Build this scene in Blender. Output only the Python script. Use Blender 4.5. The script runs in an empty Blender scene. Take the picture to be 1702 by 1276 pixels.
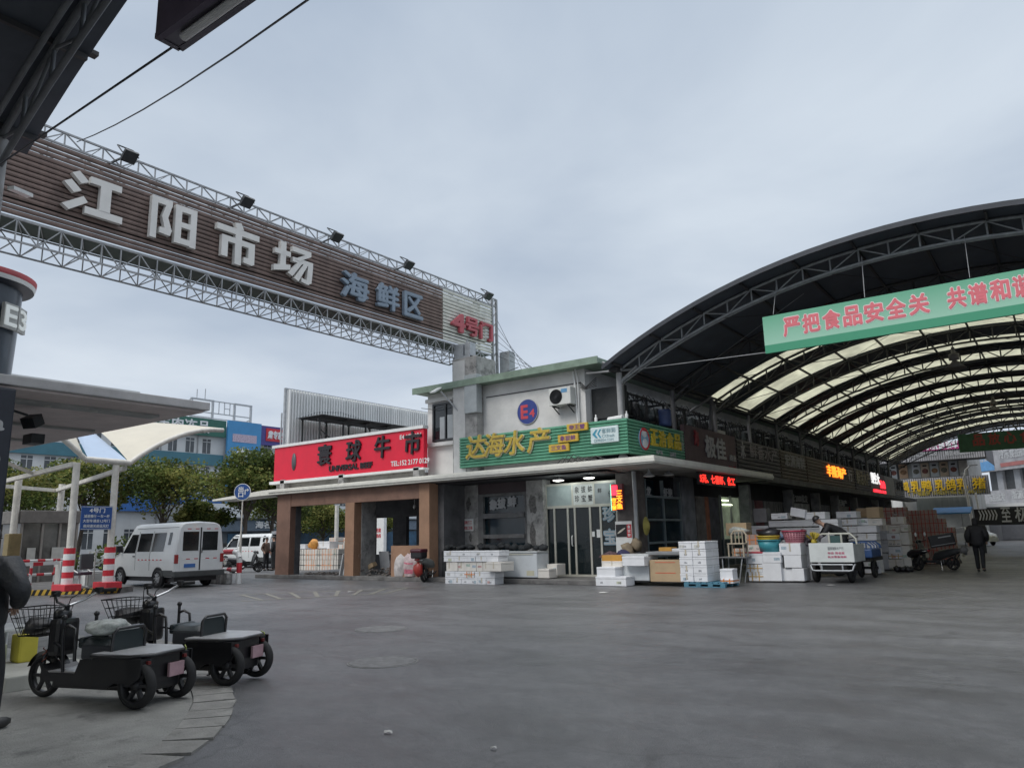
import bpy, bmesh, math, random
from mathutils import Matrix, Vector
R_ = math.radians
random.seed(7)
S = bpy.context.scene
COL = S.collection
# ---------------------------------------------------------------- camera
cd = bpy.data.cameras.new('camera'); cam = bpy.data.objects.new('camera', cd); COL.objects.link(cam)
cd.sensor_width = 36; cd.lens = 26.44; cd.clip_start = .05; cd.clip_end = 2000
cam.matrix_world = Matrix(((0.807011, 0.134365, 0.575047, 0.00000), (0.590101, -0.146096, -0.794000, 0.00000), (-0.022674, 0.980103, -0.197190, 1.55000), (0,0,0,1)))
S.camera = cam
# ---------------------------------------------------------------- sky, sun, exposure
w = bpy.data.worlds.new('World'); S.world = w; w.use_nodes = True
nt = w.node_tree; nt.nodes.clear()
def N(t, **k):
    n = nt.nodes.new(t)
    for a, b in k.items(): setattr(n, a, b)
    return n
L = nt.links.new
SUN_EL, SUN_ROT = 46, 195
tc = N('ShaderNodeTexCoord')
sky = N('ShaderNodeTexSky', sky_type='NISHITA', sun_disc=False)
sky.sun_elevation = R_(SUN_EL); sky.sun_rotation = R_(SUN_ROT); sky.air_density = 1.2; sky.dust_density = 3
sep = N('ShaderNodeSeparateXYZ'); L(tc.outputs['Generated'], sep.inputs[0])
# overcast dome: brightness by elevation (thin cloud overhead, dull towards 35 degrees, pale at the horizon)
el = N('ShaderNodeValToRGB'); L(sep.outputs['Z'], el.inputs[0])
r = el.color_ramp; r.elements[0].position = 0; r.elements[0].color = (.64, .70, .79, 1)
r.elements[1].position = 1; r.elements[1].color = (2.4, 2.45, 2.52, 1)
for p, c in ((.12, (.61, .68, .775)), (.30, (.535, .61, .705)), (.65, (.52, .60, .70)), (.76, (1.5, 1.56, 1.64))):
    e = r.elements.new(p); e.color = (*c, 1)
# cloud cover, projected on a flat layer so it flattens towards the horizon
mx = N('ShaderNodeMath', operation='MAXIMUM'); L(sep.outputs['Z'], mx.inputs[0]); mx.inputs[1].default_value = .0
ad = N('ShaderNodeMath', operation='ADD'); L(mx.outputs[0], ad.inputs[0]); ad.inputs[1].default_value = .16
dv = N('ShaderNodeVectorMath', operation='DIVIDE'); L(tc.outputs['Generated'], dv.inputs[0])
cb = N('ShaderNodeCombineXYZ'); L(ad.outputs[0], cb.inputs[0]); L(ad.outputs[0], cb.inputs[1]); L(ad.outputs[0], cb.inputs[2])
L(cb.outputs[0], dv.inputs[1])
nz = N('ShaderNodeTexNoise'); nz.inputs['Scale'].default_value = 1.15; nz.inputs['Detail'].default_value = 6; nz.inputs['Roughness'].default_value = .5; nz.inputs['Distortion'].default_value = .25
L(dv.outputs[0], nz.inputs['Vector'])
cr = N('ShaderNodeValToRGB'); L(nz.outputs[0], cr.inputs[0])
cr.color_ramp.elements[0].position = .32; cr.color_ramp.elements[0].color = (.79, .815, .86, 1)
cr.color_ramp.elements[1].position = .70; cr.color_ramp.elements[1].color = (1.20, 1.165, 1.12, 1)
mu = N('ShaderNodeMix', data_type='RGBA', blend_type='MULTIPLY'); mu.inputs[0].default_value = 1
L(el.outputs[0], mu.inputs[6]); L(cr.outputs[0], mu.inputs[7])
b1 = N('ShaderNodeBackground'); L(sky.outputs[0], b1.inputs[0]); b1.inputs[1].default_value = .1
b2 = N('ShaderNodeBackground'); L(mu.outputs[2], b2.inputs[0]); b2.inputs[1].default_value = 1.0
ms = N('ShaderNodeMixShader'); ms.inputs[0].default_value = .9
L(b1.outputs[0], ms.inputs[1]); L(b2.outputs[0], ms.inputs[2])
wo = N('ShaderNodeOutputWorld'); L(ms.outputs[0], wo.inputs[0])
sd = bpy.data.lights.new('sun', 'SUN'); sd.energy = 1.45; sd.angle = R_(25); sd.color = (1, .97, .92)
so = bpy.data.objects.new('sun', sd); COL.objects.link(so)
so.rotation_euler = (R_(90-SUN_EL), 0, R_(180-SUN_ROT)); so.location = (0, -20, 40)
S.view_settings.view_transform = 'Standard'; S.view_settings.look = 'None'; S.view_settings.exposure = .12
S.view_settings.gamma = 1; S.view_settings.use_curve_mapping = False
S.cycles.max_bounces = 6; S.cycles.diffuse_bounces = 3; S.cycles.glossy_bounces = 3; S.cycles.transmission_bounces = 6; S.cycles.transparent_max_bounces = 8
S.cycles.use_denoising = True
S.cycles.sample_clamp_indirect = 4

# ---------------------------------------------------------------- materials
MATS = {}
def mat(name, col, rough=.6, metal=0, var=.12, scale=3, bump=0, bscale=60, emit=0, alpha=1, spec=.5, streak=0, trans=0, dirt=None, coat=0):
    if name in MATS: return MATS[name]
    m = bpy.data.materials.new(name); m.use_nodes = True; t = m.node_tree; t.nodes.clear()
    out = t.nodes.new('ShaderNodeOutputMaterial'); p = t.nodes.new('ShaderNodeBsdfPrincipled')
    t.links.new(p.outputs[0], out.inputs[0])
    p.inputs['Roughness'].default_value = rough; p.inputs['Metallic'].default_value = metal
    p.inputs['Specular IOR Level'].default_value = spec; p.inputs['Coat Weight'].default_value = coat
    co = t.nodes.new('ShaderNodeTexCoord'); mp = t.nodes.new('ShaderNodeMapping'); t.links.new(co.outputs['Object'], mp.inputs[0])
    if streak: mp.inputs['Scale'].default_value = (1, 1, streak)
    n = t.nodes.new('ShaderNodeTexNoise'); n.inputs['Scale'].default_value = scale; n.inputs['Detail'].default_value = 6; n.inputs['Roughness'].default_value = .65
    t.links.new(mp.outputs[0], n.inputs['Vector'])
    rp = t.nodes.new('ShaderNodeValToRGB'); t.links.new(n.outputs[0], rp.inputs[0])
    lo = tuple(max(0, c*(1-var*1.6)) for c in col); hi = tuple(min(1, c*(1+var)) for c in col)
    rp.color_ramp.elements[0].position = .3; rp.color_ramp.elements[1].position = .7
    rp.color_ramp.elements[0].color = (*lo, 1); rp.color_ramp.elements[1].color = (*hi, 1)
    cs = rp.outputs[0]
    if dirt:
        n2 = t.nodes.new('ShaderNodeTexNoise'); n2.inputs['Scale'].default_value = dirt[2]; n2.inputs['Detail'].default_value = 8; n2.inputs['Roughness'].default_value = .7
        t.links.new(mp.outputs[0], n2.inputs['Vector'])
        r2 = t.nodes.new('ShaderNodeValToRGB'); t.links.new(n2.outputs[0], r2.inputs[0])
        r2.color_ramp.elements[0].position = dirt[1]; r2.color_ramp.elements[1].position = min(1, dirt[1]+.16)
        mi = t.nodes.new('ShaderNodeMix'); mi.data_type = 'RGBA'
        t.links.new(r2.outputs[0], mi.inputs[0]); t.links.new(cs, mi.inputs[6]); mi.inputs[7].default_value = (*dirt[0], 1)
        cs = mi.outputs[2]
    t.links.new(cs, p.inputs['Base Color'])
    rr = t.nodes.new('ShaderNodeMapRange'); t.links.new(n.outputs[0], rr.inputs[0])
    rr.inputs[3].default_value = max(.02, rough-.08); rr.inputs[4].default_value = min(1, rough+.08)
    t.links.new(rr.outputs[0], p.inputs['Roughness'])
    if bump:
        nb = t.nodes.new('ShaderNodeTexNoise'); nb.inputs['Scale'].default_value = bscale; nb.inputs['Detail'].default_value = 4
        t.links.new(co.outputs['Object'], nb.inputs['Vector'])
        bp = t.nodes.new('ShaderNodeBump'); bp.inputs['Strength'].default_value = bump; bp.inputs['Distance'].default_value = .02
        t.links.new(nb.outputs[0], bp.inputs['Height']); t.links.new(bp.outputs[0], p.inputs['Normal'])
    if emit:
        p.inputs['Emission Strength'].default_value = emit; t.links.new(cs, p.inputs['Emission Color'])
    if trans:
        tr = t.nodes.new('ShaderNodeBsdfTranslucent'); t.links.new(cs, tr.inputs[0])
        mx = t.nodes.new('ShaderNodeMixShader'); mx.inputs[0].default_value = trans
        t.links.new(p.outputs[0], mx.inputs[1]); t.links.new(tr.outputs[0], mx.inputs[2]); t.links.new(mx.outputs[0], out.inputs[0])
    if alpha < 1:
        tp = t.nodes.new('ShaderNodeBsdfTransparent'); mx = t.nodes.new('ShaderNodeMixShader'); mx.inputs[0].default_value = alpha
        t.links.new(tp.outputs[0], mx.inputs[1]); t.links.new(p.outputs[0], mx.inputs[2]); t.links.new(mx.outputs[0], out.inputs[0])
    MATS[name] = m
    return m

# ---------------------------------------------------------------- mesh helpers
class MB:
    def __init__(s): s.v = []; s.f = []; s.mi = []; s.sm = []; s.m = 0
    def add(s, vs, fs, smooth=False):
        o = len(s.v); s.v += [tuple(v) for v in vs]
        for f in fs: s.f.append(tuple(i+o for i in f)); s.mi.append(s.m); s.sm.append(smooth)
        return s
    def mat(s, i): s.m = i; return s
    def box(s, x0, x1, y0, y1, z0, z1):
        return s.add([(x0,y0,z0),(x1,y0,z0),(x1,y1,z0),(x0,y1,z0),(x0,y0,z1),(x1,y0,z1),(x1,y1,z1),(x0,y1,z1)],
                     [(0,3,2,1),(4,5,6,7),(0,1,5,4),(1,2,6,5),(2,3,7,6),(3,0,4,7)])
    def bev(s, x0, x1, y0, y1, z0, z1, b=.01):
        # chamfered box
        bm = bmesh.new(); bmesh.ops.create_cube(bm, size=1)
        for v in bm.verts: v.co = Vector(((x0+x1)/2+v.co.x*(x1-x0), (y0+y1)/2+v.co.y*(y1-y0), (z0+z1)/2+v.co.z*(z1-z0)))
        bmesh.ops.bevel(bm, geom=bm.edges[:], offset=b, segments=2, affect='EDGES', profile=.6)
        bm.verts.ensure_lookup_table()
        s.add([v.co[:] for v in bm.verts], [[v.index for v in f.verts] for f in bm.faces]); bm.free(); return s
    def obox(s, c, sx, sy, sz, rz=0, rx=0, ry=0):
        M = Matrix.Rotation(rz,3,'Z') @ Matrix.Rotation(ry,3,'Y') @ Matrix.Rotation(rx,3,'X'); c = Vector(c)
        vs = [c + M @ Vector((sx*a/2, sy*b/2, sz*d/2)) for d in (-1,1) for a,b in ((-1,-1),(1,-1),(1,1),(-1,1))]
        return s.add(vs, [(0,3,2,1),(4,5,6,7),(0,1,5,4),(1,2,6,5),(2,3,7,6),(3,0,4,7)])
    def bar(s, p, q, r, n=6, r2=None):
        return s.tube([p, q], r, n, r2=r2)
    def sq(s, p, q, w, h=None):     # square bar between two points
        p = Vector(p); q = Vector(q); d = (q-p).normalized(); h = h or w
        up = Vector((0,0,1)) if abs(d.z) < .95 else Vector((1,0,0))
        a = d.cross(up).normalized()*w/2; b = d.cross(a).normalized()*h/2
        vs = [e+i*a+j*b for e in (p,q) for i,j in ((-1,-1),(1,-1),(1,1),(-1,1))]
        return s.add(vs, [(0,1,2,3),(7,6,5,4),(0,4,5,1),(1,5,6,2),(2,6,7,3),(3,7,4,0)])
    def tube(s, pts, r, n=8, r2=None, closed=False, cap=True):
        pts = [Vector(p) for p in pts]; k = len(pts); rings = []
        prev = None
        for i, p in enumerate(pts):
            if closed: d = pts[(i+1) % k]-pts[i-1]
            else: d = pts[min(i+1,k-1)]-pts[max(i-1,0)]
            d.normalize()
            if prev is None:
                up = Vector((0,0,1)) if abs(d.z) < .95 else Vector((1,0,0)); a = d.cross(up).normalized()
            else: a = (prev - d*prev.dot(d)).normalized()
            prev = a; b = d.cross(a)
            if isinstance(r, (list, tuple)): rr = r[i]
            else: rr = r if r2 is None else r+(r2-r)*i/(k-1)
            rings.append([p + rr*(math.cos(t)*a+math.sin(t)*b) for t in [2*math.pi*j/n for j in range(n)]])
        vs = [v for g in rings for v in g]; fs = []
        for i in range(k if closed else k-1):
            A = i*n; B = ((i+1) % k)*n
            for j in range(n): fs.append((A+j, A+(j+1) % n, B+(j+1) % n, B+j))
        s.add(vs, fs, True)
        if not closed and cap: s.add(rings[0], [tuple(range(n))[::-1]]); s.add(rings[-1], [tuple(range(n))])
        return s
    def lathe(s, prof, c=(0,0,0), axis='Z', n=16, smooth=True):
        vs = []
        for r, h in prof:
            for j in range(n):
                t = 2*math.pi*j/n; a, b = r*math.cos(t), r*math.sin(t)
                vs.append({'Z':(c[0]+a,c[1]+b,c[2]+h),'Y':(c[0]+a,c[1]+h,c[2]+b),'X':(c[0]+h,c[1]+a,c[2]+b)}[axis])
        fs = [(i*n+j, i*n+(j+1) % n, (i+1)*n+(j+1) % n, (i+1)*n+j) for i in range(len(prof)-1) for j in range(n)]
        s.add(vs, fs, smooth)
        if len(prof) >= 4 and abs(prof[0][0]-prof[-1][0]) < 1e-6 and prof[0][0] > 0 and max(p[0] for p in prof) > prof[0][0]+1e-6:
            k = len(prof)-1; o = len(s.v)-len(vs)      # a ring: close the inner wall, leave the hole open
            for j in range(n): s.f.append((o+k*n+j, o+k*n+(j+1) % n, o+(j+1) % n, o+j)); s.mi.append(s.m); s.sm.append(smooth)
            return s
        if prof[0][0] > 0: s.add(vs[:n], [tuple(range(n))[::-1]])
        if prof[-1][0] > 0: s.add(vs[-n:], [tuple(range(n))])
        return s
    def ball(s, c, r, n=12, sc=(1,1,1)):
        vs = []; fs = []; k = n//2
        for i in range(k+1):
            p = math.pi*i/k
            for j in range(n):
                t = 2*math.pi*j/n
                vs.append((c[0]+r*sc[0]*math.sin(p)*math.cos(t), c[1]+r*sc[1]*math.sin(p)*math.sin(t), c[2]+r*sc[2]*math.cos(p)))
        for i in range(k):
            for j in range(n): fs.append((i*n+j, (i+1)*n+j, (i+1)*n+(j+1) % n, i*n+(j+1) % n))
        return s.add(vs, fs, True)
    def prism(s, poly, d0, d1, axis='Y'):   # poly in the plane across the axis: Y->(x,z), X->(y,z), Z->(x,y)
        n = len(poly)
        f = {'Y': lambda a,b,d:(a,d,b), 'X': lambda a,b,d:(d,a,b), 'Z': lambda a,b,d:(a,b,d)}[axis]
        vs = [f(a,b,d0) for a,b in poly]+[f(a,b,d1) for a,b in poly]
        return s.add(vs, [tuple(range(n))[::-1], tuple(range(n,2*n))]+[(i,(i+1) % n,n+(i+1) % n,n+i) for i in range(n)])
    def quad(s, *v): return s.add(v, [tuple(range(len(v)))])
    def grid(s, fn, nu, nv, smooth=True):
        vs = [fn(i/nu, j/nv) for i in range(nu+1) for j in range(nv+1)]
        fs = [(i*(nv+1)+j, (i+1)*(nv+1)+j, (i+1)*(nv+1)+j+1, i*(nv+1)+j+1) for i in range(nu) for j in range(nv)]
        return s.add(vs, fs, smooth)
    def rock(s, c, r, sc=(1,1,1), k=.3, sub=2):
        bm = bmesh.new(); bmesh.ops.create_icosphere(bm, subdivisions=sub, radius=1)
        ph = [random.uniform(0,6) for _ in range(6)]
        for v in bm.verts:
            x,y,z = v.co; f = 1+k*(math.sin(2.3*x+ph[0])*math.sin(2.9*y+ph[1])+.6*math.sin(5*z+ph[2]+3*x)+random.uniform(-.25,.25))
            v.co = Vector((c[0]+r*sc[0]*x*f, c[1]+r*sc[1]*y*f, c[2]+r*sc[2]*z*f))
        bm.verts.ensure_lookup_table()
        s.add([v.co[:] for v in bm.verts], [[v.index for v in f.verts] for f in bm.faces], True); bm.free(); return s
    def build(s, name, mats, parent=None, local=False, fixn=True):
        me = bpy.data.meshes.new(name)
        o = Vector((0,0,0)) if (local or parent is None) else wloc(parent)
        me.from_pydata([(Vector(v)-o)[:] for v in s.v], [], s.f)
        if not isinstance(mats, (list, tuple)): mats = [mats]
        for m in mats: me.materials.append(m)
        me.polygons.foreach_set('material_index', s.mi); me.polygons.foreach_set('use_smooth', s.sm)
        me.update()
        ob = bpy.data.objects.new(name, me); COL.objects.link(ob)
        if parent is not None: ob.parent = parent
        return ob
def wloc(o):
    p = Vector(o.location)
    while o.parent: o = o.parent; p += Vector(o.location)
    return p
def tag(o, label=None, cat=None, group=None, kind=None):
    if label: o['label'] = label
    if cat: o['category'] = cat
    if group: o['group'] = group
    if kind: o['kind'] = kind
    return o
def thing(name, label, cat, loc=(0,0,0), rz=0, group=None):
    o = bpy.data.objects.new(name, None); COL.objects.link(o); o.location = loc; o.rotation_euler = (0,0,rz)
    o.empty_display_size = .2
    return tag(o, label, cat, group)
def struct(name, mb, m):
    return tag(mb.build(name, m), kind='structure')
def recentre(o):
    # origin of a one-mesh thing at its base centre
    vs = o.data.vertices; xs = [v.co.x for v in vs]; ys = [v.co.y for v in vs]; zs = [v.co.z for v in vs]
    c = Vector(((min(xs)+max(xs))/2, (min(ys)+max(ys))/2, min(zs)))
    for v in vs: v.co -= c
    o.location = c; return o
def one(mb, name, m, label, cat, group=None):
    return tag(recentre(mb.build(name, m)), label, cat, group)
def dup(root, loc, rz=None, label=None, group=None):
    def cp(o, par):
        c = o.copy(); COL.objects.link(c)
        if par is not None: c.parent = par
        for ch in kids.get(o, []): cp(ch, c)
        return c
    kids = {}
    def walk(o):
        kids[o] = list(o.children)
        for ch in kids[o]: walk(ch)
    walk(root)
    c = cp(root, None); c.location = loc
    if rz is not None: c.rotation_euler = (0,0,rz)
    if label: c['label'] = label
    if group: c['group'] = group
    return c
ORD = ['first','second','third','fourth','fifth','sixth','seventh','eighth','ninth','tenth','eleventh','twelfth']
# ---------------------------------------------------------------- lettering
_tc = bpy.data.curves.new('lettering', 'FONT'); _to = bpy.data.objects.new('lettering', _tc); COL.objects.link(_to)
_tc.resolution_u = 3
_cache = {}
def glyphs(body, space=1, ext=.05):
    k = (body, space)
    if k not in _cache:
        _tc.body = body; _tc.size = 1; _tc.extrude = ext; _tc.space_character = space
        bpy.context.view_layer.update()
        dg = bpy.context.evaluated_depsgraph_get()
        me = bpy.data.meshes.new_from_object(_to.evaluated_get(dg))
        _cache[k] = ([v.co[:] for v in me.vertices], [tuple(p.vertices) for p in me.polygons])
        bpy.data.meshes.remove(me)
    return _cache[k]
def letters(mb, body, O, U, W_, H_, depth=.02, bold=0, space=1, V=(0,0,1), shear=0, lift=.003):
    """lay lettering into the rectangle W_ x H_ whose lower left corner is O"""
    vs, fs = glyphs(body, space)
    if not vs: return
    x0 = min(v[0] for v in vs); x1 = max(v[0] for v in vs); y0 = min(v[1] for v in vs); y1 = max(v[1] for v in vs)
    z0 = min(v[2] for v in vs); z1 = max(v[2] for v in vs)
    U = Vector(U).normalized(); V = Vector(V).normalized(); Wn = U.cross(V); O = Vector(O)
    sx = W_/(x1-x0); sy = H_/(y1-y0)
    offs = [(0,0)]
    if bold: offs += [(bold,0),(-bold,0),(0,bold),(0,-bold),(.7*bold,.7*bold),(-.7*bold,.7*bold),(.7*bold,-.7*bold),(-.7*bold,-.7*bold)]
    for i, (a, b) in enumerate(offs):
        d = depth*(1-.012*i) if depth > .02 else depth-.0006*i
        mb.add([O + U*((v[0]-x0)*sx+a*sx+shear*(v[1]-y0)*sy) + V*((v[1]-y0)*sy+b*sy) + Wn*(lift+(v[2]-z0)/(z1-z0)*d) for v in vs], fs)
XP = (1,0,0); YP = (0,1,0); XN = (-1,0,0)
# ---------------------------------------------------------------- palette
ASPH = mat('asphalt', (.128,.129,.134), .5, var=.16, scale=.55, bump=.5, bscale=90, spec=.55)
def wet_asphalt():
    m = ASPH; t = m.node_tree; p = [n for n in t.nodes if n.type == 'BSDF_PRINCIPLED'][0]
    co = [n for n in t.nodes if n.type == 'TEX_COORD'][0]
    # aggregate speckle over the broad stains, and damp patches that shine
    base = p.inputs['Base Color'].links[0].from_socket
    sp = t.nodes.new('ShaderNodeTexNoise'); sp.inputs['Scale'].default_value = 75; sp.inputs['Detail'].default_value = 8; sp.inputs['Roughness'].default_value = .8
    t.links.new(co.outputs['Object'], sp.inputs['Vector'])
    r = t.nodes.new('ShaderNodeValToRGB'); t.links.new(sp.outputs[0], r.inputs[0])
    r.color_ramp.elements[0].position = .35; r.color_ramp.elements[0].color = (.52,.52,.53,1)
    r.color_ramp.elements[1].position = .68; r.color_ramp.elements[1].color = (1.5,1.5,1.48,1)
    m1 = t.nodes.new('ShaderNodeMix'); m1.data_type = 'RGBA'; m1.blend_type = 'MULTIPLY'; m1.inputs[0].default_value = 1
    t.links.new(base, m1.inputs[6]); t.links.new(r.outputs[0], m1.inputs[7])
    st = t.nodes.new('ShaderNodeTexNoise'); st.inputs['Scale'].default_value = .9; st.inputs['Detail'].default_value = 9; st.inputs['Roughness'].default_value = .72; st.inputs['Distortion'].default_value = .6
    mp = t.nodes.new('ShaderNodeMapping'); mp.inputs['Scale'].default_value = (.45,1.3,1); mp.inputs['Rotation'].default_value = (0,0,.35)
    t.links.new(co.outputs['Object'], mp.inputs[0]); t.links.new(mp.outputs[0], st.inputs['Vector'])
    r2 = t.nodes.new('ShaderNodeValToRGB'); t.links.new(st.outputs[0], r2.inputs[0])
    r2.color_ramp.elements[0].position = .34; r2.color_ramp.elements[0].color = (.80,.80,.81,1)
    r2.color_ramp.elements[1].position = .55; r2.color_ramp.elements[1].color = (1,1,1,1)
    e = r2.color_ramp.elements.new(.75); e.color = (1.12,1.115,1.10,1)
    m2 = t.nodes.new('ShaderNodeMix'); m2.data_type = 'RGBA'; m2.blend_type = 'MULTIPLY'; m2.inputs[0].default_value = 1
    t.links.new(m1.outputs[2], m2.inputs[6]); t.links.new(r2.outputs[0], m2.inputs[7]); t.links.new(m2.outputs[2], p.inputs['Base Color'])
    # hairline cracks and darker oil stains
    wn = t.nodes.new('ShaderNodeTexNoise'); wn.inputs['Scale'].default_value = 1.4; wn.inputs['Detail'].default_value = 5; t.links.new(co.outputs['Object'], wn.inputs['Vector'])
    va = t.nodes.new('ShaderNodeVectorMath'); va.operation = 'MULTIPLY_ADD'; va.inputs[1].default_value = (.9,.9,.9); t.links.new(wn.outputs['Color'], va.inputs[0]); t.links.new(co.outputs['Object'], va.inputs[2])
    vo = t.nodes.new('ShaderNodeTexVoronoi'); vo.feature = 'DISTANCE_TO_EDGE'; vo.inputs['Scale'].default_value = .42; t.links.new(va.outputs[0], vo.inputs['Vector'])
    vr = t.nodes.new('ShaderNodeValToRGB'); t.links.new(vo.outputs['Distance'], vr.inputs[0]); vr.color_ramp.elements[0].position = .002; vr.color_ramp.elements[0].color = (.55,.55,.56,1); vr.color_ramp.elements[1].position = .010; vr.color_ramp.elements[1].color = (1,1,1,1)
    mk = t.nodes.new('ShaderNodeTexNoise'); mk.inputs['Scale'].default_value = .22; mk.inputs['Detail'].default_value = 3; t.links.new(co.outputs['Object'], mk.inputs['Vector'])
    kr = t.nodes.new('ShaderNodeValToRGB'); t.links.new(mk.outputs[0], kr.inputs[0]); kr.color_ramp.elements[0].position = .46; kr.color_ramp.elements[1].position = .56; kr.color_ramp.elements[1].color = (.8,.8,.8,1)
    m3 = t.nodes.new('ShaderNodeMix'); m3.data_type = 'RGBA'; m3.blend_type = 'MULTIPLY'; t.links.new(kr.outputs[0], m3.inputs[0]); t.links.new(m2.outputs[2], m3.inputs[6]); t.links.new(vr.outputs[0], m3.inputs[7])
    oi = t.nodes.new('ShaderNodeTexNoise'); oi.inputs['Scale'].default_value = .75; oi.inputs['Detail'].default_value = 7; oi.inputs['Roughness'].default_value = .6; oi.inputs['Distortion'].default_value = 1.2; t.links.new(co.outputs['Object'], oi.inputs['Vector'])
    orp = t.nodes.new('ShaderNodeValToRGB'); t.links.new(oi.outputs[0], orp.inputs[0]); orp.color_ramp.elements[0].position = .60; orp.color_ramp.elements[0].color = (1,1,1,1); orp.color_ramp.elements[1].position = .70; orp.color_ramp.elements[1].color = (.76,.76,.77,1)
    m4 = t.nodes.new('ShaderNodeMix'); m4.data_type = 'RGBA'; m4.blend_type = 'MULTIPLY'; m4.inputs[0].default_value = 1; t.links.new(m3.outputs[2], m4.inputs[6]); t.links.new(orp.outputs[0], m4.inputs[7]); 
    pv = t.nodes.new('ShaderNodeTexVoronoi'); pv.inputs['Scale'].default_value = .16; pv.distance = 'CHEBYCHEV'; t.links.new(va.outputs[0], pv.inputs['Vector'])
    pr_ = t.nodes.new('ShaderNodeValToRGB'); t.links.new(pv.outputs['Color'], pr_.inputs[0]); pr_.color_ramp.elements[0].color = (.86,.86,.87,1); pr_.color_ramp.elements[1].color = (1.10,1.10,1.09,1)
    bl = t.nodes.new('ShaderNodeTexNoise'); bl.inputs['Scale'].default_value = 4.5; bl.inputs['Detail'].default_value = 9; bl.inputs['Roughness'].default_value = .75; t.links.new(co.outputs['Object'], bl.inputs['Vector'])
    br_ = t.nodes.new('ShaderNodeValToRGB'); t.links.new(bl.outputs[0], br_.inputs[0]); br_.color_ramp.elements[0].position = .35; br_.color_ramp.elements[0].color = (.78,.78,.79,1); br_.color_ramp.elements[1].position = .66; br_.color_ramp.elements[1].color = (1.16,1.16,1.15,1)
    m5 = t.nodes.new('ShaderNodeMix'); m5.data_type = 'RGBA'; m5.blend_type = 'MULTIPLY'; m5.inputs[0].default_value = 1; t.links.new(m4.outputs[2], m5.inputs[6]); t.links.new(pr_.outputs[0], m5.inputs[7])
    m6 = t.nodes.new('ShaderNodeMix'); m6.data_type = 'RGBA'; m6.blend_type = 'MULTIPLY'; m6.inputs[0].default_value = 1; t.links.new(m5.outputs[2], m6.inputs[6]); t.links.new(br_.outputs[0], m6.inputs[7]); t.links.new(m6.outputs[2], p.inputs['Base Color'])
    mr = t.nodes.new('ShaderNodeMapRange'); t.links.new(st.outputs[0], mr.inputs[0])
    mr.inputs[1].default_value = .35; mr.inputs[2].default_value = .65; mr.inputs[3].default_value = .28; mr.inputs[4].default_value = .54
    t.links.new(mr.outputs[0], p.inputs['Roughness'])
wet_asphalt()
CONC = mat('concrete', (.26,.26,.245), .75, var=.22, scale=1.6, bump=.5, bscale=60, dirt=((.13,.13,.125), .53, 2.6))
KERB = mat('kerb_stone', (.25,.245,.23), .75, var=.2, scale=3, bump=.4, bscale=50, dirt=((.11,.11,.105), .55, 4))
PAVE = mat('paving', (.16,.155,.15), .65, var=.25, scale=2, bump=.4, bscale=50, dirt=((.07,.068,.065), .5, 3))
WHITE = mat('white_paint', (.74,.75,.74), .5, var=.06, scale=4, dirt=((.45,.43,.39), .66, 5))
RED = mat('red_paint', (.55,.03,.045), .45, var=.12, scale=5)
YEL = mat('yellow_paint', (.62,.40,.05), .55, var=.15, scale=5, dirt=((.25,.2,.1), .62, 7))
BLACK = mat('black_paint', (.018,.018,.02), .45, var=.2)
GREY = mat('grey_metal', (.32,.33,.34), .45, metal=.3, var=.12)
DGREY = mat('dark_metal', (.05,.055,.06), .5, metal=.3, var=.2)
RUBBER = mat('rubber', (.018,.018,.019), .75, var=.2, scale=8)
CHROME = mat('chrome', (.6,.6,.6), .2, metal=1, var=.05)
GLASS = mat('dark_glass', (.015,.02,.024), .08, var=.1, spec=.7)
STEEL = mat('galvanised_steel', (.42,.44,.46), .5, metal=.35, var=.15, scale=6, dirt=((.25,.22,.19), .66, 8))
# ---------------------------------------------------------------- ground
struct('ground', MB().add([(-700,-500,0),(700,-500,0),(700,900,0),(-700,900,0)], [(0,1,2,3)]), ASPH)
# concrete apron in front of the near building: edge curve measured on the road
edge = [(-4.3,.9), (-4.9,1.9)]+[p[:2] for p in ((-5.738, 2.940, 0.000), (-5.808, 3.171, 0.000), (-6.003, 3.450, 0.000), (-6.340, 3.785, 0.000), (-6.752, 4.140, 0.000), (-7.260, 4.514, 0.000), (-7.833, 4.827, 0.000), (-8.446, 5.101, 0.000))]+[(-9.0,5.95), (-10.2,6.35), (-13,6.6)]
def off(path, d):
    o = []
    for i, p in enumerate(path):
        a = path[max(i-1,0)]; b = path[min(i+1,len(path)-1)]
        t = Vector((b[0]-a[0], b[1]-a[1])).normalized(); o.append((p[0]+t.y*d, p[1]-t.x*d))
    return o
poly = [(-30,-12), (-4.4,-12)] + edge + [(-17,6.7), (-30,6.7)]
struct('pavement', MB().add([(x,y,.012) for x,y in poly], [tuple(range(len(poly)))]), CONC)
kb = MB(); out = off(edge, .34); KW = .40
def along(path, s):
    for i in range(len(path)-1):
        a = Vector(path[i]); b = Vector(path[i+1]); l = (b-a).length
        if s <= l: return a+(b-a)*s/l
        s -= l
    return Vector(path[-1])
tot = sum((Vector(edge[i+1])-Vector(edge[i])).length for i in range(len(edge)-1))
s = 0
while s < tot-.3:
    e = min(s+random.uniform(.3,.42), tot); g = .007
    a = along(edge, s+g); b = along(edge, e-g); f = tot and 1
    t = (b-a).normalized(); nrm = Vector((t.y,-t.x)); h = .022+random.uniform(-.003,.003)
    p = [a+nrm*.01, b+nrm*.01, b+nrm*random.uniform(.38,.41), a+nrm*random.uniform(.38,.41)]
    kb.prism([(v.x,v.y) for v in p], -.02, h, 'Z'); s = e
struct('kerb', kb, KERB)
# low plinth of the near building at the left edge
struct('step', MB().bev(-13, -9.5, 3.68, 4.75, 0, .17, .02), mat('pale_concrete', (.5,.5,.46), .7, var=.12, scale=2, dirt=((.3,.29,.26), .6, 5)))
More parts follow.
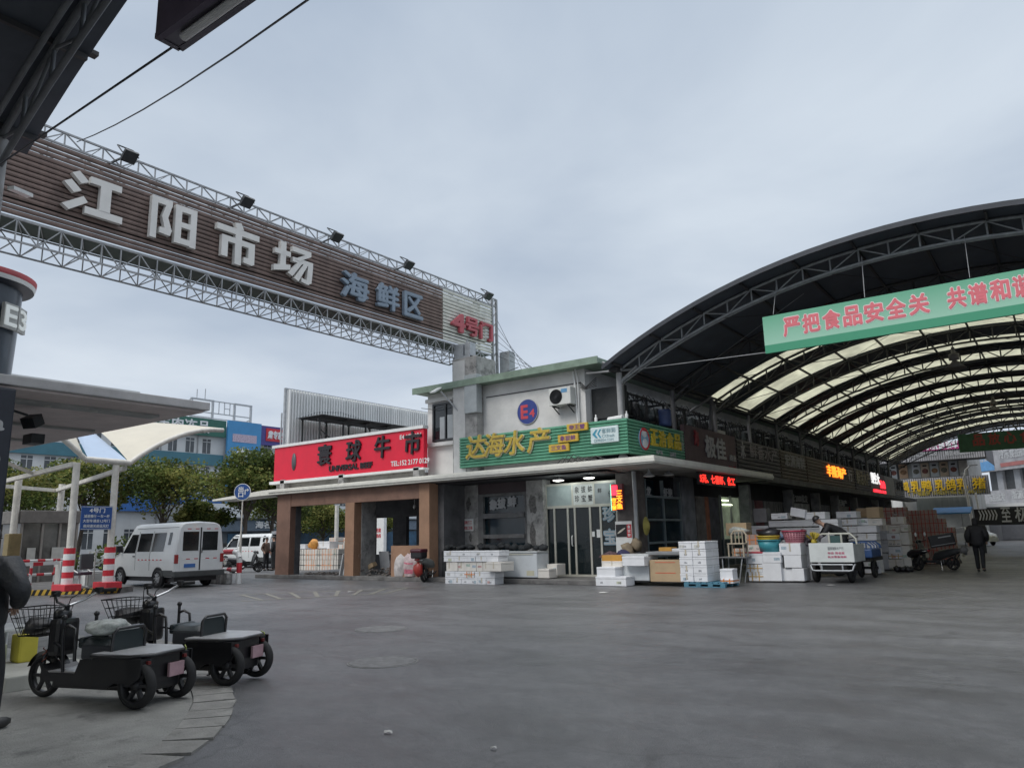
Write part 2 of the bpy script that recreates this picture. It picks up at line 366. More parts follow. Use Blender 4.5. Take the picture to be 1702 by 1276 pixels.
# platform under the shops
pl = MB(); pl.bev(-28.9, -11.3, 20.55, 33, 0, .15, .02); pl.bev(-11.3, -10.9, 21.6, 33, 0, .13, .02); pl.bev(-13, -10.9, 33, 70.5, 0, .13, .02)
struct('platform', pl, PAVE)
# faded yellow hatching on the road
ym = mat('worn_yellow_marking', (.19,.185,.15), .6, var=.25, scale=6, dirt=((.15,.15,.15), .47, 9))
hb = MB()
def mark(a, b, w, z=.004):
    a = Vector((a[0],a[1],z)); b = Vector((b[0],b[1],z)); d = (b-a).normalized(); n = Vector((-d.y,d.x,0))*w/2
    hb.quad(a-n, b-n, b+n, a+n)
mark((-20.287, 13.961, 0.000), (-16.779, 18.462, 0.000), .14); mark((-18.058, 12.436, 0.000), (-16.153, 15.859, 0.000), .14, .005)
for i in range(8):
    t = i/8
    a = Vector((-20.287, 13.961, 0.000)).lerp(Vector((-16.779, 18.462, 0.000)), t); b = Vector((-18.058, 12.436, 0.000)).lerp(Vector((-16.153, 15.859, 0.000)), min(1, t+.14))
    mark(a, b, .12, .006)
mark((-17.642, 16.071, 0.000), (-17.270, 16.954, 0.000), .1, .007)
struct('road_marking', hb, ym)
wm = mat('worn_white_marking', (.3,.3,.29), .6, var=.2, scale=6, dirt=((.13,.13,.13), .5, 9)); hb = MB()
mark((-4.846, 27.190, 0.000), (-3.734, 27.434, 0.000), .1); mark((-3.612, 27.131, 0.000), (-2.868, 26.979, 0.000), .1)
struct('lane_marking', hb, wm)
# manhole covers
IRON = mat('cast_iron', (.15,.15,.15), .6, metal=0, var=.3, scale=9, bump=.8, bscale=60)
def manhole(c, r, lab):
    t = thing('manhole_cover', lab, 'manhole cover', (c[0],c[1],0), group='manhole covers in the road')
    m = MB(); m.lathe([(r+.035,.0),(r+.035,.006),(r+.012,.008),(r+.012,.002)], c=(c[0],c[1],0), n=32)
    m.build('frame', mat('cover_frame', (.17,.17,.165), .7, var=.2, scale=9), t)
    m = MB(); m.lathe([(r,0.0),(r,.009),(0,.009)], c=(c[0],c[1],0), n=32, smooth=False)
    m.build('lid', IRON, t)
manhole((-9.979, 9.705, 0.000), .42, 'round cast iron manhole cover further out in the road')
manhole((-7.343, 7.180, 0.000), .42, 'round cast iron manhole cover nearer the parked cargo trikes')
# bits of litter on the road
LIT = mat('litter_paper', (.5,.5,.48), .7, var=.1)
for i, (p, l) in enumerate([((-10.235, 18.103, 0.000), 'flat white scrap of paper on the road before the foam boxes'), ((-4.690, 4.655, 0.000), 'torn pale scrap on the open asphalt near the photographer'),
                   ((-3.669, 4.725, 0.000), 'tiny white crumb on the open asphalt'), ((-18.451, 19.155, 0.000), 'white scrap on the road before the plastic sacks'), ((-17.579, 15.847, 0.000),'white scrap lying on the faded yellow hatching'),
                   ((-5.565, 22.358, 0.000),'white scrap on the ground behind the cargo tricycle')]):
    m = MB(); n = 7; s = (.13,.035,.02,.06,.1,.09)[i]
    vs = [(p[0]+s*random.uniform(.6,1.2)*math.cos(6.28*k/n)*1.6, p[1]+s*random.uniform(.5,1.1)*math.sin(6.28*k/n), .008+random.uniform(0,.02)) for k in range(n)]
    m.add(vs+[(p[0],p[1],.03)], [(k,(k+1) % n,n) for k in range(n)])
    one(m, 'litter_scrap', LIT, l, 'litter')
# ---------------------------------------------------------------- corner market building
WALL = mat('grey_render', (.70,.695,.675), .8, var=.10, scale=1.3, bump=.15, bscale=40, dirt=((.50,.49,.47), .68, 1.6))
LWALL = mat('pale_render', (.55,.55,.54), .8, var=.12, scale=1.5)
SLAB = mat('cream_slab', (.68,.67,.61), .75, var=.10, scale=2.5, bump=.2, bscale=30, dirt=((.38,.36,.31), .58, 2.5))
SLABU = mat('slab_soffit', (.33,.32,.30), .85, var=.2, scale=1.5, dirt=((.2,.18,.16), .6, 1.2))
EAVE = mat('green_eave', (.20,.27,.21), .55, var=.18, scale=3, dirt=((.27,.27,.25), .6, 4))
BROWN = mat('brown_render', (.205,.117,.085), .75, var=.16, scale=2, bump=.25, bscale=35, dirt=((.13,.07,.055), .58, 2.2))
BROWNL = mat('orange_brown_render', (.30,.175,.11), .75, var=.12, scale=2, bump=.2, bscale=35, dirt=((.2,.11,.07), .62, 3))
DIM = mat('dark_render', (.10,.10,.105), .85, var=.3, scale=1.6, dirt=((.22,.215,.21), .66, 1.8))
DARK = mat('near_black_render', (.035,.035,.04), .85, var=.35, scale=1.2)  # near-black render, mottled at random
PILL = mat('stained_render', (.34,.335,.325), .85, var=.25, scale=3, bump=.3, bscale=30, dirt=((.10,.10,.10), .52, 2.4))
mb = thing('market_building', 'grey corner market building with shops below and a green eave above', 'building', (-18,21.5,0))
def part(name, m, mats, par=None): return m.build(name, mats, par or mb)
# upper storey
u = MB(); u.box(-19.65,-12.55,21.5,21.8,3.7,7.0); u.box(-19.65,-19.4,21.8,33,3.7,7.0); u.box(-19.65,-12.55,32.7,33,3.7,7.0)
part('upper_wall', u, WALL)
part('side_wall', MB().box(-12.85,-12.55,21.8,70,3.7,7.05), LWALL)
part('wall_groove', MB().box(-16.75,-12.7,21.485,21.5,6.52,6.56), DIM)
e = MB(); e.bev(-19.95,-11.75,21.0,33.3,7.0,7.2,.03); e.box(-13.6,-11.35,33.3,70,7.0,7.2); part('roof', e, EAVE)
part('eave_lip', MB().box(-19.97,-11.73,20.95,21.0,6.98,7.22), EAVE)
# window of the upper storey
wf = MB()
for a in ((-19.35,-19.27,5.12,6.6),(-18.1,-18.02,5.12,6.6),(-18.72,-18.66,5.2,6.52)): wf.box(a[0],a[1],21.42,21.5,a[2],a[3])
wf.box(-19.27,-18.1,21.42,21.5,6.52,6.6); wf.box(-19.27,-18.1,21.42,21.5,5.12,5.2)
win = part('window', MB().box(-19.3,-18.06,21.47,21.497,5.16,6.56), GLASS)
wf.build('frame', DGREY, win)
part('window_sill', MB().bev(-19.7,-17.95,21.3,21.5,4.93,5.07,.02), LWALL)
part('lintel', MB().box(-19.7,-18.06,21.4,21.5,6.66,6.8), WALL)
blind = mat('window_blind', (.35,.38,.40), .7, var=.1)
MB().box(-18.62,-18.12,21.463,21.469,5.2,6.1).build('paper', blind, win); MB().box(-19.0,-18.74,21.463,21.469,5.2,6.05).build('paper', blind, win)
# pier that carries the gantry, and cabinet on it
part('gantry_pier', MB().bev(-18.05,-16.9,21.1,22.3,3.7,8.1,.03), PILL)
part('pier_face', MB().box(-17.98,-17.42,21.07,21.1,3.72,8.0), LWALL)
cab = MB(); cab.bev(-17.38,-16.8,20.98,21.3,5.95,7.38,.02)
c = part('cable_cabinet', cab, mat('cabinet_grey', (.36,.39,.40), .5, var=.1)); MB().tube([(-17.1,21.2,5.95),(-17.1,21.25,5.6),(-17.05,21.42,5.5),(-17.05,21.45,4.9)], .04).build('conduit', GREY, c)
dp = MB(); dp.tube([(-12.95,21.43,6.95),(-12.9,21.42,6.6),(-12.83,21.42,5.0)], .035); dp.tube([(-12.83,21.36,7.0),(-12.78,21.42,6.6),(-12.78,21.42,5.2)], .025)
part('drainpipe', dp, WHITE)
for k in range(5):
    cw = MB(); z = 6.35+.05*k; cw.tube([(-12.7,21.45,z),(-12.4,21.3,z-.1-.03*k),(-12.1,21.5,z+.02*k)], .012, 5); part('cable', cw, BLACK)
for k in range(7):
    cw = MB(); x = -12.9+.2*k; cw.tube([(x-.3,20.6,3.78),(x,20.5,3.95+.1*math.sin(k)),(x+.3,20.62,3.8)], .014, 5); part('cable', cw, BLACK)
cw = MB(); cw.tube([(-19.9,21.4,6.5),(-19.2,21.3,6.35),(-18.3,21.3,6.42)], .012, 5)
part('cable', cw, BLACK)
# low left wing: roof and parapet under the red sign
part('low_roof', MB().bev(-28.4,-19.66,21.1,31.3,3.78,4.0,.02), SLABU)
part('parapet', MB().box(-28.3,-19.68,21.12,21.3,4.0,4.3), PILL)
for x in (-27.6,-23.8,-19.62): part('sign_bracket', MB().bev(x-.16,x+.16,20.8,21.12,3.76,4.16,.02), PILL)
# awning slab round the corner, with a tapering free end at the left
a = MB()
a.prism([(-32.1,3.42),(-32.1,3.5),(-28.3,3.72),(-9.65,3.78),(-9.65,3.55),(-28.3,3.5)], 20.35, 21.499, 'Y')
a.box(-10.79,-9.65,21.5,31.5,3.55,3.78)
part('awning_slab', a, SLAB)
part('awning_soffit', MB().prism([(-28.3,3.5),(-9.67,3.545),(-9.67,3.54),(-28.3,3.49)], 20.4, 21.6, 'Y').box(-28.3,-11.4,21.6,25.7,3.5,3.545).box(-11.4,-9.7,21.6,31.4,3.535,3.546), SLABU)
part('awning_edge', MB().box(-27.9,-9.62,20.3,20.35,3.6,3.7).box(-9.65,-9.61,20.32,31.5,3.6,3.7), SLAB)
part('far_awning', MB().box(-10.7,-9.95,31.5,70,3.5,3.72), DIM)
# ground floor, open left shop under renovation
p = MB(); p.mat(0).box(-27.62,-26.72,20.62,20.9,.15,3.5); part('pillar', p, BROWN)
part('pillar_return', MB().box(-26.98,-26.7,20.9,21.18,.15,3.5), DIM)
part('pillar', MB().box(-23.28,-22.76,20.62,21.0,.15,2.97), BROWNL)
part('pillar', MB().box(-19.28,-18.78,20.62,21.1,.15,3.5), BROWNL)
part('beam', MB().box(-26.72,-19.28,20.64,20.98,2.97,3.5), BROWN)
part('counter_wall', MB().box(-20.75,-19.28,20.66,20.86,.15,1.27), BROWNL)
part('pillar_return', MB().box(-23.2,-22.72,21.0,21.75,.15,3.45), PILL)
BY = 25.6
x0, x1 = -27.877, -18.8
bw = MB(); wx = (-26.880, -25.599, -24.749, -24.108); wz = (0.815, 2.508)
for a0, a1, b0, b1 in ((x0,wx[0],.15,3.5),(wx[0],wx[1],.15,wz[0]),(wx[0],wx[1],wz[1],3.5),(wx[1],wx[2],.15,3.5),(wx[2],wx[3],.15,wz[0]),(wx[2],wx[3],wz[1],3.5),(wx[3],x1,.15,3.5)):
    bw.box(a0,a1,BY,BY+.2,b0,b1)
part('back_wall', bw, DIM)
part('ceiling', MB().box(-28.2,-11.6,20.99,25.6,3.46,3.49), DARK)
part('rear_column', MB().box(-27.6,-27.1,25.3,25.7,.15,3.5), PILL)
bulb = MB(); bulb.tube([(-21.2,22.4,3.46),(-21.2,22.4,2.9)], .012, 5); bulb.ball((-21.2,22.4,2.78), .06, 8, (1,1,1.6)); part('hanging_bulb', bulb, WHITE)
# recess with roller shutter, notice pier
part('shutter', MB().box(-18.78,-18.7,22.5,22.6,.15,3.45).box(-18.8,-17.0,23.2,23.3,.15,3.45), mat('shutter_dark', (.06,.06,.068), .6, var=.2))
part('recess_wall', MB().box(-18.78,-18.5,21.1,23.2,.15,3.45), DIM)
part('pier', MB().bev(-18.72,-17.86,22.3,22.6,.15,3.45,.02), PILL)
part('pier', MB().bev(-15.5,-14.78,22.1,22.6,.15,3.45,.02), PILL)
part('pier', MB().bev(-11.95,-11.25,22.2,22.9,.15,3.5,.02), mat('stained_brown_render', (.12,.105,.10), .8, var=.3, scale=3))
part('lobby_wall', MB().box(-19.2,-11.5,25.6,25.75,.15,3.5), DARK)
pp = MB(); pp.tube([(-11.22,22.1,.15),(-11.22,22.1,3.5)], .07, 10); part('standpipe', pp, GREY)
# signage above: red board, green boards
def board_slats(m, x0, x1, y, z0, z1, n, d=.05):
    h = (z1-z0)/n
    for i in range(n): m.prism([(y,z0+i*h),(y-d,z0+i*h+h*.18),(y-d,z0+i*h+h*.72),(y,z0+(i+1)*h)], x0, x1, 'X')
SR = mat('red_sign_face', (.72,.012,.042), .42, var=.05, scale=2)
rs = thing('shop_sign', 'long red sign board with black characters and a phone number above the open shop', 'sign', (-23.8,20.9,4.1))
MB().bev(-28.3,-19.3,20.88,21.1,4.12,5.6,.01).build('face', SR, rs)
fr = MB(); fr.prism([(-28.42,5.6),(-19.28,5.6),(-19.28,5.72),(-28.42,5.72)],20.82,21.12,'Y'); fr.prism([(-28.5,4.0),(-19.25,4.04),(-19.25,4.12),(-28.5,4.12)],20.8,21.12,'Y')
fr.build('frame', WHITE, rs)
tb = MB()
for i, chh in enumerate('寰球牛市'):
    cx = (-24.915, -23.141, -21.483, -19.862)[i]; letters(tb, chh, (cx-.42,20.88,4.62+.02*i), XP, .84, .84, .07, .02, shear=.06)
letters(tb, 'UNIVERSAL BEEF', (-24.584,20.88,4.32), XP, 2.55, .22, .04, .035)
tb.build('lettering', mat('black_letter', (.02,.015,.018), .4), rs)
tw = MB(); letters(tw, 'E4 102 104', (-20.533,20.88,5.28), XP, 1.12, .17, .012, .02); letters(tw, 'TEL:152 2177 0129', (-21.011,20.88,4.28), XP, 2.0, .19, .012, .02)
letters(tw, '悦', (-27.0,20.88,5.0), XP, .16, .14, .012); letters(tw, '海', (-27.0,20.88,4.83), XP, .16, .14, .012); letters(tw, '水', (-27.0,20.88,4.66), XP, .16, .14, .012)
tw.build('phone_lettering', WHITE, rs)
pk = MB(); pk.lathe([(.0,0),(.2,.0),(.2,.03),(0,.03)], c=(0,0,0), axis='Y', n=20); pk.v = [(v[0]*.75-26.92, 20.865-v[1]*.1, v[2]*1.9+4.9) for v in pk.v]
pk.build('badge', mat('badge_grey', (.1,.1,.11), .5), rs)
GS = mat('green_slat', (.105,.31,.20), .45, var=.14, scale=2.5, streak=.2, dirt=((.06,.17,.12), .62, 3))
GSB = mat('green_slat_gap', (.02,.05,.035), .7)
gs = thing('shop_sign', 'green slatted sign board with gold brush characters on the street front', 'sign', (-14.2,21,4))
m = MB(); board_slats(m, -17.6, -10.78, 21.0, 3.97, 5.08, 11); m.build('slats', GS, gs)
MB().box(-17.58,-10.8,21.002,21.12,3.97,5.06).build('backing', GSB, gs)
GOLD = mat('gold_letter', (.52,.38,.06), .4, var=.2, scale=9); CREAMK = mat('cream_edge', (.6,.55,.4), .5)
g1 = MB(); g2 = MB()
for chh, pa in zip('达海水产', (792,822,854,893)):
    cx = {792:-16.797,822:-15.984,854:-15.097,893:-14.096}[pa]
    letters(g2, chh, (cx-.44,20.945,4.27), XP, .84, .80, .05, .038, shear=.12); letters(g1, chh, (cx-.45,20.945,4.28), XP, .84, .80, .085, .018, shear=.12)
g2.build('letter_edge', CREAMK, gs); g1.build('lettering', GOLD, gs)
SG = mat('yellow_plate', (.60,.40,.05), .5, var=.1); PUR = mat('purple_letter', (.22,.08,.25), .5)
for tx, (px, pz) in zip(('帝王蟹','象拔蚌','三文鱼'), ((-12.934,4.828),(-13.298,4.503),(-13.667,4.215))):
    pt = MB(); pt.bev(px,px+.78,20.86,20.95,pz,pz+.25,.012); pl = pt.build('small_plate', SG, gs)
    lt = MB(); letters(lt, tx, (px+.1,20.86,pz+.05), XP, .58, .16, .008, .012); lt.build('lettering', PUR, pl)
px, pz = -12.057, 4.352
lg = MB().bev(px,px+1.0,20.87,20.95,pz,pz+.52,.03).build('logo_plate', mat('pale_blue_plate', (.62,.72,.72), .4, var=.08), gs)
lt = MB(); letters(lt, '客鲜到', (px+.42,20.87,pz+.3), XP, .48, .15, .006, .015); letters(lt, 'CKfresh', (px+.42,20.87,pz+.17), XP, .44, .09, .006, .01); letters(lt, 'CKFRESH.COM', (px+.12,20.87,pz+.05), XP, .7, .08, .006, .01)
lt.build('lettering', mat('grey_blue_letter', (.25,.38,.42), .5), lg)
lt = MB(); lt.prism([(px+.07,pz+.3),(px+.2,pz+.44),(px+.27,pz+.44),(px+.17,pz+.3),(px+.27,pz+.17),(px+.2,pz+.17)], 20.862, 20.868, 'Y'); lt.prism([(px+.25,pz+.3),(px+.34,pz+.44),(px+.4,pz+.44),(px+.31,pz+.3),(px+.4,pz+.17),(px+.34,pz+.17)], 20.862, 20.868, 'Y')
lt.build('emblem', mat('blue_emblem', (.06,.3,.42), .4), lg)
# round gate number on the wall
ds = thing('building_number', 'round blue plate reading E4 in red on the upper wall', 'sign', (-14.9,21.46,5.4))
d = MB(); d.lathe([(0,0),(.43,0),(.43,.02),(0,.02)], c=(-14.9,21.455,5.8), axis='Y', n=32, smooth=False); d.build('plate', mat('blue_plate', (.035,.06,.26), .45), ds)
MB().lathe([(.43,0),(.455,0),(.455,.015),(.43,.015)], c=(-14.9,21.46,5.8), axis='Y', n=32).build('rim', LWALL, ds)
t = MB(); letters(t, 'E', (-15.16,21.455,5.57), XP, .27, .46, .006, .03); letters(t, '4', (-14.8,21.455,5.6), XP, .2, .26, .006, .03); t.build('lettering', mat('coral_letter', (.62,.07,.09), .5), ds)
# air conditioner unit maker
ACW = mat('ac_white', (.6,.61,.58), .5, var=.08, dirt=((.4,.38,.34), .64, 6))
def ac_unit(loc, rz, lab, grp=None, w=.85, d=.32, h=.58, m=ACW):
    t = thing('air_conditioner', lab, 'air conditioner', loc, rz, grp)
    MB().bev(-w/2,w/2,-d/2,d/2,0,h,.015).build('case', m, t, local=True)
    g = MB()
    for k in range(1,6): g.lathe([(h*.42*k/5-.006,0),(h*.42*k/5+.004,0),(h*.42*k/5+.004,-.012),(h*.42*k/5-.006,-.012)], c=(-w*.17,-d/2-.004,h/2), axis='Y', n=24)
    for k in range(8):
        an = k*math.pi/8; g.sq((-w*.17+h*.42*math.cos(an),-d/2-.008,h/2+h*.42*math.sin(an)),(-w*.17-h*.42*math.cos(an),-d/2-.008,h/2-h*.42*math.sin(an)),.006)
    g.build('fan_grille', DGREY, t, local=True)
    MB().lathe([(0,0),(h*.42,0)], c=(-w*.17,-d/2-.002,h/2), axis='Y', n=24).build('fan_opening', mat('fan_grey', (.16,.16,.155), .6), t, local=True)
    b = MB(); b.sq((-w*.35,-d/2,-.03),(-w*.35,d/2+.1,-.03),.04); b.sq((w*.35,-d/2,-.03),(w*.35,d/2+.1,-.03),.04); b.sq((-w*.35,-d/2+.05,-.04),(-w*.35,d/2+.1,-.25),.03); b.sq((w*.35,-d/2+.05,-.04),(w*.35,d/2+.1,-.25),.03)
    b.build('bracket', DGREY, t, local=True)
    return t
ac = ac_unit((-13.28,21.2,5.8), 0, 'white air conditioner with round fan on the grey upper wall')
lb = MB(); lb.box(.06,.3,-.166,-.162,.4,.53); lb.build('sticker', mat('blue_sticker', (.12,.3,.5), .5), ac, local=True)
# wall flood lamp near the window
fl = thing('flood_lamp', 'slim white flood lamp on an arm beside the upper window', 'lamp', (-18.1,21.3,6.3))
MB().obox((-18.55,20.75,6.95), .22, .5, .05, 0, .5).build('lamp_head', WHITE, fl); MB().sq((-18.4,20.85,6.9),(-17.75,21.1,6.1),.05).sq((-17.95,21.1,6.1),(-17.55,21.1,6.1),.04).sq((-17.75,21.1,6.15),(-17.75,21.1,5.75),.04).build('arm', GREY, fl)
# ---------------------------------------------------------------- shop fronts on the street side
ALU = mat('cream_aluminium', (.50,.49,.43), .45, metal=.2, var=.08)
CLEAR = mat('shop_glass', (.02,.03,.034), .06, var=.1, alpha=.55, spec=.6)
TANKG = mat('tank_glass', (.012,.03,.04), .07, var=.2, alpha=.82, spec=.7)
WATER = mat('tank_water', (.012,.045,.065), .3, var=.35, scale=3)
LETW = mat('pale_letter', (.42,.43,.44), .6, var=.1)
FRAMEG = mat('tank_frame', (.16,.16,.16), .7, var=.25, scale=5)
# seafood tank window
tk = thing('fish_tank_window', 'grey framed tank window with three pale characters over plants', 'fish tank', (-16.7,22.3,.15))
f = MB(); f.box(-17.86,-17.62,22.3,22.5,.9,3.08); f.box(-15.72,-15.5,22.3,22.5,.9,3.08); f.box(-17.62,-15.72,22.3,22.5,2.98,3.08)
f.bev(-17.62,-15.72,22.24,22.5,2.18,2.36,.01); f.bev(-17.62,-15.72,22.24,22.5,1.46,1.6,.01); f.box(-17.86,-15.5,22.3,22.5,.15,.9)
f.build('frame', FRAMEG, tk)
for z0, z1 in ((.9,1.46),(1.6,2.18),(2.36,2.98)):
    MB().box(-17.62,-15.72,22.42,22.43,z0,z1).build('pane', TANKG, tk)
MB().box(-17.62,-15.72,22.9,23.0,.9,3.0).build('back_panel', WATER, tk); MB().box(-17.86,-15.5,22.32,22.6,3.09,3.5).build('header', mat('plum_panel', (.07,.05,.055), .6), tk)
l = MB()
for i, chh in enumerate('象拔蚌'):
    letters(l, chh, ((-17.35,-16.98,-16.5)[i], 22.4, 2.5+.04*i), XP, .36, .36, .04, .05)
l.build('lettering', LETW, tk)
gp = MB()
for k in range(90):
    x = random.uniform(-17.5,-15.8); h = random.uniform(.06,.26); b = random.uniform(-.06,.06)
    gp.quad((x,22.6+b,1.6),(x+.02,22.6+b,1.6),(x+.05+b,22.58,1.6+h),(x+b,22.62,1.6+h*.8))
gp.build('water_plant', mat('plant_green', (.09,.16,.06), .6, var=.4), tk)
MB().box(-18.63,-18.08,22.285,22.297,1.75,2.2).build('notice', WHITE, mb)
t = MB(); letters(t, '诚聘打工', (-18.58,22.285,2.0), XP, .44, .13, .003, .02); letters(t, '海鲜加工价格', (-18.6,22.285,1.8), XP, .48, .13, .003, .02); t.build('notice_lettering', mat('notice_red', (.5,.04,.05), .5), mb)
for c, s in (((-18.3,22.29,2.75),(.14,.3)),((-18.22,22.29,1.5),(.09,.2)),((-15.2,22.09,2.6),(.2,.5)),((-15.25,22.09,1.5),(.16,.6))):
    m = MB(); n = 11; m.add([(c[0]+s[0]*random.uniform(.5,1)*math.cos(6.28*k/n), c[1], c[2]+s[1]*random.uniform(.5,1)*math.sin(6.28*k/n)) for k in range(n)], [tuple(range(n))]); m.build('peeled_patch', mat('peeled_plaster', (.14,.135,.13), .9, var=.4, scale=14), mb)
# glazed door
dr = thing('glass_door', 'four leaf sliding glass door with cream frames and a frosted transom', 'door', (-13.3,22.3,.15))
f = MB()
for x in (-14.78,-14.45,-13.9,-13.62,-13.02,-12.62,-12.0): f.box(x-.035,x+.035,22.27,22.33,.2,2.43)
f.box(-14.8,-11.96,22.26,22.34,2.43,2.52); f.box(-14.8,-11.96,22.26,22.34,.15,.22); f.box(-14.8,-11.96,22.28,22.34,3.2,3.28)
for x in (-14.78,-13.7,-12.85,-12.0): f.box(x-.03,x+.03,22.285,22.335,2.52,3.2)
f.build('frame', ALU, dr)
for a, b in ((-14.74,-13.9),(-13.9,-13.02),(-13.02,-12.62),(-12.62,-12.0)): MB().box(a,b,22.3,22.31,.22,2.43).build('pane', CLEAR, dr)
FROST = mat('frosted_pane', (.30,.36,.36), .5, var=.12)
for a, b, c in ((-14.75,-13.73,FROST),(-13.67,-12.88,mat('paper_pane', (.55,.58,.57), .6)),(-12.82,-12.03,mat('grey_pane', (.24,.27,.28), .5))): MB().box(a,b,22.3,22.31,2.52,3.2).build('transom_pane', c, dr)
l = MB()
for i, s in enumerate(('象珍','拔宝','蚌蟹')):
    for j, chh in enumerate(s): letters(l, chh, (-13.6+i*.26,22.3,2.92-.3*j), XP, .17, .22, .003, .015)
letters(l, '鲜', (-12.7,22.3,2.88), XP, .15, .16, .003, .02); letters(l, '仔', (-12.3,22.3,2.74), XP, .16, .2, .003, .015)
l.build('lettering', BLACK, dr)
l = MB(); letters(l, '珍', (-12.52,22.29,1.93), XP, .44, .48, .01, .06); l2 = MB(); letters(l2, '珍', (-12.52,22.29,1.93), XP, .44, .48, .015, .01)
letters(l, '宝', (-12.52,22.29,1.2), XP, .44, .48, .01, .06); letters(l2, '宝', (-12.52,22.29,1.2), XP, .44, .48, .015, .01)
l.build('sticker', mat('sticker_blue', (.22,.34,.42), .5), dr); l2.build('sticker_lettering', LETW, dr)
MB().tube([(-13.72,22.24,1.15),(-13.72,22.2,1.2),(-13.72,22.2,1.45),(-13.72,22.24,1.5)], .018).build('handle', WHITE, dr)
p = MB(); p.box(-13.0,-12.88,22.29,22.298,1.45,1.62); p.box(-12.8,-12.66,22.29,22.298,1.42,1.68); p.build('paper', WHITE, dr)
inn = MB(); inn.box(-14.6,-13.4,24.4,24.9,.15,1.0); inn.box(-14.5,-13.5,24.4,24.6,1.3,1.45); inn.box(-13.2,-12.2,24.2,24.8,.15,.9)
one(inn, 'shop_counter', mat('counter_grey', (.3,.31,.32), .5), 'grey counter seen through the glass door', 'counter')
# ceiling lamps, lit
LAMP = mat('lit_lamp', (1,.97,.9), .4, emit=7, var=0)
def dome(loc, lab, lit=True, grp=None):
    t = thing('pendant_lamp', lab, 'lamp', loc, 0, grp)
    MB().lathe([(.03,.16),(.05,.1),(.16,.03),(.2,0)], c=loc, n=16).tube([(loc[0],loc[1],loc[2]+.16),(loc[0],loc[1],loc[2]+.34)], .012, 5).build('lamp_shade', STEEL, t)
    MB().lathe([(0,-.035),(.1,-.03),(.19,-.002),(.19,.002),(0,.002)], c=loc, n=16).build('bulb', LAMP if lit else mat('unlit_bulb', (.5,.5,.48), .4), t)
    if lit:
        ld = bpy.data.lights.new('lamp', 'POINT'); ld.energy = 10; ld.shadow_soft_size = .15; ld.color = (.9,1,.98)
        o = bpy.data.objects.new('lamp_light', ld); COL.objects.link(o); o.parent = t; o.location = (0,0,-.12)
dome((-13.866, 21.700, 3.348), 'lit white lamp over the left half of the glass door', True, 'lit lamps over the glass door')
dome((-12.661, 21.700, 3.354), 'lit white lamp over the right half of the glass door', True, 'lit lamps over the glass door')
dome((-10.600, 21.938, 3.294), 'unlit bell lamp under the awning, nearer the building corner', False, 'unlit lamps along the hall side')
dome((-10.600, 23.392, 3.404), 'unlit bell lamp under the awning, farther along the hall side', False, 'unlit lamps along the hall side')
# neon board on the corner pier
ne = thing('neon_sign', 'upright neon board glowing red and orange on the corner pier', 'sign', (-11.75,21.9,2.2))
MB().bev(-12.02,-11.6,21.98,22.1,2.27,3.12,.01).build('case', mat('neon_case', (.2,.05,.06), .5), ne)
MB().box(-12.0,-11.78,21.97,21.98,2.75,3.08).build('lit_panel', mat('neon_red', (1,.03,.06), .5, emit=2.3, var=.1, scale=14), ne)
t = MB()
for i, chh in enumerate('三文鱼'): letters(t, chh, (-11.82,21.975,2.72-.2*i), XP, .2, .18, .008, .03)
for i, chh in enumerate('帝王蟹'): letters(t, chh, (-12.0,21.975,2.55-.13*i), XP, .16, .12, .008, .03)
t.build('lettering', mat('neon_orange', (1,.30,.02), .5, emit=2.6, var=.15, scale=20), ne)
MB().box(-12.035,-12.022,21.97,22.0,2.27,3.12).build('edge_tube', mat('neon_green', (.25,.9,.6), .5, emit=1.6), ne)
# poster on the corner pier
po = thing('poster', 'white poster with a pale shellfish on black and a red strip', 'poster', (-11.8,22.15,1.0))
MB().box(-12.02,-11.42,22.16,22.18,.75,1.92).build('sheet', WHITE, po); MB().box(-12.0,-11.6,22.15,22.16,1.42,1.82).build('picture', BLACK, po)
MB().box(-11.6,-11.44,22.15,22.16,1.4,1.82).build('red_strip', RED, po)
s = MB(); s.ball((0,0,0),1,10); s.v = [(-11.8+v[0]*.14+v[2]*.06, 22.15+v[1]*.004, 1.62+v[2]*.07+v[0]*.07) for v in s.v]; s.build('shellfish', mat('shell_cream', (.6,.56,.48), .6), po)
t = MB()
for i, chh in enumerate('象拔蚌'): letters(t, chh, (-11.57,22.15,1.69-.13*i), XP, .1, .1, .003, .02)
t.build('lettering', WHITE, po)
# hat and bundles by the standpipe
m = MB(); m.lathe([(.30,0),(.2,.05),(.15,.13),(0,.2)], n=14); m.v = [(-10.98+v[2]*.6, 22.3+v[1]*.8, 1.75+v[0]) for v in m.v]
one(m, 'straw_hat', mat('straw', (.34,.30,.08), .8, var=.2), 'yellow straw hat hung on the standpipe', 'hat')
m = MB(); m.rock((-11.45,21.9,.98), .24, (1,.8,1.1)); m.rock((-11.2,22.0,1.15), .2); one(m, 'cloth_bundle', mat('tan_cloth', (.24,.19,.13), .85, var=.3), 'tan cloth bundle heaped under the poster', 'bundle')
m = MB(); m.rock((-11.85,21.4,.82), .24, (1.7,1,.5)); one(m, 'jacket', mat('dark_stripe_cloth', (.10,.06,.07), .85, var=.5, scale=20), 'dark reddish jacket thrown over the orange box', 'clothing')
m = MB(); m.rock((-11.4,21.45,.86), .2, (1.1,1,1)); one(m, 'navy_bag', mat('navy_cloth', (.035,.035,.10), .8, var=.3), 'navy cloth bag beside the reddish jacket', 'bag')
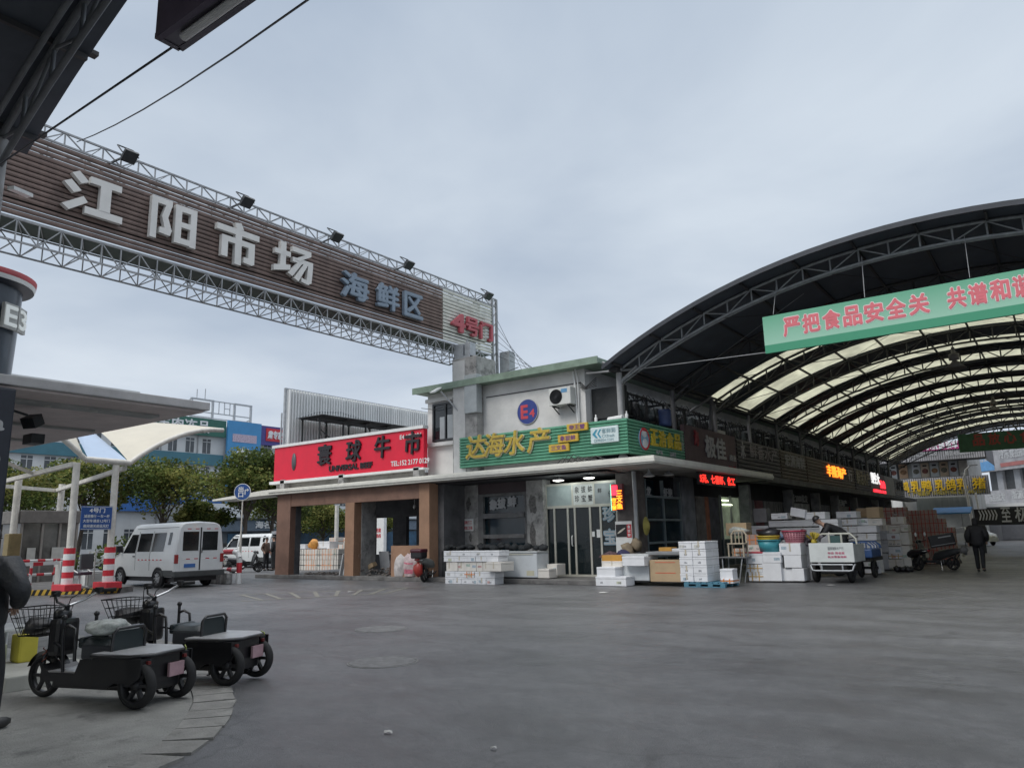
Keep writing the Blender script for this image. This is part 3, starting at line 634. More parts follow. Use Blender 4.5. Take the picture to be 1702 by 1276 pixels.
# ---------------------------------------------------------------- hall side of the building
SX = -11.3
tb = thing('fish_tank_rack', 'tall rack of dark blue glass tanks at the building corner', 'fish tank', (SX,24.2,.15))
f = MB()
for z in (.75,1.2,1.95,2.72): f.box(SX-.05,SX+.08,22.95,25.75,z-.03,z+.04)
for y in (22.95,24.3,25.72): f.box(SX-.05,SX+.06,y-.03,y+.03,.15,3.3)
f.build('frame', mat('tank_rail', (.2,.24,.26), .4, metal=.4), tb)
for z0, z1 in ((.2,.72),(.8,1.16),(1.24,1.9),(2.0,2.68)): MB().box(SX-.02,SX,22.98,25.7,z0,z1).build('pane', TANKG, tb)
MB().box(SX-1.0,SX-.9,22.9,25.8,.15,3.4).build('back_panel', WATER, tb)
m = MB(); letters(m, '龙', (SX+.02,23.05,2.75), YP, .35, .3, .01, .03); letters(m, '虾鲍', (SX+.02,24.4,2.75), YP, .7, .3, .01, .03); m.build('lettering', LETW, tb)
part('side_pier', MB().bev(SX-.3,SX+.1,25.85,26.9,.15,3.5,.02), mat('blue_grey_render', (.2,.21,.23), .8, var=.3, scale=2))
sw = MB(); sw.box(-12.6,SX-.6,26.9,70,.13,3.8); sw.box(-12.6,SX-.56,26.9,70,.14,.2)
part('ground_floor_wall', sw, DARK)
DOORS = [(27.1,28.2,(.10,.03,.035)),(28.3,29.2,(.12,.11,.105)),(29.2,29.6,(.22,.09,.05)),(29.6,30.7,(.05,.05,.06)),(33.4,35.2,(.05,.05,.055)),(35.4,36.4,(.10,.035,.04)),(36.5,39.5,(.07,.07,.075)),(39.8,44.5,(.16,.165,.175)),(45.2,49,(.06,.06,.07)),(49.3,54,(.11,.105,.09)),(54.4,56,(.25,.03,.035)),(56.6,61,(.09,.09,.095)),(61.3,66,(.08,.08,.085))]
for i, (a, b, c) in enumerate(DOORS):
    m = MB(); m.box(SX-.55,SX-.45,a,b,.15,2.9)
    n = 8
    for k in range(n): m.box(SX-.45,SX-.43,a+(b-a)*k/n+.01,a+(b-a)*(k+.6)/n,.2,2.85)
    m.box(SX-.6,SX-.5,a-.1,b+.1,.13,.2); part('shop_door', m, mat('shop_door_%d' % i, tuple(min(.6,2.1*q+.02) for q in c), .6, var=.3, scale=3))
for y in (33.2,39.65,44.8,49.15,54.2,61.15,66.2): part('side_pier', MB().bev(SX-.4,SX+.05,y-.15,y+.15,.15,3.5,.02), mat('side_pier_grey', (.26,.265,.28), .8, var=.3))
m = MB(); letters(m, '主营 2000批发', (SX-.35,40.2,2.95), YP, 3.6, .4, .02, .02); letters(m, '鲜活海产', (SX-.35,49.8,2.9), YP, 3.2, .4, .02, .02); part('door_lettering', m, LETW)
# lit shop interior behind a doorway
li = thing('shop_doorway', 'lit greenish shop doorway with tube lights half way along the hall side', 'doorway', (SX,32,.15))
MB().box(SX-.5,SX-.45,30.9,33.1,1.2,2.95).build('lit_pane', mat('lit_interior', (.20,.24,.17), .5, emit=.45, var=.35, scale=2), li)
MB().box(SX-.52,SX-.42,30.8,33.2,.15,1.2).build('lower_panel', mat('door_teal', (.06,.09,.10), .5, var=.3), li)
f = MB()
for y in (30.85,32.0,33.15): f.box(SX-.46,SX-.38,y-.04,y+.04,.15,3.0)
f.build('frame', GREY, li)
MB().tube([(SX-.4,31.0,2.8),(SX-.4,31.7,2.8)], .03).tube([(SX-.4,31.0,2.62),(SX-.4,32.1,2.62)], .03).build('tube_light', mat('lit_tube', (.9,1,.7), .4, emit=2.5, var=0), li)
# LED ticker under the awning
le = thing('led_ticker', 'red scrolling LED board under the awning on the hall side', 'sign', (-9.9,29.2,3.1))
lp = (-9.900, 24.355, 3.428); lq = (-9.900, 27.657, 3.349)
MB().box(-9.98,-9.9,lp[1]-.1,lq[1]+.1,3.1,3.52).build('case', BLACK, le)
t = MB(); letters(t, '5元、七喜虾、化工', (-9.9,lp[1],3.17), YP, lq[1]-lp[1], .28, .006, .045); t.build('lettering', mat('led_red', (1,.03,.02), .5, emit=2.3, var=.4, scale=25), le)
# sign boards of the hall side, one per shop
g2s = thing('shop_sign', 'dark green slatted sign with yellow characters and a round badge round the corner', 'sign', (-10.8,23.2,3.97))
m = MB(); 
for i in range(11): 
    h = 1.11/11; z = 3.97+i*h; m.prism([(-10.83,z),(-10.78,z+h*.18),(-10.78,z+h*.72),(-10.83,z+h)], 21.02, 25.3, 'Y')
m.build('slats', GS, g2s); MB().box(-10.95,-10.832,21.14,25.3,3.97,5.08).build('backing', GSB, g2s)
t = MB(); YL = mat('yellow_letter', (.60,.45,.04), .45, var=.1)
for i, chh in enumerate('正浩食品'): letters(t, chh, (-10.78,22.55+.62*i,4.36), YP, .5, .52, .05, .03)
t.build('lettering', YL, g2s)
t = MB(); letters(t, '海鲜批发', (-10.77,25.0,4.95), (0,0,-1), .5, .14, .01, V=YP); 
t = MB()
for i, chh in enumerate('三文鱼店'): letters(t, chh, (-10.77,25.05,4.85-.16*i), YP, .14, .13, .01, .01)
letters(t, '水产冻', (-10.77,22.9,4.08), YP, .5, .15, .01, .02); letters(t, '品批发', (-10.77,24.0,4.08), YP, .5, .15, .01, .02)
t.build('small_lettering', LETW, g2s)
b = MB(); b.lathe([(0,0),(.36,0),(.36,.04),(0,.04)], c=(-10.78,22.05,4.5), axis='X', n=24, smooth=False); b.build('badge', mat('badge_blue', (.20,.38,.52), .5), g2s)
b = MB()
for (dy, dz, sy, sz, ph) in ((0,.18,.2,.13,0),(.03,-.14,.2,.16,0)):
    b.ball((-10.735,22.05+dy,4.5+dz), 1, 10, (.01,sy,sz))
b.build('badge_emblem', mat('badge_white', (.6,.62,.64), .5), g2s)
b = MB(); b.lathe([(.3,0),(.36,0),(.36,.012),(.3,.012)], c=(-10.738,22.05,4.5), axis='X', n=24); b.ball((-10.735,22.05,4.80),1,10,(.012,.2,.07)); b.build('badge_rim', RED, g2s)
def side_sign(y0, y1, lab, col, txts, z0=3.78, z1=5.3, slat=True, horiz=True, x=-10.8):
    t = thing('shop_sign', lab, 'sign', (x,(y0+y1)/2,z0))
    m = MB()
    if slat:
        n = 9
        for i in range(n):
            h = (z1-z0)/n; z = z0+i*h; m.prism([(x-.04,z),(x+.02,z+h*.2),(x+.02,z+h*.7),(x-.04,z+h)], y0+.04, y1-.04, 'Y')
        m.box(x-.15,x-.04,y0,y1,z0,z1)
    else: m.bev(x-.15,x,y0,y1,z0,z1,.02)
    m.build('board', col, t)
    for body, ya, yb, za, zb, mm, bold in txts:
        l = MB(); letters(l, body, (x+.025,ya,za), YP, yb-ya, zb-za, .03, bold); l.build('lettering', mm, t)
    return t
DB = mat('dark_sign', (.075,.07,.075), .6, var=.25); PL = mat('plum_sign', (.085,.05,.06), .6, var=.25); BS = mat('brown_slat', (.125,.105,.09), .65, var=.25); GB = mat('grey_slat', (.22,.225,.23), .6, var=.2)
DIML = mat('dim_letter', (.36,.35,.36), .6); DIMY = mat('dim_gold_letter', (.24,.21,.13), .6); DIMR = mat('dim_red_letter', (.25,.03,.04), .6)
side_sign(25.4,30.6, 'plum black sign with two tall silver brush characters', PL, [('极佳',27.2,29.3,4.3,5.1,DIML,.03),('商业',29.7,30.4,4.3,4.55,DIML,.02),('电话:13917205808 18616230088',26.3,29.3,3.9,4.03,DIML,.01),('批发',29.5,30.4,3.88,4.08,DIMR,.02),('海',26.2,26.6,4.65,5.2,DIMR,.03)], slat=False, z0=3.75, z1=5.35)
side_sign(30.7,36.5, 'dark slatted sign with faint characters next to the silver brush sign', DB, [('鲜香水产',32.2,36,4.6,5.2,mat('faint_letter', (.20,.18,.19), .6),.02),('水',31.1,31.6,4.5,5.2,DIML,.01)])
side_sign(36.6,41, 'brown slatted sign with dull raised characters in the middle of the hall side', BS, [('宏源海鲜',37.2,40.6,4.55,5.15,mat('faint_grey_letter', (.24,.24,.24), .6),.03)])
side_sign(41.1,52, 'dark sign board with four glowing orange characters', BS, [('丰隆海产',45.1,49.6,4.45,5.1,mat('led_orange', (1,.24,.02), .5, emit=2.2, var=.1),.025),('行',50.2,51.2,4.4,5.1,DIML,.02)])
side_sign(52.1,56.8, 'dark slatted sign with dim gold characters', DB, [('鲜活水产',52.5,56.4,4.3,5.2,DIMY,.03)])
side_sign(56.9,62, 'black sign with lit white characters above a glowing red line', DB, [('野生大',57.1,59.9,4.55,5.3,mat('lit_white_letter', (.9,.9,.9), .5, emit=.9),.03),('海鱼',60,61.8,4.3,4.85,mat('lit_red_letter', (1,.03,.05), .5, emit=1.8),.03),('冰鲜海鱼 批发',57.4,61.8,3.95,4.15,mat('lit_red_letter', (1,.03,.05), .5, emit=1.8),.03)], slat=False)
side_sign(62.1,65.8, 'plain grey framed sign panel near the far end of the hall side', GB, [], slat=False)
side_sign(65.9,70, 'last slatted grey sign with small dark characters at the far end', GB, [('水产品',66.4,69.4,4.4,5.1,DARK,.03)])
# ---------------------------------------------------------------- arched market halls
ROOFU = mat('dark_roof_sheet', (.06,.072,.092), .6, var=.2, scale=1.5)
SKYL = mat('cream_skylight_sheet', (.78,.77,.66), .6, var=.14, scale=1.2, trans=.8, dirt=((.40,.37,.28), .60, .9))
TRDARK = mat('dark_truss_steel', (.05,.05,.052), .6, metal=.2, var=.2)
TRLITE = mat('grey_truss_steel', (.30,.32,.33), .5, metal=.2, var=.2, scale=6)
XC, RAD = -2.2, 18.3
def zarc(x, apex=9.15, r=RAD): return apex-(r-math.sqrt(r*r-(x-XC)**2))
XS = [-11.3+i*(9.1*2)/28 for i in range(29)]
def arc_strip(m, y0, y1, apex, xs=XS, th=.05):
    n = len(xs); vs = []
    for y in (y0, y1):
        for x in xs: vs.append((x,y,zarc(x,apex))); 
        for x in xs: vs.append((x,y,zarc(x,apex)-th))
    fs = []
    for i in range(n-1):
        fs += [(i,i+1,2*n+i+1,2*n+i), (n+i,3*n+i,3*n+i+1,n+i+1), (i,n+i,n+i+1,i+1), (2*n+i,2*n+i+1,3*n+i+1,3*n+i)]
    m.add(vs, fs, False)
def truss(m, y, apex, d0, d1, r, n=6, x0=-11.15, x1=6.75, k=24, dbl=0):
    xs = [x0+(x1-x0)*i/k for i in range(k+1)]
    up = [(x,y,zarc(x,apex)-d0) for x in xs]; lo = [(x,y,zarc(x,apex)-d1) for x in xs]
    m.tube(up, r, n); m.tube(lo, r*.9, n)
    if dbl: m.tube([(a,b+dbl,c+.03) for a,b,c in lo], r*.8, n)
    for i in range(k+1):
        m.bar(up[i], lo[i], r*.6, 5)
        if i < k: m.bar(*( (lo[i], up[i+1]) if i % 2 else (up[i], lo[i+1]) ), r*.5, 5)
hr = thing('market_hall', 'long open market hall with a dark arched roof striped by cream skylights', 'market hall', (-2.2,21.3,0))
STR = [(28.8,30.2),(31.8,33.5),(35.7,37.3),(39.0,41.0),(43.2,44.8),(46.6,48.4),(50.2,52.0),(53.8,55.6),(57.4,59.4),(61.2,63.2),(65.0,67.2)]
o = MB(); y = 20.5
for a, b in STR: arc_strip(o, y, a, 9.15); y = b
arc_strip(o, y, 70.3, 9.15); o.build('roof', ROOFU, hr)
for a, b in STR:
    m = MB(); arc_strip(m, a+.004, b-.004, 9.145, th=.012); m.build('skylight', SKYL, hr)
f = MB()
xs = XS
for i in range(len(xs)-1): f.quad((xs[i],20.44,zarc(xs[i])-.12),(xs[i+1],20.44,zarc(xs[i+1])-.12),(xs[i+1],20.44,zarc(xs[i+1])+.02),(xs[i],20.44,zarc(xs[i])+.02)); f.quad((xs[i],20.5,zarc(xs[i])-.12),(xs[i+1],20.5,zarc(xs[i+1])-.12),(xs[i+1],20.44,zarc(xs[i+1])-.12),(xs[i],20.44,zarc(xs[i])-.12))
f.build('roof_edge', mat('roof_edge_metal', (.05,.055,.065), .5, metal=.3, var=.15), hr)
TY = [21.3+4.08*i for i in range(13)]
for i, y in enumerate(TY):
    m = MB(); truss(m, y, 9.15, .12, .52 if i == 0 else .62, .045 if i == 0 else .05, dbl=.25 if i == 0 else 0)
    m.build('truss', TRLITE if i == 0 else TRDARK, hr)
p = MB(); a0 = math.asin((-11.0-XC)/RAD); a1 = math.asin((6.6-XC)/RAD)
for i in range(13):
    a = a0+(a1-a0)*i/12; x = XC+RAD*math.sin(a); z = 9.15-RAD*(1-math.cos(a))
    p.sq((x,20.6,z-.1),(x,70.2,z-.1),.06,.08)
for j in range(len(TY)-1):      # thin tie rods between the trusses
    for x in (-10.6,-7.5,-4.4,-1.3,1.8): p.bar((x,TY[j],zarc(x)-.6),(x+1.5,TY[j+1],zarc(x+1.5)-.15),.012,4)
p.build('purlins', TRDARK, hr)
for i, y in enumerate(TY):
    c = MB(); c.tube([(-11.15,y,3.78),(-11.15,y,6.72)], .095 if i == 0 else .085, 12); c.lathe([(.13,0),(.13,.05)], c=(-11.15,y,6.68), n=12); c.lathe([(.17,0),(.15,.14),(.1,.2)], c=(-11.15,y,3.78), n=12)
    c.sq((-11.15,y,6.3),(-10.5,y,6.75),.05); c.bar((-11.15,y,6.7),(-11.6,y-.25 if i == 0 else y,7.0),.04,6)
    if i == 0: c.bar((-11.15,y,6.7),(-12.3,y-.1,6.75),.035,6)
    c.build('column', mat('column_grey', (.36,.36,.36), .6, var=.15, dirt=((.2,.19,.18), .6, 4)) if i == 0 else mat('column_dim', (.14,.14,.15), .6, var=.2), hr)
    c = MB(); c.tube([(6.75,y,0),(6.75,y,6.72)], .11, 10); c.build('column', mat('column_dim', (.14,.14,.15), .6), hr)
b = MB(); b.box(-11.3,-11.05,20.9,70,6.62,6.74); b.build('eave_beam', TRDARK, hr)
g = MB(); g.bar((-11.1,21.25,6.65), (-6.25,21.0,6.45), .014, 5); g.bar((-6.0,20.95,7.5),(-5.9,21.2,8.5),.01,4); g.bar((-3.6,20.95,7.5),(-3.6,21.2,8.7),.012,4); g.bar((-1.2,20.95,7.5),(-1.2,21.2,8.7),.01,4)
for k in range(5): g.bar((-11.2,25.4+k*3,6.6),(-5.5+k*.6,22.5+k*2,8.4),.008,4)
g.build('tie_rods', GREY, hr)
# banner hung in the hall mouth
bn = thing('banner', 'wide green banner with pink characters hung across the mouth of the arched hall', 'banner', (-2,20.95,6.4))
BG = bpy.data.materials.new('banner_green'); BG.use_nodes = True
t = BG.node_tree; pr = t.nodes['Principled BSDF']; co = t.nodes.new('ShaderNodeTexCoord'); sp = t.nodes.new('ShaderNodeSeparateXYZ'); rp = t.nodes.new('ShaderNodeValToRGB')
mr = t.nodes.new('ShaderNodeMapRange'); t.links.new(co.outputs['Object'], sp.inputs[0]); t.links.new(sp.outputs['Z'], mr.inputs[0]); mr.inputs[1].default_value = 0; mr.inputs[2].default_value = 1.1
t.links.new(mr.outputs[0], rp.inputs[0]); rp.color_ramp.elements[0].color = (.05,.30,.17,1); rp.color_ramp.elements[1].color = (.12,.40,.25,1)
rp.color_ramp.elements[0].position = .2; e = rp.color_ramp.elements.new(.215); e.color = (.32,.58,.44,1)      # the print: dark band below, pale field darkening upwards
t.links.new(rp.outputs[0], pr.inputs['Base Color']); pr.inputs['Roughness'].default_value = .55
MB().add([(x,y,z) for z in (6.4,7.46) for x,y in ((-6.3,20.9),(2.6,20.9),(2.6,21.0),(-6.3,21.0))], [(0,3,2,1),(4,5,6,7),(0,1,5,4),(1,2,6,5),(2,3,7,6),(3,0,4,7)]).build('sheet', BG, bn)
t1 = MB(); t2 = MB(); PINKE = mat('banner_pale_edge', (.80,.74,.72), .6, var=.05); PINK = mat('banner_pink', (.72,.17,.20), .6, var=.06)
for chs, xa, xb in (('严把食品安全关', -5.787, -2.107), ('共谱和谐新', -1.770, 0.500)):
    n = len(chs); st = (xb-xa)/n
    for i, chh in enumerate(chs):
        for mm, bo, dp in ((t2,.075,.004),(t1,.038,.012)): letters(mm, chh, (xa+i*st+.05,20.9,6.8), XP, st*.82, .5, dp, bo)
t2.build('letter_edge', PINKE, bn); t1.build('lettering', PINK, bn)
bn2 = thing('banner', 'small dark green banner with red characters across the far end of the hall', 'banner', (-4,62,5.5))
gp0 = (-5.724, 62.000, 6.597); gp1 = (-5.532, 62.000, 7.871)
MB().box(gp0[0],gp0[0]+11,62,62.15,gp0[2],gp1[2]).build('sheet', mat('banner_dark_green', (.045,.13,.075), .6, var=.15), bn2)
l = MB()
for i, chh in enumerate('品放心食品'): letters(l, chh, (-4.811+i*.93,62,gp0[2]+.4), XP, .68, .78, .03, .03)
l.build('lettering', mat('dim_banner_red', (.36,.07,.06), .6), bn2)
f = MB(); f.tube([(gp0[0]+2.6,62.05,gp1[2]),(gp0[0]+3.0,62.05,gp1[2]+.5),(gp0[0]+3.3,62.05,gp1[2]+.55),(gp0[0]+3.6,62.05,gp1[2])],.05,5)
for x in (.3,2.2,4.4): f.bar((gp0[0]+x,62.05,gp1[2]),(gp0[0]+x,62.05,8.3),.02,4)
f.build('hanger', TRDARK, bn2)
def bay_lamp(loc, lab):
    t = thing('high_bay_lamp', lab, 'lamp', loc)
    MB().lathe([(.05,.75),(.07,.55),(.16,.5),(.16,.3),(.06,.28),(.1,.22),(.35,.0),(.33,0),(.08,.2)], c=loc, n=16).build('lamp_shade', mat('lamp_shade_dim', (.18,.17,.16), .5, metal=.3), t)
    MB().bar((loc[0],loc[1],loc[2]+.75),(loc[0],loc[1],zarc(loc[0])-.5),.015,5).build('rod', TRDARK, t)
bay_lamp((-2.498,29.5,6.839), 'bell shaped lamp hanging from the hall roof, the nearer and larger one')
bay_lamp((-2.414,46.0,7.305), 'bell shaped lamp hanging deeper in the hall, the smaller one')
# ---------------------------------------------------------------- refrigeration gear on the upper ledge
def hose(m, a, b, sag, r=.018):
    a = Vector(a); b = Vector(b); m.tube([a.lerp(b,t)+Vector((0,0,-sag*4*t*(1-t))) for t in [i/6 for i in range(7)]], r, 5)
GEAR = mat('gear_black', (.03,.032,.036), .55, metal=.2, var=.3); GEARB = mat('gear_teal', (.06,.075,.08), .5, var=.3)
def condenser(kind):
    t = thing('condenser_rack', 'dark refrigeration condenser rack', 'refrigeration unit')
    f = MB(); HT = 2.35
    for x in (-.38,.38):
        for y in (-.72,.72): f.sq((x,y,0),(x,y,HT),.06)
    for z in (.15,.85,1.55,2.3):
        f.sq((-.38,-.72,z),(-.38,.72,z),.06); f.sq((.38,-.72,z),(.38,.72,z),.06); f.sq((-.38,-.72,z),(.38,-.72,z),.05); f.sq((-.38,.72,z),(.38,.72,z),.05)
    f.build('frame', GEAR, t, local=True)
    for k, z in enumerate((.2,.9,1.6)):
        c = MB(); q = -1 if k % 2 else 1
        c.bev(-.32,.12,min(-.66*q,.02*q),max(-.66*q,.02*q),z,z+.58,.03); c.lathe([(0,0),(.23,0),(.23,.05),(0,.05)], c=(.13,-.32*q,z+.3), axis='X', n=14)
        c.lathe([(.0,0),(.17,.02),(.19,.1),(.19,.46),(.15,.55),(0,.58)], c=(.08,.38*q,z), n=12)
        if kind: c.lathe([(.0,-.38),(.12,-.36),(.12,.36),(0,.38)], c=(.25,.05,z+.13), axis='Y', n=12)
        c.build('compressor', GEARB if (kind+k) % 2 else GEAR, t, local=True)
    h = MB()
    for k in range(10):
        y = -.7+k*.15; hose(h, (-.2+.5*random.random(),y,HT), (-.2+.5*random.random(),y+random.uniform(.2,.5),HT-.1), -random.uniform(.05,.3))
    for k in range(14): hose(h, (.40,random.uniform(-.72,.72),random.uniform(.8,2.3)), (.42,random.uniform(-.72,.72),random.uniform(.6,2.2)), .22)
    h.build('hoses', BLACK, t, local=True)
    return t
c0 = condenser(0); c1 = condenser(1)
k = 0; y = 22.9
while y < 68:
    src = (c0,c1)[k % 2]; loc = (-11.75+random.uniform(-.08,.08), y, 3.8)
    pos = ('nearest one behind the corner post' if k == 0 else '%s one counted from the corner post' % ORD[k] if k < 12 else '%s one counted past the twelfth' % ORD[k-12])
    lab = 'dark condenser rack on the upper ledge, '+pos
    if k < 2: src.location = loc; src['label'] = lab; src['group'] = 'condenser racks on the upper ledge'
    else: dup(src, loc, (0,math.pi)[(k//2) % 2]*.0, lab, 'condenser racks on the upper ledge')
    k += 1; y += 1.55 if y < 40 else 2.4
m = MB(); m.bev(-12.55,-11.3,21.9,22.1,5.3,6.35,.02)
cb = thing('black_cabinet', 'black cabinet with a glass door on the corner of the upper ledge', 'cabinet', (-11.9,22,3.8)); m.build('top_panel', mat('cabinet_black', (.035,.038,.04), .6, var=.2), cb)
MB().box(-12.5,-11.35,21.98,22.1,3.95,5.3).build('pane', GLASS, cb); f = MB(); f.sq((-12.3,21.9,3.9),(-12.3,21.9,5.2),.06); f.sq((-11.45,21.9,3.9),(-11.45,21.9,5.2),.06); f.sq((-12.3,21.9,5.2),(-11.45,21.9,5.2),.06); f.build('frame', GREY, cb)
m = MB(); m.lathe([(.0,0),(.21,.01),(.23,.1),(.22,.5),(.23,.55),(.2,.6),(0,.61)], c=(-10.98,24.25,5.15), n=16); one(m, 'blue_barrel', mat('barrel_blue', (.035,.06,.16), .5, var=.2), 'dark blue plastic barrel on the upper ledge behind the corner post', 'barrel')
m = MB(); m.box(-11.2,-11.15,29.5,30.5,4.6,5.6); one(m, 'pale_sheet', LWALL, 'pale sheet standing among the condenser racks', 'sheet')
m = MB(); m.tube([(-11.6,21.3,5.12),(-11.05,21.25,5.14)], .1, 10); one(m, 'cloth_roll', WHITE, 'white cloth roll lying on top of the green corner sign', 'cloth')
for i, x in enumerate((-11.5, -10.98)):
    m = MB(); m.lathe([(.05,0),(.055,.15),(.02,.2),(.02,.26),(0,.26)], c=(x-.6*(i==0),21.35,5.1), n=10); one(m, 'bottle', WHITE, ('white bottle on the green sign beside the cloth roll', 'white bottle at the foot of the corner post')[i], 'bottle')
# slanted brace poles and ducts in the upper storey
m = MB(); m.tube([(-10.9,28.2,5.4),(-10.9,28.6,6.7)], .08, 8); m.sq((-11.6,26.2,5.5),(-10.9,28.5,6.75),.08); one(m, 'brace_pole', mat('column_dim', (.14,.14,.15), .6), 'slanted grey brace pole among the condenser racks', 'pole')
# ---------------------------------------------------------------- gantry sign over the gate road
GXF, GXB = -18.0, -18.95
gt = thing('gantry_sign', 'huge steel gantry sign with white block characters on brown slats spanning the gate road', 'gantry sign', (-18.4,14,0))
SLT = mat('brown_steel_slat', (.17,.118,.10), .6, var=.25, scale=2.5, streak=.3, dirt=((.2,.165,.15), .6, 2.5)); SLW = mat('white_steel_slat', (.62,.62,.56), .55, var=.12)
SLR = mat('rear_slat', (.055,.05,.05), .7, var=.2)
Y0, YW, Y1 = 4.4, 20.52, 23.55; ZB, ZT = 8.78, 10.80
def slat_rows(m, y0, y1, x, n=16, sgn=1):
    st = (ZT-ZB)/n
    for i in range(n):
        z = ZB+i*st
        g = .86 if i not in (1,2,n-2) else .70; m.prism([(x-.07,z+st*.1),(x-.012,z),(x,z+st*g*.35),(x-.004,z+st*g*.8),(x-.03,z+st*g),(x-.07,z+st*g*.9)], y0, y1, 'Y')
m = MB(); slat_rows(m, Y0, YW, GXF); m.build('slats', SLT, gt)
m = MB(); slat_rows(m, YW+.02, Y1, GXF, 15); m.build('white_slats', SLW, gt)
m = MB(); slat_rows(m, Y0, Y1, GXB); m.build('rear_slats', SLR, gt)
m = MB(); m.box(-18.6,-18.35,Y0,Y1,9.30,10.40); m.build('core_panel', mat('sign_core', (.05,.055,.055), .8, var=.2), gt)
m = MB(); m.box(-18.9,-18.05,Y0,Y1,8.72,8.75); m.build('floor_plate', mat('gantry_floor', (.06,.08,.07), .7, var=.25), gt)
def flat_truss(m, x, z0, z1, r, n, yE=Y1):
    m.sq((x,Y0,z0),(x,yE,z0),r*2.2); m.sq((x,Y0,z1),(x,yE,z1),r*2.2)
    for i in range(n+1):
        y = Y0+(yE-Y0)*i/n; m.sq((x,y,z0),(x,y,z1),r*1.5)
        if i < n:
            y2 = Y0+(yE-Y0)*(i+1)/n
            m.sq(*(((x,y,z0),(x,y2,z1)) if i % 2 else ((x,y,z1),(x,y2,z0))), r*1.3)
m = MB(); flat_truss(m, GXF-.02, 10.82, 11.14, .02, 44, 23.85); flat_truss(m, GXB, 10.82, 11.14, .015, 22, 23.85)
for i in range(23): m.bar((GXF,Y0+i*.88,11.14),(GXB,Y0+i*.88,11.14),.012,4)
STG = mat('gantry_steel', (.34,.35,.36), .55, metal=.2, var=.2, scale=6); m.build('upper_truss', STG, gt)
m = MB(); flat_truss(m, GXF-.02, 8.18, 8.70, .019, 38, 22.0); flat_truss(m, GXB, 8.18, 8.70, .017, 38, 22.0)
for i in range(38):
    y = Y0+17.6*i/38; y2 = Y0+17.6*(i+1)/38
    m.sq((GXF,y,8.18),(GXB,y,8.18),.022); m.sq((GXF,y,8.70),(GXB,y2,8.70),.018)
for x in (GXF-.02, GXB):
    m.sq((x,23.6,7.2),(x,23.6,11.14),.09); m.sq((x,23.88,7.2),(x,23.88,11.14),.09)
    for i in range(9): m.sq((x,23.6,7.3+i*.42),(x,23.88,7.72+i*.42),.03)
    m.sq((x,22.0,8.18),(x,22.8,8.70),.04); m.sq((x,22.8,8.70),(x,23.6,8.25),.04); m.sq((x,22.0,8.70),(x,23.6,8.70),.05); m.sq((x,22.0,8.25),(x,23.6,8.25),.04); m.sq((x,22.8,8.25),(x,22.8,8.70),.03)
m.build('lower_truss', STG, gt)
m = MB(); m.bev(-18.1,-17.65,21.25,21.6,8.1,8.70,.01); m.bev(-17.55,-17.3,21.25,21.6,8.1,8.70,.01); m.box(-18.1,-17.3,21.2,21.65,8.1,8.2); m.sq((-17.9,21.4,8.2),(-17.5,21.4,8.9),.06); m.build('pier_head', STEEL, gt); m = MB(); m.box(-17.98,-17.5,24.0,24.4,7,8.9); m.build('rear_post', STEEL, gt)
m = MB(); m.tube([(-18.45,4.6,0),(-18.45,4.6,8.3)], .22, 12); m.build('near_column', STEEL, gt)
m = MB()
for k in range(6): m.bar((-17.9,23.8,10.2-.3*k),(-16.8+.35*k,24.6+.2*k,7.2),.008,4)
m.bar((-17.2,24.2,8.2),(-16.3,21.4,7.25),.02,5); m.build('guy_wires', DGREY, gt)
# block characters 江阳市场, drawn stroke by stroke in a unit square
STROKES = {
 '江': [[(.10,.90),(.22,1.0),(.40,.80),(.27,.71)], [(-.02,.64),(.10,.74),(.28,.54),(.16,.44)], [(-.02,.10),(.10,0),(.40,.30),(.32,.42)],
       [(.42,.96),(.97,.96),(.97,.80),(.42,.80)], [(.60,.80),(.79,.80),(.79,.20),(.60,.20)], [(.36,.20),(1.02,.20),(1.02,.03),(.36,.03)]],
 '阳': [[(.0,1.0),(.13,1.0),(.13,0),(.0,0)], [(.13,1.0),(.44,1.0),(.44,.86),(.13,.86)], [(.30,.86),(.44,.90),(.36,.57),(.23,.57)], [(.23,.57),(.36,.57),(.46,.26),(.30,.30)], [(.19,.30),(.46,.30),(.42,.14),(.19,.16)],
       [(.52,.98),(.66,.98),(.66,.04),(.52,.04)], [(.66,.98),(1,.98),(1,.84),(.66,.84)], [(.86,.84),(1,.84),(1,.02),(.86,.02)], [(.66,.58),(.86,.58),(.86,.45),(.66,.45)], [(.66,.18),(.86,.18),(.86,.04),(.66,.04)]],
 '市': [[(.40,1.02),(.55,1.06),(.62,.90),(.46,.86)], [(.0,.88),(1,.88),(1,.73),(.0,.73)], [(.43,.73),(.58,.73),(.58,-.02),(.43,-.02)], [(.12,.63),(.43,.63),(.43,.49),(.12,.49)], [(.12,.49),(.26,.49),(.26,.10),(.12,.10)], [(.58,.63),(.90,.63),(.90,.49),(.58,.49)], [(.75,.49),(.90,.49),(.90,.10),(.75,.10)], [(.64,.22),(.75,.22),(.90,.10),(.84,.06),(.64,.08)]],
 '场': [[(.14,1.0),(.28,1.0),(.28,.22),(.14,.18)], [(.0,.76),(.40,.76),(.40,.62),(.0,.62)], [(-.02,.28),(.40,.40),(.40,.26),(-.02,.12)],
       [(.44,.96),(.94,.96),(.94,.82),(.44,.82)], [(.78,.82),(.94,.82),(.62,.58),(.50,.62)], [(.46,.66),(1.0,.66),(1.0,.53),(.46,.53)], [(.87,.53),(1.0,.53),(.97,.06),(.84,.10)], [(.70,.14),(.84,.10),(.97,.06),(.88,-.02),(.70,.02)],
       [(.58,.53),(.70,.53),(.46,.10),(.34,.16)], [(.74,.53),(.85,.53),(.62,.0),(.50,.06)]]}
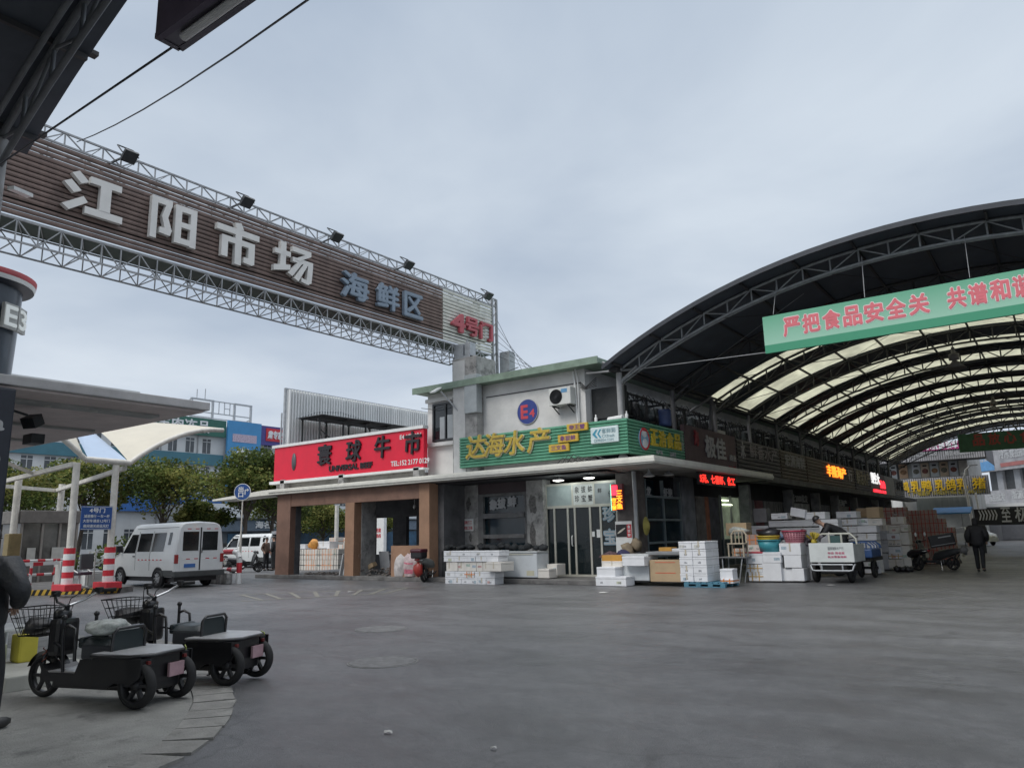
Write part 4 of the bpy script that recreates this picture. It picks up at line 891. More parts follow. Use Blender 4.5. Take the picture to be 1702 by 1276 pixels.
LW = mat('white_block_letter', (.70,.69,.66), .5, var=.06, scale=2, dirt=((.5,.47,.44), .66, 3))
def block(chh, y0, y1, z0, z1):
    m = MB()
    for i, st in enumerate(STROKES[chh]):
        d = .13+.002*(i % 5)
        a = sum(st[j][0]*st[(j+1) % len(st)][1]-st[(j+1) % len(st)][0]*st[j][1] for j in range(len(st)))
        pts = st if a > 0 else st[::-1]
        m.prism([(y0+(y1-y0)*a_, z0+(z1-z0)*b_) for a_, b_ in pts], GXF+.03, GXF+.03+d, 'X')
    m.build('block_letter', LW, gt)
block('江', 7.08, 8.42, 9.22, 10.25); block('阳', 9.15, 10.4, 9.18, 10.3); block('市', 11.0, 12.35, 9.16, 10.32); block('场', 12.9, 14.3, 9.2, 10.3)
LG = mat('slate_letter', (.23,.29,.36), .5, var=.1); LR = mat('faded_red_letter', (.46,.10,.12), .5, var=.1)
for chh, a, b in (('海',15.5,16.62),('鲜',17.05,18.05),('区',18.35,19.25)):
    m = MB(); letters(m, chh, (GXF+.03,a,9.22), YP, b-a, .85, .13, .03); m.build('block_letter', LG, gt)
for chh, a, b in (('4',20.95,21.65),('号',21.75,22.5),('门',22.65,23.4)):
    m = MB(); letters(m, chh, (GXF+.03,a,9.22), YP, b-a, .70, .12, .03); m.build('block_letter', LR, gt)
for i, (px_, py_) in enumerate(((203,272),(398,347),(548,404),(668,444),(801,492))):
    y = (8.405, 11.757, 15.057, 18.337, 22.920)[i]
    t = MB(); t.obox((GXF+.35,y,10.98), .32,.34,.08, 0, 0, -.7); t.obox((GXF+.30,y,11.05), .2,.26,.10, 0, 0, -.7); t.sq((GXF-.1,y-.3,10.8),(GXF+.3,y-.05,11.0),.04)
    for q in (-.2,.2): t.sq((GXF+.1,y+q,11.3),(GXF+.4,y+q,11.0),.025)
    t.sq((GXF+.1,y-.2,11.3),(GXF+.1,y+.2,11.3),.025)
    t.build('flood_lamp', DGREY, gt)
# ---------------------------------------------------------------- near hall over the camera
nh = thing('near_market_hall', 'dark edge of a nearer arched roof with its truss at the top left', 'market hall', (-2.2,3.5,0))
AP = 9.5; o = MB(); y = 3.95
NS = [(-4.5,-2.8),(-9,-7),(-14,-12),(-19,-17),(-24,-22)]
for a, b in NS: arc_strip(o, b, y, AP, th=.06); y = a
arc_strip(o, -32, y, AP, th=.06); o.build('roof', ROOFU, nh)
for a, b in NS: m = MB(); arc_strip(m, a+.004, b-.004, AP-.005, th=.012); m.build('skylight', SKYL, nh)
for i, y in enumerate((3.55, -.55, -4.65, -8.75, -12.9)):
    m = MB(); truss(m, y, AP, .14, .62, .05, dbl=-.3 if i == 0 else 0); m.build('truss', mat('near_truss_steel', (.13,.14,.15), .55, metal=.2, var=.2), nh)
p = MB()
for i in range(13):
    a = a0+(a1-a0)*i/12; x = XC+RAD*math.sin(a); z = AP-RAD*(1-math.cos(a)); p.sq((x,-31.5,z-.1),(x,3.93,z-.1),.06,.08)
    p.obox((x,3.98,z+.0),.12,.14,.06)
p.build('purlins', TRDARK, nh)
for i, y in enumerate((3.55, -4.65, -12.9, -21)):
    c = MB(); c.tube([(-11.1,y,3.9),(-11.1,y,7.0)], .1, 12); c.build('column', mat('column_grey', (.36,.36,.36), .6), nh)
    c = MB(); c.tube([(6.75,y,0),(6.75,y,7.0)], .11, 12); c.build('column', mat('column_grey', (.36,.36,.36), .6), nh)
m = MB(); m.bar((-11.1,3.5,6.55),(-6.58,3.5,6.44),.013,6); m.sq((-11.1,3.5,6.2),(-11.7,3.4,6.9),.06); m.build('tie_rod', DGREY, nh)
nb = thing('banner', 'dark back of a banner box hanging above at the top edge', 'banner', (-2,3.4,6.5))
m = MB(); m.box(-6.58,2.4,3.28,3.34,6.38,7.9); m.build('sheet', mat('banner_back', (.10,.08,.12), .6, var=.15), nb)
m = MB(); m.box(-6.58,2.4,3.34,3.54,6.42,6.47); m.sq((-6.6,3.55,6.44),(2.4,3.55,6.44),.06); m.sq((-6.6,3.3,6.44),(-6.6,3.55,6.44),.06); m.build('frame', mat('banner_frame', (.14,.13,.16), .5, metal=.3), nb)
m = MB(); m.tube([(-6.35,3.44,6.385),(-5.2,3.44,6.385)], .045, 8); m.tube([(-5.1,3.44,6.385),(-4.0,3.44,6.385)], .045, 8); m.build('tube_light', WHITE, nb)
m = MB(); a = Vector((-17.600, 7.150, 10.812)); b = Vector((-4.989, 3.900, 6.460)); hose(m, a, b, .16, .012); one(m, 'overhead_wire', BLACK, 'thin black wire crossing the sky from the gantry to the top edge', 'wire')
# ---------------------------------------------------------------- near building at the left edge
AWN = mat('grey_awning', (.50,.49,.49), .7, var=.14, scale=2, dirt=((.25,.245,.24), .6, 2))
AWU = mat('awning_soffit', (.72,.63,.61), .75, var=.12, scale=1.5); AWR = mat('awning_rib', (.42,.43,.42), .7, var=.15)
NAVY = mat('navy_cladding', (.018,.022,.035), .45, var=.25, scale=3)
E3 = thing('near_building', 'dark navy building corner with a flat grey awning at the left edge', 'building', (-12,4,0))
m = MB(); m.bev(-20,-10.8,-14,6.72,3.6,3.73,.015); m.build('awning', AWN, E3)
m = MB(); m.box(-20,-10.9,-13.8,6.66,3.57,3.6); m.build('awning_soffit', AWU, E3)
m = MB()
for y0, y1, x in ((-13,6.3,-11.7),(-13,6.4,-13.9),(-13,6.4,-16)): m.box(x-.05 if x < -12 else x-.12,x+.05 if x < -12 else x+.16,y0,y1,3.53,3.569)
m.build('awning_rib', AWR, E3)
for y in (4.15,4.75,5.4): m = MB(); m.lathe([(0,-.012),(.05,-.01),(.055,0)], c=(-11.68,y-.05,3.53), n=14); m.build('downlight', mat('downlight_glass', (.5,.5,.45), .3), E3)
m = MB(); m.bev(-12.3,-10.75,2.6,3.95,0,3.55,.03); m.build('corner_pillar', NAVY, E3)
m = MB(); m.box(-20,-12.3,-14,3.2,0,3.6); m.box(-20,-12.6,-14,2.0,3.7,7); m.build('wall', NAVY, E3)
m = MB(); letters(m, '39', (-10.75,3.64,2.52), YP, .2, .17, .006, .02); letters(m, 'a', (-10.75,3.72,3.0), YP, .12, .12, .006, .04); m.build('lettering', mat('sign_grey', (.45,.46,.47), .5), E3)
cyc = Vector((-12.42,3.80,0))
m = MB(); m.lathe([(.62,3.73),(.66,5.1),(.66,5.22)], c=cyc, n=40); m.build('sign_drum', mat('drum_blue_grey', (.05,.065,.085), .4, var=.1, coat=.3), E3)
m = MB(); m.lathe([(.805,5.26),(.815,5.30),(.82,5.32)], c=cyc, n=40); m.build('drum_rim', WHITE, E3); m = MB(); m.lathe([(.66,5.22),(.80,5.255)], c=cyc, n=40); m.build('drum_soffit', NAVY, E3)
m = MB(); m.lathe([(.82,5.32),(.83,5.40),(.0,5.42)], c=cyc, n=40); m.build('drum_cap', mat('drum_red', (.36,.035,.045), .5, var=.15), E3)
m = MB(); a = (-11.397, 4.050, 4.743); 
for chh, an in (('E',-.08),('3',.27)):
    c = cyc+Vector((.70*math.cos(an+.55),.70*math.sin(an+.55),0)); U = Vector((-math.sin(an+.55),math.cos(an+.55),0))
    kb2 = MB(); q = c-U*.12; Wz = U.cross(Vector((0,0,1))); P4 = [q, q+U*.24, q+U*.24+Wz*.05, q+Wz*.05]; kb2.prism([(v.x,v.y) for v in P4], 4.58, 4.94, 'Z'); kb2.build('letter_box', AWR, E3)
    letters(m, chh, (c.x-U.x*.1+Wz.x*.05,c.y-U.y*.1+Wz.y*.05,4.62), U, .2, .28, .012, .02)
m.build('letter', mat('lit_sign_white', (.8,.84,.82), .4, emit=.12, var=.02), E3)
m = MB(); m.obox((-12.103, 4.692, 3.350),.22,.18,.16,.4,.5); m.sq((-12.032, 4.593, 3.420),(-12.0,4.0,3.55),.03); m.build('flood_lamp', DGREY, E3)
m = MB(); m.obox((-13.779, 5.388, 3.300),.34,.2,.16)
m.build('flood_lamp', DGREY, E3)
m = MB(); m.obox((-11.000, 3.821, 6.309),.1,.34,.05,.5,.12); one(m, 'strip_lamp', WHITE, 'white strip lamp sticking out beside the near roof column', 'lamp')
# crates and cans on the step
m = MB(); m.bev(-10.75,-10.5,4.18,4.4,.17,.5,.03); m.lathe([(.04,.5),(.04,.55),(0,.55)], c=(-10.62,4.29,0), n=10); one(m, 'yellow_canister', mat('canister_yellow', (.55,.48,.06), .4), 'yellow plastic canister on the pale step', 'canister')
m = MB(); m.bev(-10.8,-10.6,3.95,4.1,.17,.4,.03); m.lathe([(.03,.4),(.03,.45),(0,.45)], c=(-10.7,4.02,0), n=10); one(m, 'clear_canister', mat('canister_clear', (.4,.42,.3), .4), 'cloudy canister beside the yellow canister', 'canister')
m = MB(); m.bev(-11.9,-11.0,4.1,4.6,.5,.54,.01); 
for x in (-11.85,-11.05):
    for y in (4.15,4.55): m.bar((x,y,.17),(x,y,.5),.02,6)
one(m, 'low_table', WHITE, 'low white table on the pale step behind the canisters', 'table')
# ---------------------------------------------------------------- toll gate
isl = MB(); A = [(-27.6,10.75),(-25.35,12.9)]
n_ = Vector((-.67,.74)); isl.prism([(-27.6,10.7),(-25.3,12.9),(-25.8,13.6),(-36,16.5),(-36,13.5)], 0, .18, 'Z')
struct('traffic_island', isl, PAVE)
st = MB(); d = Vector((2.3,2.2)); L0 = d.length; nn = Vector((d.y,-d.x)).normalized()*.004
ky = MB()
k = 16
for i in range(k):
    a = Vector((-27.6,10.7))+d*(i/k); b = Vector((-27.6,10.7))+d*((i+.5)/k); b2 = Vector((-27.6,10.7))+d*((i+1)/k)
    sh = d*(.35/k)
    for (p, q, mi) in ((a,b,0),(b,b2,1)):
        ky.mat(mi).quad((p.x+nn.x,p.y+nn.y,.01),(q.x+nn.x,q.y+nn.y,.01),(q.x+nn.x+sh.x,q.y+nn.y+sh.y,.182),(p.x+nn.x+sh.x,p.y+nn.y+sh.y,.182))
tag(ky.build('kerb_paint', [YEL, BLACK]), kind='structure')
tg = thing('toll_gate', 'white membrane canopy of the toll gate on red and white striped columns', 'toll gate', (-26,12,.18))
POST = mat('post_white', (.60,.58,.53), .55, var=.14, scale=4, dirt=((.35,.32,.28), .62, 6)); MEMB = mat('membrane', (.66,.62,.52), .6, var=.05, scale=1, trans=.25)
def stripes(x, y, z0, z1, r, n, sq=True):
    m = MB()
    for i in range(n):
        a = z1-(z1-z0)*i/n; b = z1-(z1-z0)*(i+1)/n; m.mat(i % 2)
        m.lathe([(r,b),(r,a)], c=(x,y,0), n=12)
    m.mat(1); m.lathe([(r,z1),(0,z1+.001)], c=(x,y,0), n=12)
    return m
for x, y in ((-25.45,11.3),(-25.45,12.55)):
    c = MB(); c.tube([(x,y,1.45),(x-.05,y,4.15)], .105, 12); col = c.build('column', POST, tg)
    stripes(x, y, .38, 1.48, .165, 6).build('striped_sleeve', [RED, WHITE], col)
    MB().bev(x-.45,x+.45,y-.25,y+.25,.18,.38,.02).build('plinth', RED, col)
for x, y in ((-33.2,12.6),(-35.5,15.2)): MB().tube([(x,y,.1),(x,y,4.2)], .13, 10).build('column', POST, tg)
P0 = Vector((-25.5,11.55,4.28)); P1 = Vector((-25.5,13.0,4.25))
ar = MB(); ar.tube([P0,P1], .10, 10)
rc = [P1+Vector((-.05*t*0, (16.45-13.0)*t, 1.45*(1-(1-t)**2.0))) for t in [i/12 for i in range(13)]]
lc = [P0+Vector((0, -(11.55-8.6)*t, 1.55*(1-(1-t)**1.7))) for t in [i/12 for i in range(13)]]
ar.tube(rc, .085, 10); ar.tube(lc, .085, 10); ar.build('edge_pipe', POST, tg)
def ridge(t): return Vector((-30.5+5*t**2.2, 13.4+3.05*t, 6.42-.08*math.cos(3*t)-.72*t**2.6))
def surf(u, v):
    a = P1.lerp(P1,0); p = rc[min(12,int(u*12))].lerp(rc[min(12,int(u*12)+1)], u*12-int(u*12)); q = ridge(u)
    r = p.lerp(q, v); r.z += .35*math.sin(math.pi*v)*(1-u)*.6; return r
m = MB(); m.grid(surf, 24, 10)
def ridgel(t): return Vector((-30.5, 13.0-3.6*t, 6.42-.3*t))
def surfl(u, v):
    p = lc[min(12,int(u*12))].lerp(lc[min(12,int(u*12)+1)], u*12-int(u*12)); return p.lerp(ridgel(u), v)
m.grid(surfl, 24, 10); m.build('membrane', MEMB, tg)
m = MB(); q = ridge(0); q2 = ridgel(0)
m.add([P0+Vector((-.1,.1,.1)), P1+Vector((-.1,-.05,.1)), q, q2], [(0,1,2,3)]); m.build('valley_panel', mat('valley_shade_blue', (.36,.45,.58), .4, var=.06), tg)  # shaded valley of the membrane: its shade is put into this blue-grey colour
m = MB(); m.sq((-25.5,11.2,4.1),(-34,11.9,3.95),.14); m.sq((-25.6,12.9,4.08),(-36,15.2,3.95),.14); m.sq((-34,11.9,3.95),(-36,15.2,3.95),.14); m.sq((-29,11.4,4.05),(-29,9.2,4.9),.1)
m.box(-33.8,-29.5,9.2,9.3,3.9,5.2); m.build('rear_frame', POST, tg)
sg = thing('gate_sign', 'blue sign with white lines of writing between the striped columns', 'sign', (-25.4,11.9,2.05))
MB().bev(-25.33,-25.28,11.48,12.44,2.03,2.78,.01).build('plate', mat('sign_blue', (.02,.075,.26), .45, var=.06), sg)
m = MB(); letters(m, '4号门', (-25.28,11.72,2.57), YP, .48, .15, .004, .02); letters(m, '减速慢行 一车一杆', (-25.28,11.56,2.41), YP, .8, .1, .004, .012); letters(m, '大型车请走1,2号门', (-25.28,11.54,2.26), YP, .84, .1, .004, .012); letters(m, '夜间请关前远光灯', (-25.28,11.56,2.10), YP, .8, .1, .004, .012)
for a in ((11.49,12.43,2.05,2.06),(11.49,12.43,2.75,2.76)): m.box(-25.282,-25.277,*a)
m.build('lettering', WHITE, sg)
# boom barrier, railing, booth
bb = thing('boom_barrier', 'white boom barrier arm with red bands lowered across the lane', 'barrier', (-27.6,11.9,.18))
MB().bev(-27.85,-27.45,11.95,12.3,.18,1.05,.02).build('cabinet', mat('barrier_grey', (.5,.5,.48), .5), bb)
m = MB(); m.sq((-27.6,12.2,1.0),(-27.6,8.2,.96),.06,.11); m.bar((-27.6,8.3,.96),(-27.6,8.3,.1),.02,6); m.build('arm', WHITE, bb)
m = MB()
for y in (11.3,10.3,9.3,8.3): m.sq((-27.6,y+.15,.985),(-27.6,y-.15,.983),.064,.115)
m.build('red_band', RED, bb)
rl = thing('railing', 'red and white railing behind the boom barrier', 'railing', (-29,11.6,.1))
for y in (11.4,12.15):
    m = stripes(-28.3, y, .1, 1.1, .045, 4); m.build('post', [WHITE, RED], rl)
for z in (.62,1.08):
    m = MB()
    for i in range(8): m.mat(i % 2).bar((-28.3,10.6+.24*i,z),(-28.3,10.84+.24*i,z),.045,8)
    m.build('rail', [RED, WHITE], rl)
BGL = mat('booth_glass', (.10,.095,.085), .15, var=.4, scale=1.2, spec=.6)
bo = thing('guard_booth', 'weathered brown glazed guard booth behind the toll columns', 'booth', (-33,14,.18))
m = MB(); m.bev(-35.2,-33,12.75,15.0,2.45,2.95,.03); m.build('roof', mat('booth_roof', (.17,.16,.15), .7, var=.2), bo)
MB().box(-35.1,-33.1,12.85,14.9,.18,1.0).build('wall', mat('booth_wall', (.16,.15,.14), .7, var=.25), bo)
MB().box(-35.05,-33.13,12.9,14.85,1.0,2.45).build('window', BGL, bo)
m = MB()
for y in (12.85,13.6,14.25,14.9): m.box(-33.14,-33.06,y-.04,y+.04,.18,2.45)
m.box(-33.12,-33.07,12.85,14.9,1.0,1.06); m.build('frame', mat('booth_frame', (.26,.24,.22), .6), bo)
m = MB(); m.box(-33.08,-33.05,13.1,13.4,.9,1.5); m.box(-33.08,-33.05,14.0,14.5,1.0,1.5); m.build('paper', mat('booth_paper', (.5,.5,.47), .7), bo)
m = MB(); m.box(-29.5,-29.1,10.3,10.75,.1,.16)
for i in range(9): m.bev(-29.5,-29.1,10.25,10.75,.1+i*.12,.205+i*.12,.01)
one(m, 'crate_stack', mat('crate_blue', (.05,.12,.32), .5, var=.15), 'stack of blue crates behind the boom barrier', 'crate')
m = MB(); m.bev(-29.7,-29.3,11.0,11.4,1.1,2.0,.03); m.box(-29.6,-29.4,11.1,11.3,.1,1.1); one(m, 'signal_box', mat('old_yellow', (.26,.2,.09), .6, var=.2), 'dull yellow box on a stand in front of the booth', 'box')
ch = thing('office_chair', 'worn dark office chair between the striped columns', 'chair', (-26.4,12.1,.18), R_(200))
MB().bev(-.28,.28,-.25,.25,.42,.52,.04).build('seat', mat('chair_plum', (.05,.03,.05), .6), ch, local=True); MB().bev(-.28,-.2,-.26,.26,.6,1.1,.04).build('backrest', mat('chair_slate', (.06,.07,.075), .6), ch, local=True)
m = MB(); m.bar((0,0,.1),(0,0,.42),.03,8)
for k in range(5): m.bar((0,0,.1),(.28*math.cos(k*1.257),.28*math.sin(k*1.257),.03),.02,6)
m.tube([(-.2,.27,.5),(.15,.3,.68),(.2,.3,.55)],.02,6); m.tube([(-.2,-.27,.5),(.15,-.3,.68),(.2,-.3,.55)],.02,6); m.build('base', WHITE, ch, local=True)
m = MB(); m.bev(-27.6,-27.1,12.6,13.3,.18,.68,.02); one(m, 'white_crate', WHITE, 'white crate under the gate sign', 'crate')
m = MB()
for x in (-26.9,-26.5):
    for y in (12.6,13.2): m.bar((x,y,.18),(x,y,1.35),.025,6)
for z in (.6,.95,1.3): m.box(-26.92,-26.48,12.58,13.22,z,z+.03)
one(m, 'metal_rack', mat('rack_grey', (.4,.4,.38), .5), 'small grey metal rack beside the second striped column', 'rack')
# exit sign post and red white guard rail beside the van
xs_ = thing('exit_sign', 'round blue exit sign on a thin grey post by the awning tip', 'sign', (-28.75,19.7,0))
MB().tube([(-28.8,19.7,0),(-28.8,19.7,1.9)], .05, 8).tube([(-28.8,19.7,1.9),(-28.8,19.7,3.4)], .03, 8).build('post', POST, xs_)
U = Vector((.80,.60,0)); V3 = Vector((0,0,1)); Wn = U.cross(V3); c = Vector((-28.78,19.66,3.66))
def disc(r, d0, d1):
    m = MB(); n = 28; ring = [(math.cos(6.2832*i/n)*r, math.sin(6.2832*i/n)*r) for i in range(n)]
    m.add([c+U*a+V3*b+Wn*d for d in (d0,d1) for a, b in ring], [tuple(range(n))[::-1], tuple(range(n,2*n))]+[(i,(i+1) % n,n+(i+1) % n,n+i) for i in range(n)]); return m
disc(.36,0,.02).build('rim', WHITE, xs_); disc(.335,.02,.026).build('plate', mat('sign_blue', (.02,.075,.26), .45), xs_)
m = MB(); o = c+Wn*.026; letters(m, '出', o-U*.16+V3*.02, U, .2, .2, .003, .03); letters(m, '口', o-U*.16-V3*.22, U, .2, .2, .003, .03)
for (a,b,e,f) in ((.1,-.12,.14,.1),(.1,.06,.24,.1)):
    p=[o+U*a+V3*b, o+U*e+V3*b, o+U*e+V3*f, o+U*a+V3*f]; m.quad(*[q+Wn*.004 for q in p])
p=[o+U*.2+V3*.15, o+U*.2+V3*.01, o+U*.29+V3*.08]; m.quad(*[q+Wn*.004 for q in p]); m.build('lettering', WHITE, xs_)
gr = thing('guard_rail', 'bent red and white pipe guard rail behind the white van', 'guard rail', (-26,17.6,0))
m = MB(); X0, X1 = -27.6, -25.6; Yg = 17.5
path = [(X0,Yg+.3,1.16),(X0+.7,Yg+.2,1.17),(X1-.35,Yg,1.18),(X1-.12,Yg,1.12),(X1,Yg,.95),(X1,Yg,.78)]
for i, (a, b) in enumerate(zip(path[:-1], path[1:])): m.mat(1 if i in (1,) else 0).tube([a,b], .1, 10)
m.mat(1).tube([(X1,Yg,.78),(X1,Yg,.4)], .1, 10); m.mat(0).tube([(X1,Yg,.4),(X1,Yg,0)], .1, 10); m.build('pipe', [WHITE, RED], gr)
m = MB()
for i in range(5): m.mat(i % 2).tube([(X0+.38*i,Yg+.25-.05*i,.52),(X0+.38*(i+1),Yg+.2-.05*i,.52)], .07, 8)
m.build('lower_pipe', [WHITE, RED], gr)
m = MB()
for k in range(4): m.bev(X0+.2+k*.42,X0+.5+k*.42,Yg-.35,Yg-.1,0,.36+.06*(k % 2),.04)
m.build('concrete_stub', PILL, gr)
# ---------------------------------------------------------------- trees
BARK = mat('bark', (.10,.08,.065), .9, var=.3, scale=8, bump=.4, bscale=20)
LEAFS = [mat('leaf_dark', (.066,.095,.026), .7, var=.45, scale=.9, spec=.15, trans=.3), mat('leaf_mid', (.15,.185,.05), .7, var=.4, scale=.9, spec=.15, trans=.35), mat('leaf_olive', (.24,.235,.07), .7, var=.4, scale=.9, spec=.15, trans=.35)]
def tree(loc, h, rad, lab, seed, dens=1.0, base=.3, grp='trees along the yard road'):
    rnd = random.Random(seed); t = thing('tree', lab, 'tree', loc, 0, grp)
    tr = MB(); x, y, z = loc; limbs = []
    p0 = Vector(loc); top = p0+Vector((rnd.uniform(-.3,.3), rnd.uniform(-.3,.3), h*.62)); tr.tube([p0, p0.lerp(top,.5)+Vector((rnd.uniform(-.12,.12),.08,0)), top], [.17,.13,.07], 8)
    cl = []
    for i in range(15):
        a = 6.283*i/15+rnd.uniform(-.3,.3); e = rnd.uniform(-.1,1.3); f = rnd.uniform(.5,.95)
        c = p0+Vector((math.cos(a)*math.cos(e)*rad*f, math.sin(a)*math.cos(e)*rad*f, h*(base+.32)+math.sin(e)*h*(.66-base)*f))
        st = p0.lerp(top, rnd.uniform(.5,1)); tr.tube([st, st.lerp(c,.5)+Vector((0,0,.15)), c], [.06,.04,.015], 5); cl.append((c, rad*rnd.uniform(.28,.48)))
    cl.append((top+Vector((0,0,h*.16)), rad*.5)); cl.append((p0+Vector((0,0,h*(base+.3))), rad*.6))
    tr.build('trunk', BARK, t)
    m = MB(); n = int(480*dens)
    for ci, (c, r) in enumerate(cl):
        tone = rnd.choice((0,0,1,1,2))
        for k in range(n):
            d = Vector((rnd.gauss(0,1),rnd.gauss(0,1),rnd.gauss(0,1))).normalized(); rr = r*(rnd.random()**.45)
            p = c+Vector((d.x*rr, d.y*rr, d.z*rr*.75)); s = rnd.uniform(.07,.165)
            u = Vector((rnd.uniform(-1,1),rnd.uniform(-1,1),rnd.uniform(-.7,.5))).normalized(); v = u.cross(Vector((rnd.uniform(-1,1),rnd.uniform(-1,1),rnd.uniform(-1,1)))).normalized()
            m.mat(min(2,max(0,tone+rnd.choice((-1,0,0,0,1)))))
            m.add([p-u*s, p+v*s*.55, p+u*s, p-v*s*.55], [(0,1,2,3)])
    m.build('crown', LEAFS, t)
    return t
tree((-50,18.2,0), 6.6, 3.2, 'bushy green tree farthest left behind the guard booth', 1)
tree((-51,23.0,0), 7.0, 3.3, 'dense green tree behind the gate sign', 2)
tree((-49,27.5,0), 7.3, 3.4, 'tall dense green tree between the gate sign and the blue wall boards', 3)
tree((-50,30.8,0), 4.8, 2.0, 'smaller green tree in front of the blue wall boards', 4)
tree((-47.5,32.6,0), 8.2, 3.0, 'tallest tree reaching over the blue hanging banner', 5)
tree((-48,35.2,0), 7.4, 2.9, 'green tree behind the round exit sign', 6)
tree((-58,48.6,0), 4.9, 3.0, 'tree seen through the first opening of the brown shop', 8, grp='trees seen through the shop')
tree((-60,58,0), 5.2, 3.2, 'tree seen through the small window holes of the brown shop', 9, grp='trees seen through the shop')
tree((-55,41.5,0), 6.3, 2.8, 'tree half hidden behind the left brown pillar', 10)
for i, (x, y) in enumerate(((-47,19.6),(-46,23.5),(-45.5,27.0))):
    m = MB(); rnd = random.Random(40+i)
    for k in range(900):
        d = Vector((rnd.gauss(0,1),rnd.gauss(0,1),abs(rnd.gauss(0,1)))).normalized()*(rnd.random()**.4); p = Vector((x+d.x*1.3,y+d.y*1.9,.2+d.z*1.9)); s = rnd.uniform(.08,.16)
        u = Vector((rnd.uniform(-1,1),rnd.uniform(-1,1),rnd.uniform(-1,1))).normalized(); v = u.cross(Vector((rnd.uniform(-1,1),rnd.uniform(-1,1),.3))).normalized()
        m.mat(rnd.choice((0,0,1))); m.add([p-u*s,p+v*s*.6,p+u*s,p-v*s*.6], [(0,1,2,3)])
    one(m, 'shrub', LEAFS, ('dark shrub behind the guard booth', 'dark shrub below the gate sign', 'dark shrub behind the white van')[i], 'shrub', 'shrubs below the yard trees')
# ---------------------------------------------------------------- white office block with sign boards
WB = mat('white_facade', (.60,.61,.61), .7, var=.08, scale=.6, dirt=((.45,.45,.44), .64, .8)); TEAL = mat('teal_band', (.055,.17,.22), .5, var=.12, scale=.6); BLUEB = mat('blue_board', (.03,.12,.36), .45, var=.08, scale=.5); SKYB = mat('sky_blue_board', (.06,.26,.52), .45, var=.08, scale=.5)
ob = thing('office_block', 'white office block with teal bands and big sign boards behind the trees', 'building', (-80,44,0))
FX = -75
MB().box(-92,FX,24,78,0,14.2).build('wall', WB, ob); MB().box(-90,FX-1.5,26,39.5,14.2,17.1).build('roof_storey', WB, ob)
MB().box(-92,FX+.3,24,48.4,9.75,10.95).box(-92,FX+.3,52.6,78,9.75,10.95).build('teal_band', TEAL, ob)
WG = mat('far_window', (.09,.10,.11), .2, var=.3, scale=.7)
for y in [27+1.95*i for i in range(26)]:
    if 48<y<52.8: continue
    for z0, z1 in ((11.05,12.6),(8.0,9.6),(4.6,6.0),(1.2,3.0)):
        if 4.5<z0<5 and y<48.2: continue
        w_ = MB().box(FX-.1,FX+.02,y-.5,y+.45,z0,z1).build('window', WG, ob)
        MB().box(FX,FX+.06,y-.06,y+.0,z0,z1).box(FX,FX+.06,y-.52,y+.47,z1-.35,z1-.28).build('frame', WB, w_)
m = MB()
for y in (33,37.2,41.3,45.4,55.5): m.bar((FX+.1,y,0),(FX+.1,y,13.9),.07,6)
m.build('downpipe', GREY, ob)
def board(lab, y0, y1, z0, z1, col, txts, x=FX+.55):
    t = thing('sign_board', lab, 'sign', (x,(y0+y1)/2,z0)); MB().box(x-.3,x,y0,y1,z0,z1).build('board', col, t)
    for body, ya, yb, za, zb, mm, bo in txts:
        m = MB(); letters(m, body, (x,ya,za), YP, yb-ya, zb-za, .08, bo); m.build('lettering', mm, t)
    return t
LWT = mat('board_white', (.72,.74,.76), .5)
board('dark green roof board with white characters on the office block', 28, 48.4, 12.9, 14.75, mat('board_green', (.03,.13,.10), .5), [('东瑞牛羊肉冻品',36.0,46.3,13.2,14.5,LWT,.02)])
board('tall sky blue banner board hanging down the office block', 48.5, 52.8, 5.5, 14.85, SKYB, [('做你',49.7,51.6,10.6,11.8,LWT,.03),('的好',49.6,51.5,9.2,10.4,LWT,.03),('冻品',50.0,51.5,7.6,8.6,LWT,.02)], x=FX+.8)
mb_ = board('purple blue roof board with a red panel on the office block', 53, 66, 12.5, 14.75, mat('board_purple', (.07,.06,.24), .5), [])
m = MB(); m.box(FX+.55,FX+.62,53.6,56.0,13.0,14.5); m.build('red_panel', RED, mb_); m = MB(); letters(m, '肃专家', (FX+.63,53.8,13.3), YP, 2.0, .9, .06, .04, shear=.1); m.build('lettering', LWT, mb_)
m = MB(); m.box(FX+.8,FX+.83,49.1,52.2,12.5,13.4); one(m, 'poster', mat('pale_pink_panel', (.5,.42,.52), .6, var=.3, scale=8), 'pale pink printed panel on the sky blue banner board', 'poster')
board('wide blue wall board with white trade lettering behind the trees', 36, 48.3, 4.75, 8.35, BLUEB, [('贸易',40.6,42.5,7.2,8.1,LWT,.03),('61729890',39.6,42.2,6.5,6.95,LWT,.01),('实业',40.6,42.4,5.7,6.4,LWT,.03),('42112室',41,43,4.95,5.4,LWT,.01),('牛角尖食品',44.9,48.1,7.2,8.1,LWT,.03),('FGROW 风向标',43.8,47,6.4,6.9,LWT,.01),('厂房',45.3,46.6,5.5,6.1,LWT,.02),('新疆酒家',43.6,45.6,4.95,5.4,LWT,.01)])
m = MB(); x = FX-2
for y in (45.6,48.2,51.0,53.2): m.sq((x,y,14.2),(x,y,17.4),.22)
for z in (15.3,15.9,17.3): m.sq((x,45.6,z),(x,53.2,z),.12)
for z in (15.3,17.3): m.sq((x,45.6,z),(x,48.2,z),.2); m.sq((x,51.0,z),(x,53.2,z),.2)
m.sq((x,45.6,17.3),(x-1.5,43,14.2),.12); m.sq((x,53,15.6),(x-1,51.2,14.2),.12); m.bar((x,46.2,17.4),(x,46.2,18.4),.05,5); m.bar((x,47.2,17.4),(x,47.2,18.6),.05,5)
for y in (49,49.7,50.4): m.sq((x,y,15.9),(x,y,17.3),.08)
m.sq((x,49.7,16.6),(x,50.4,16.6),.08)
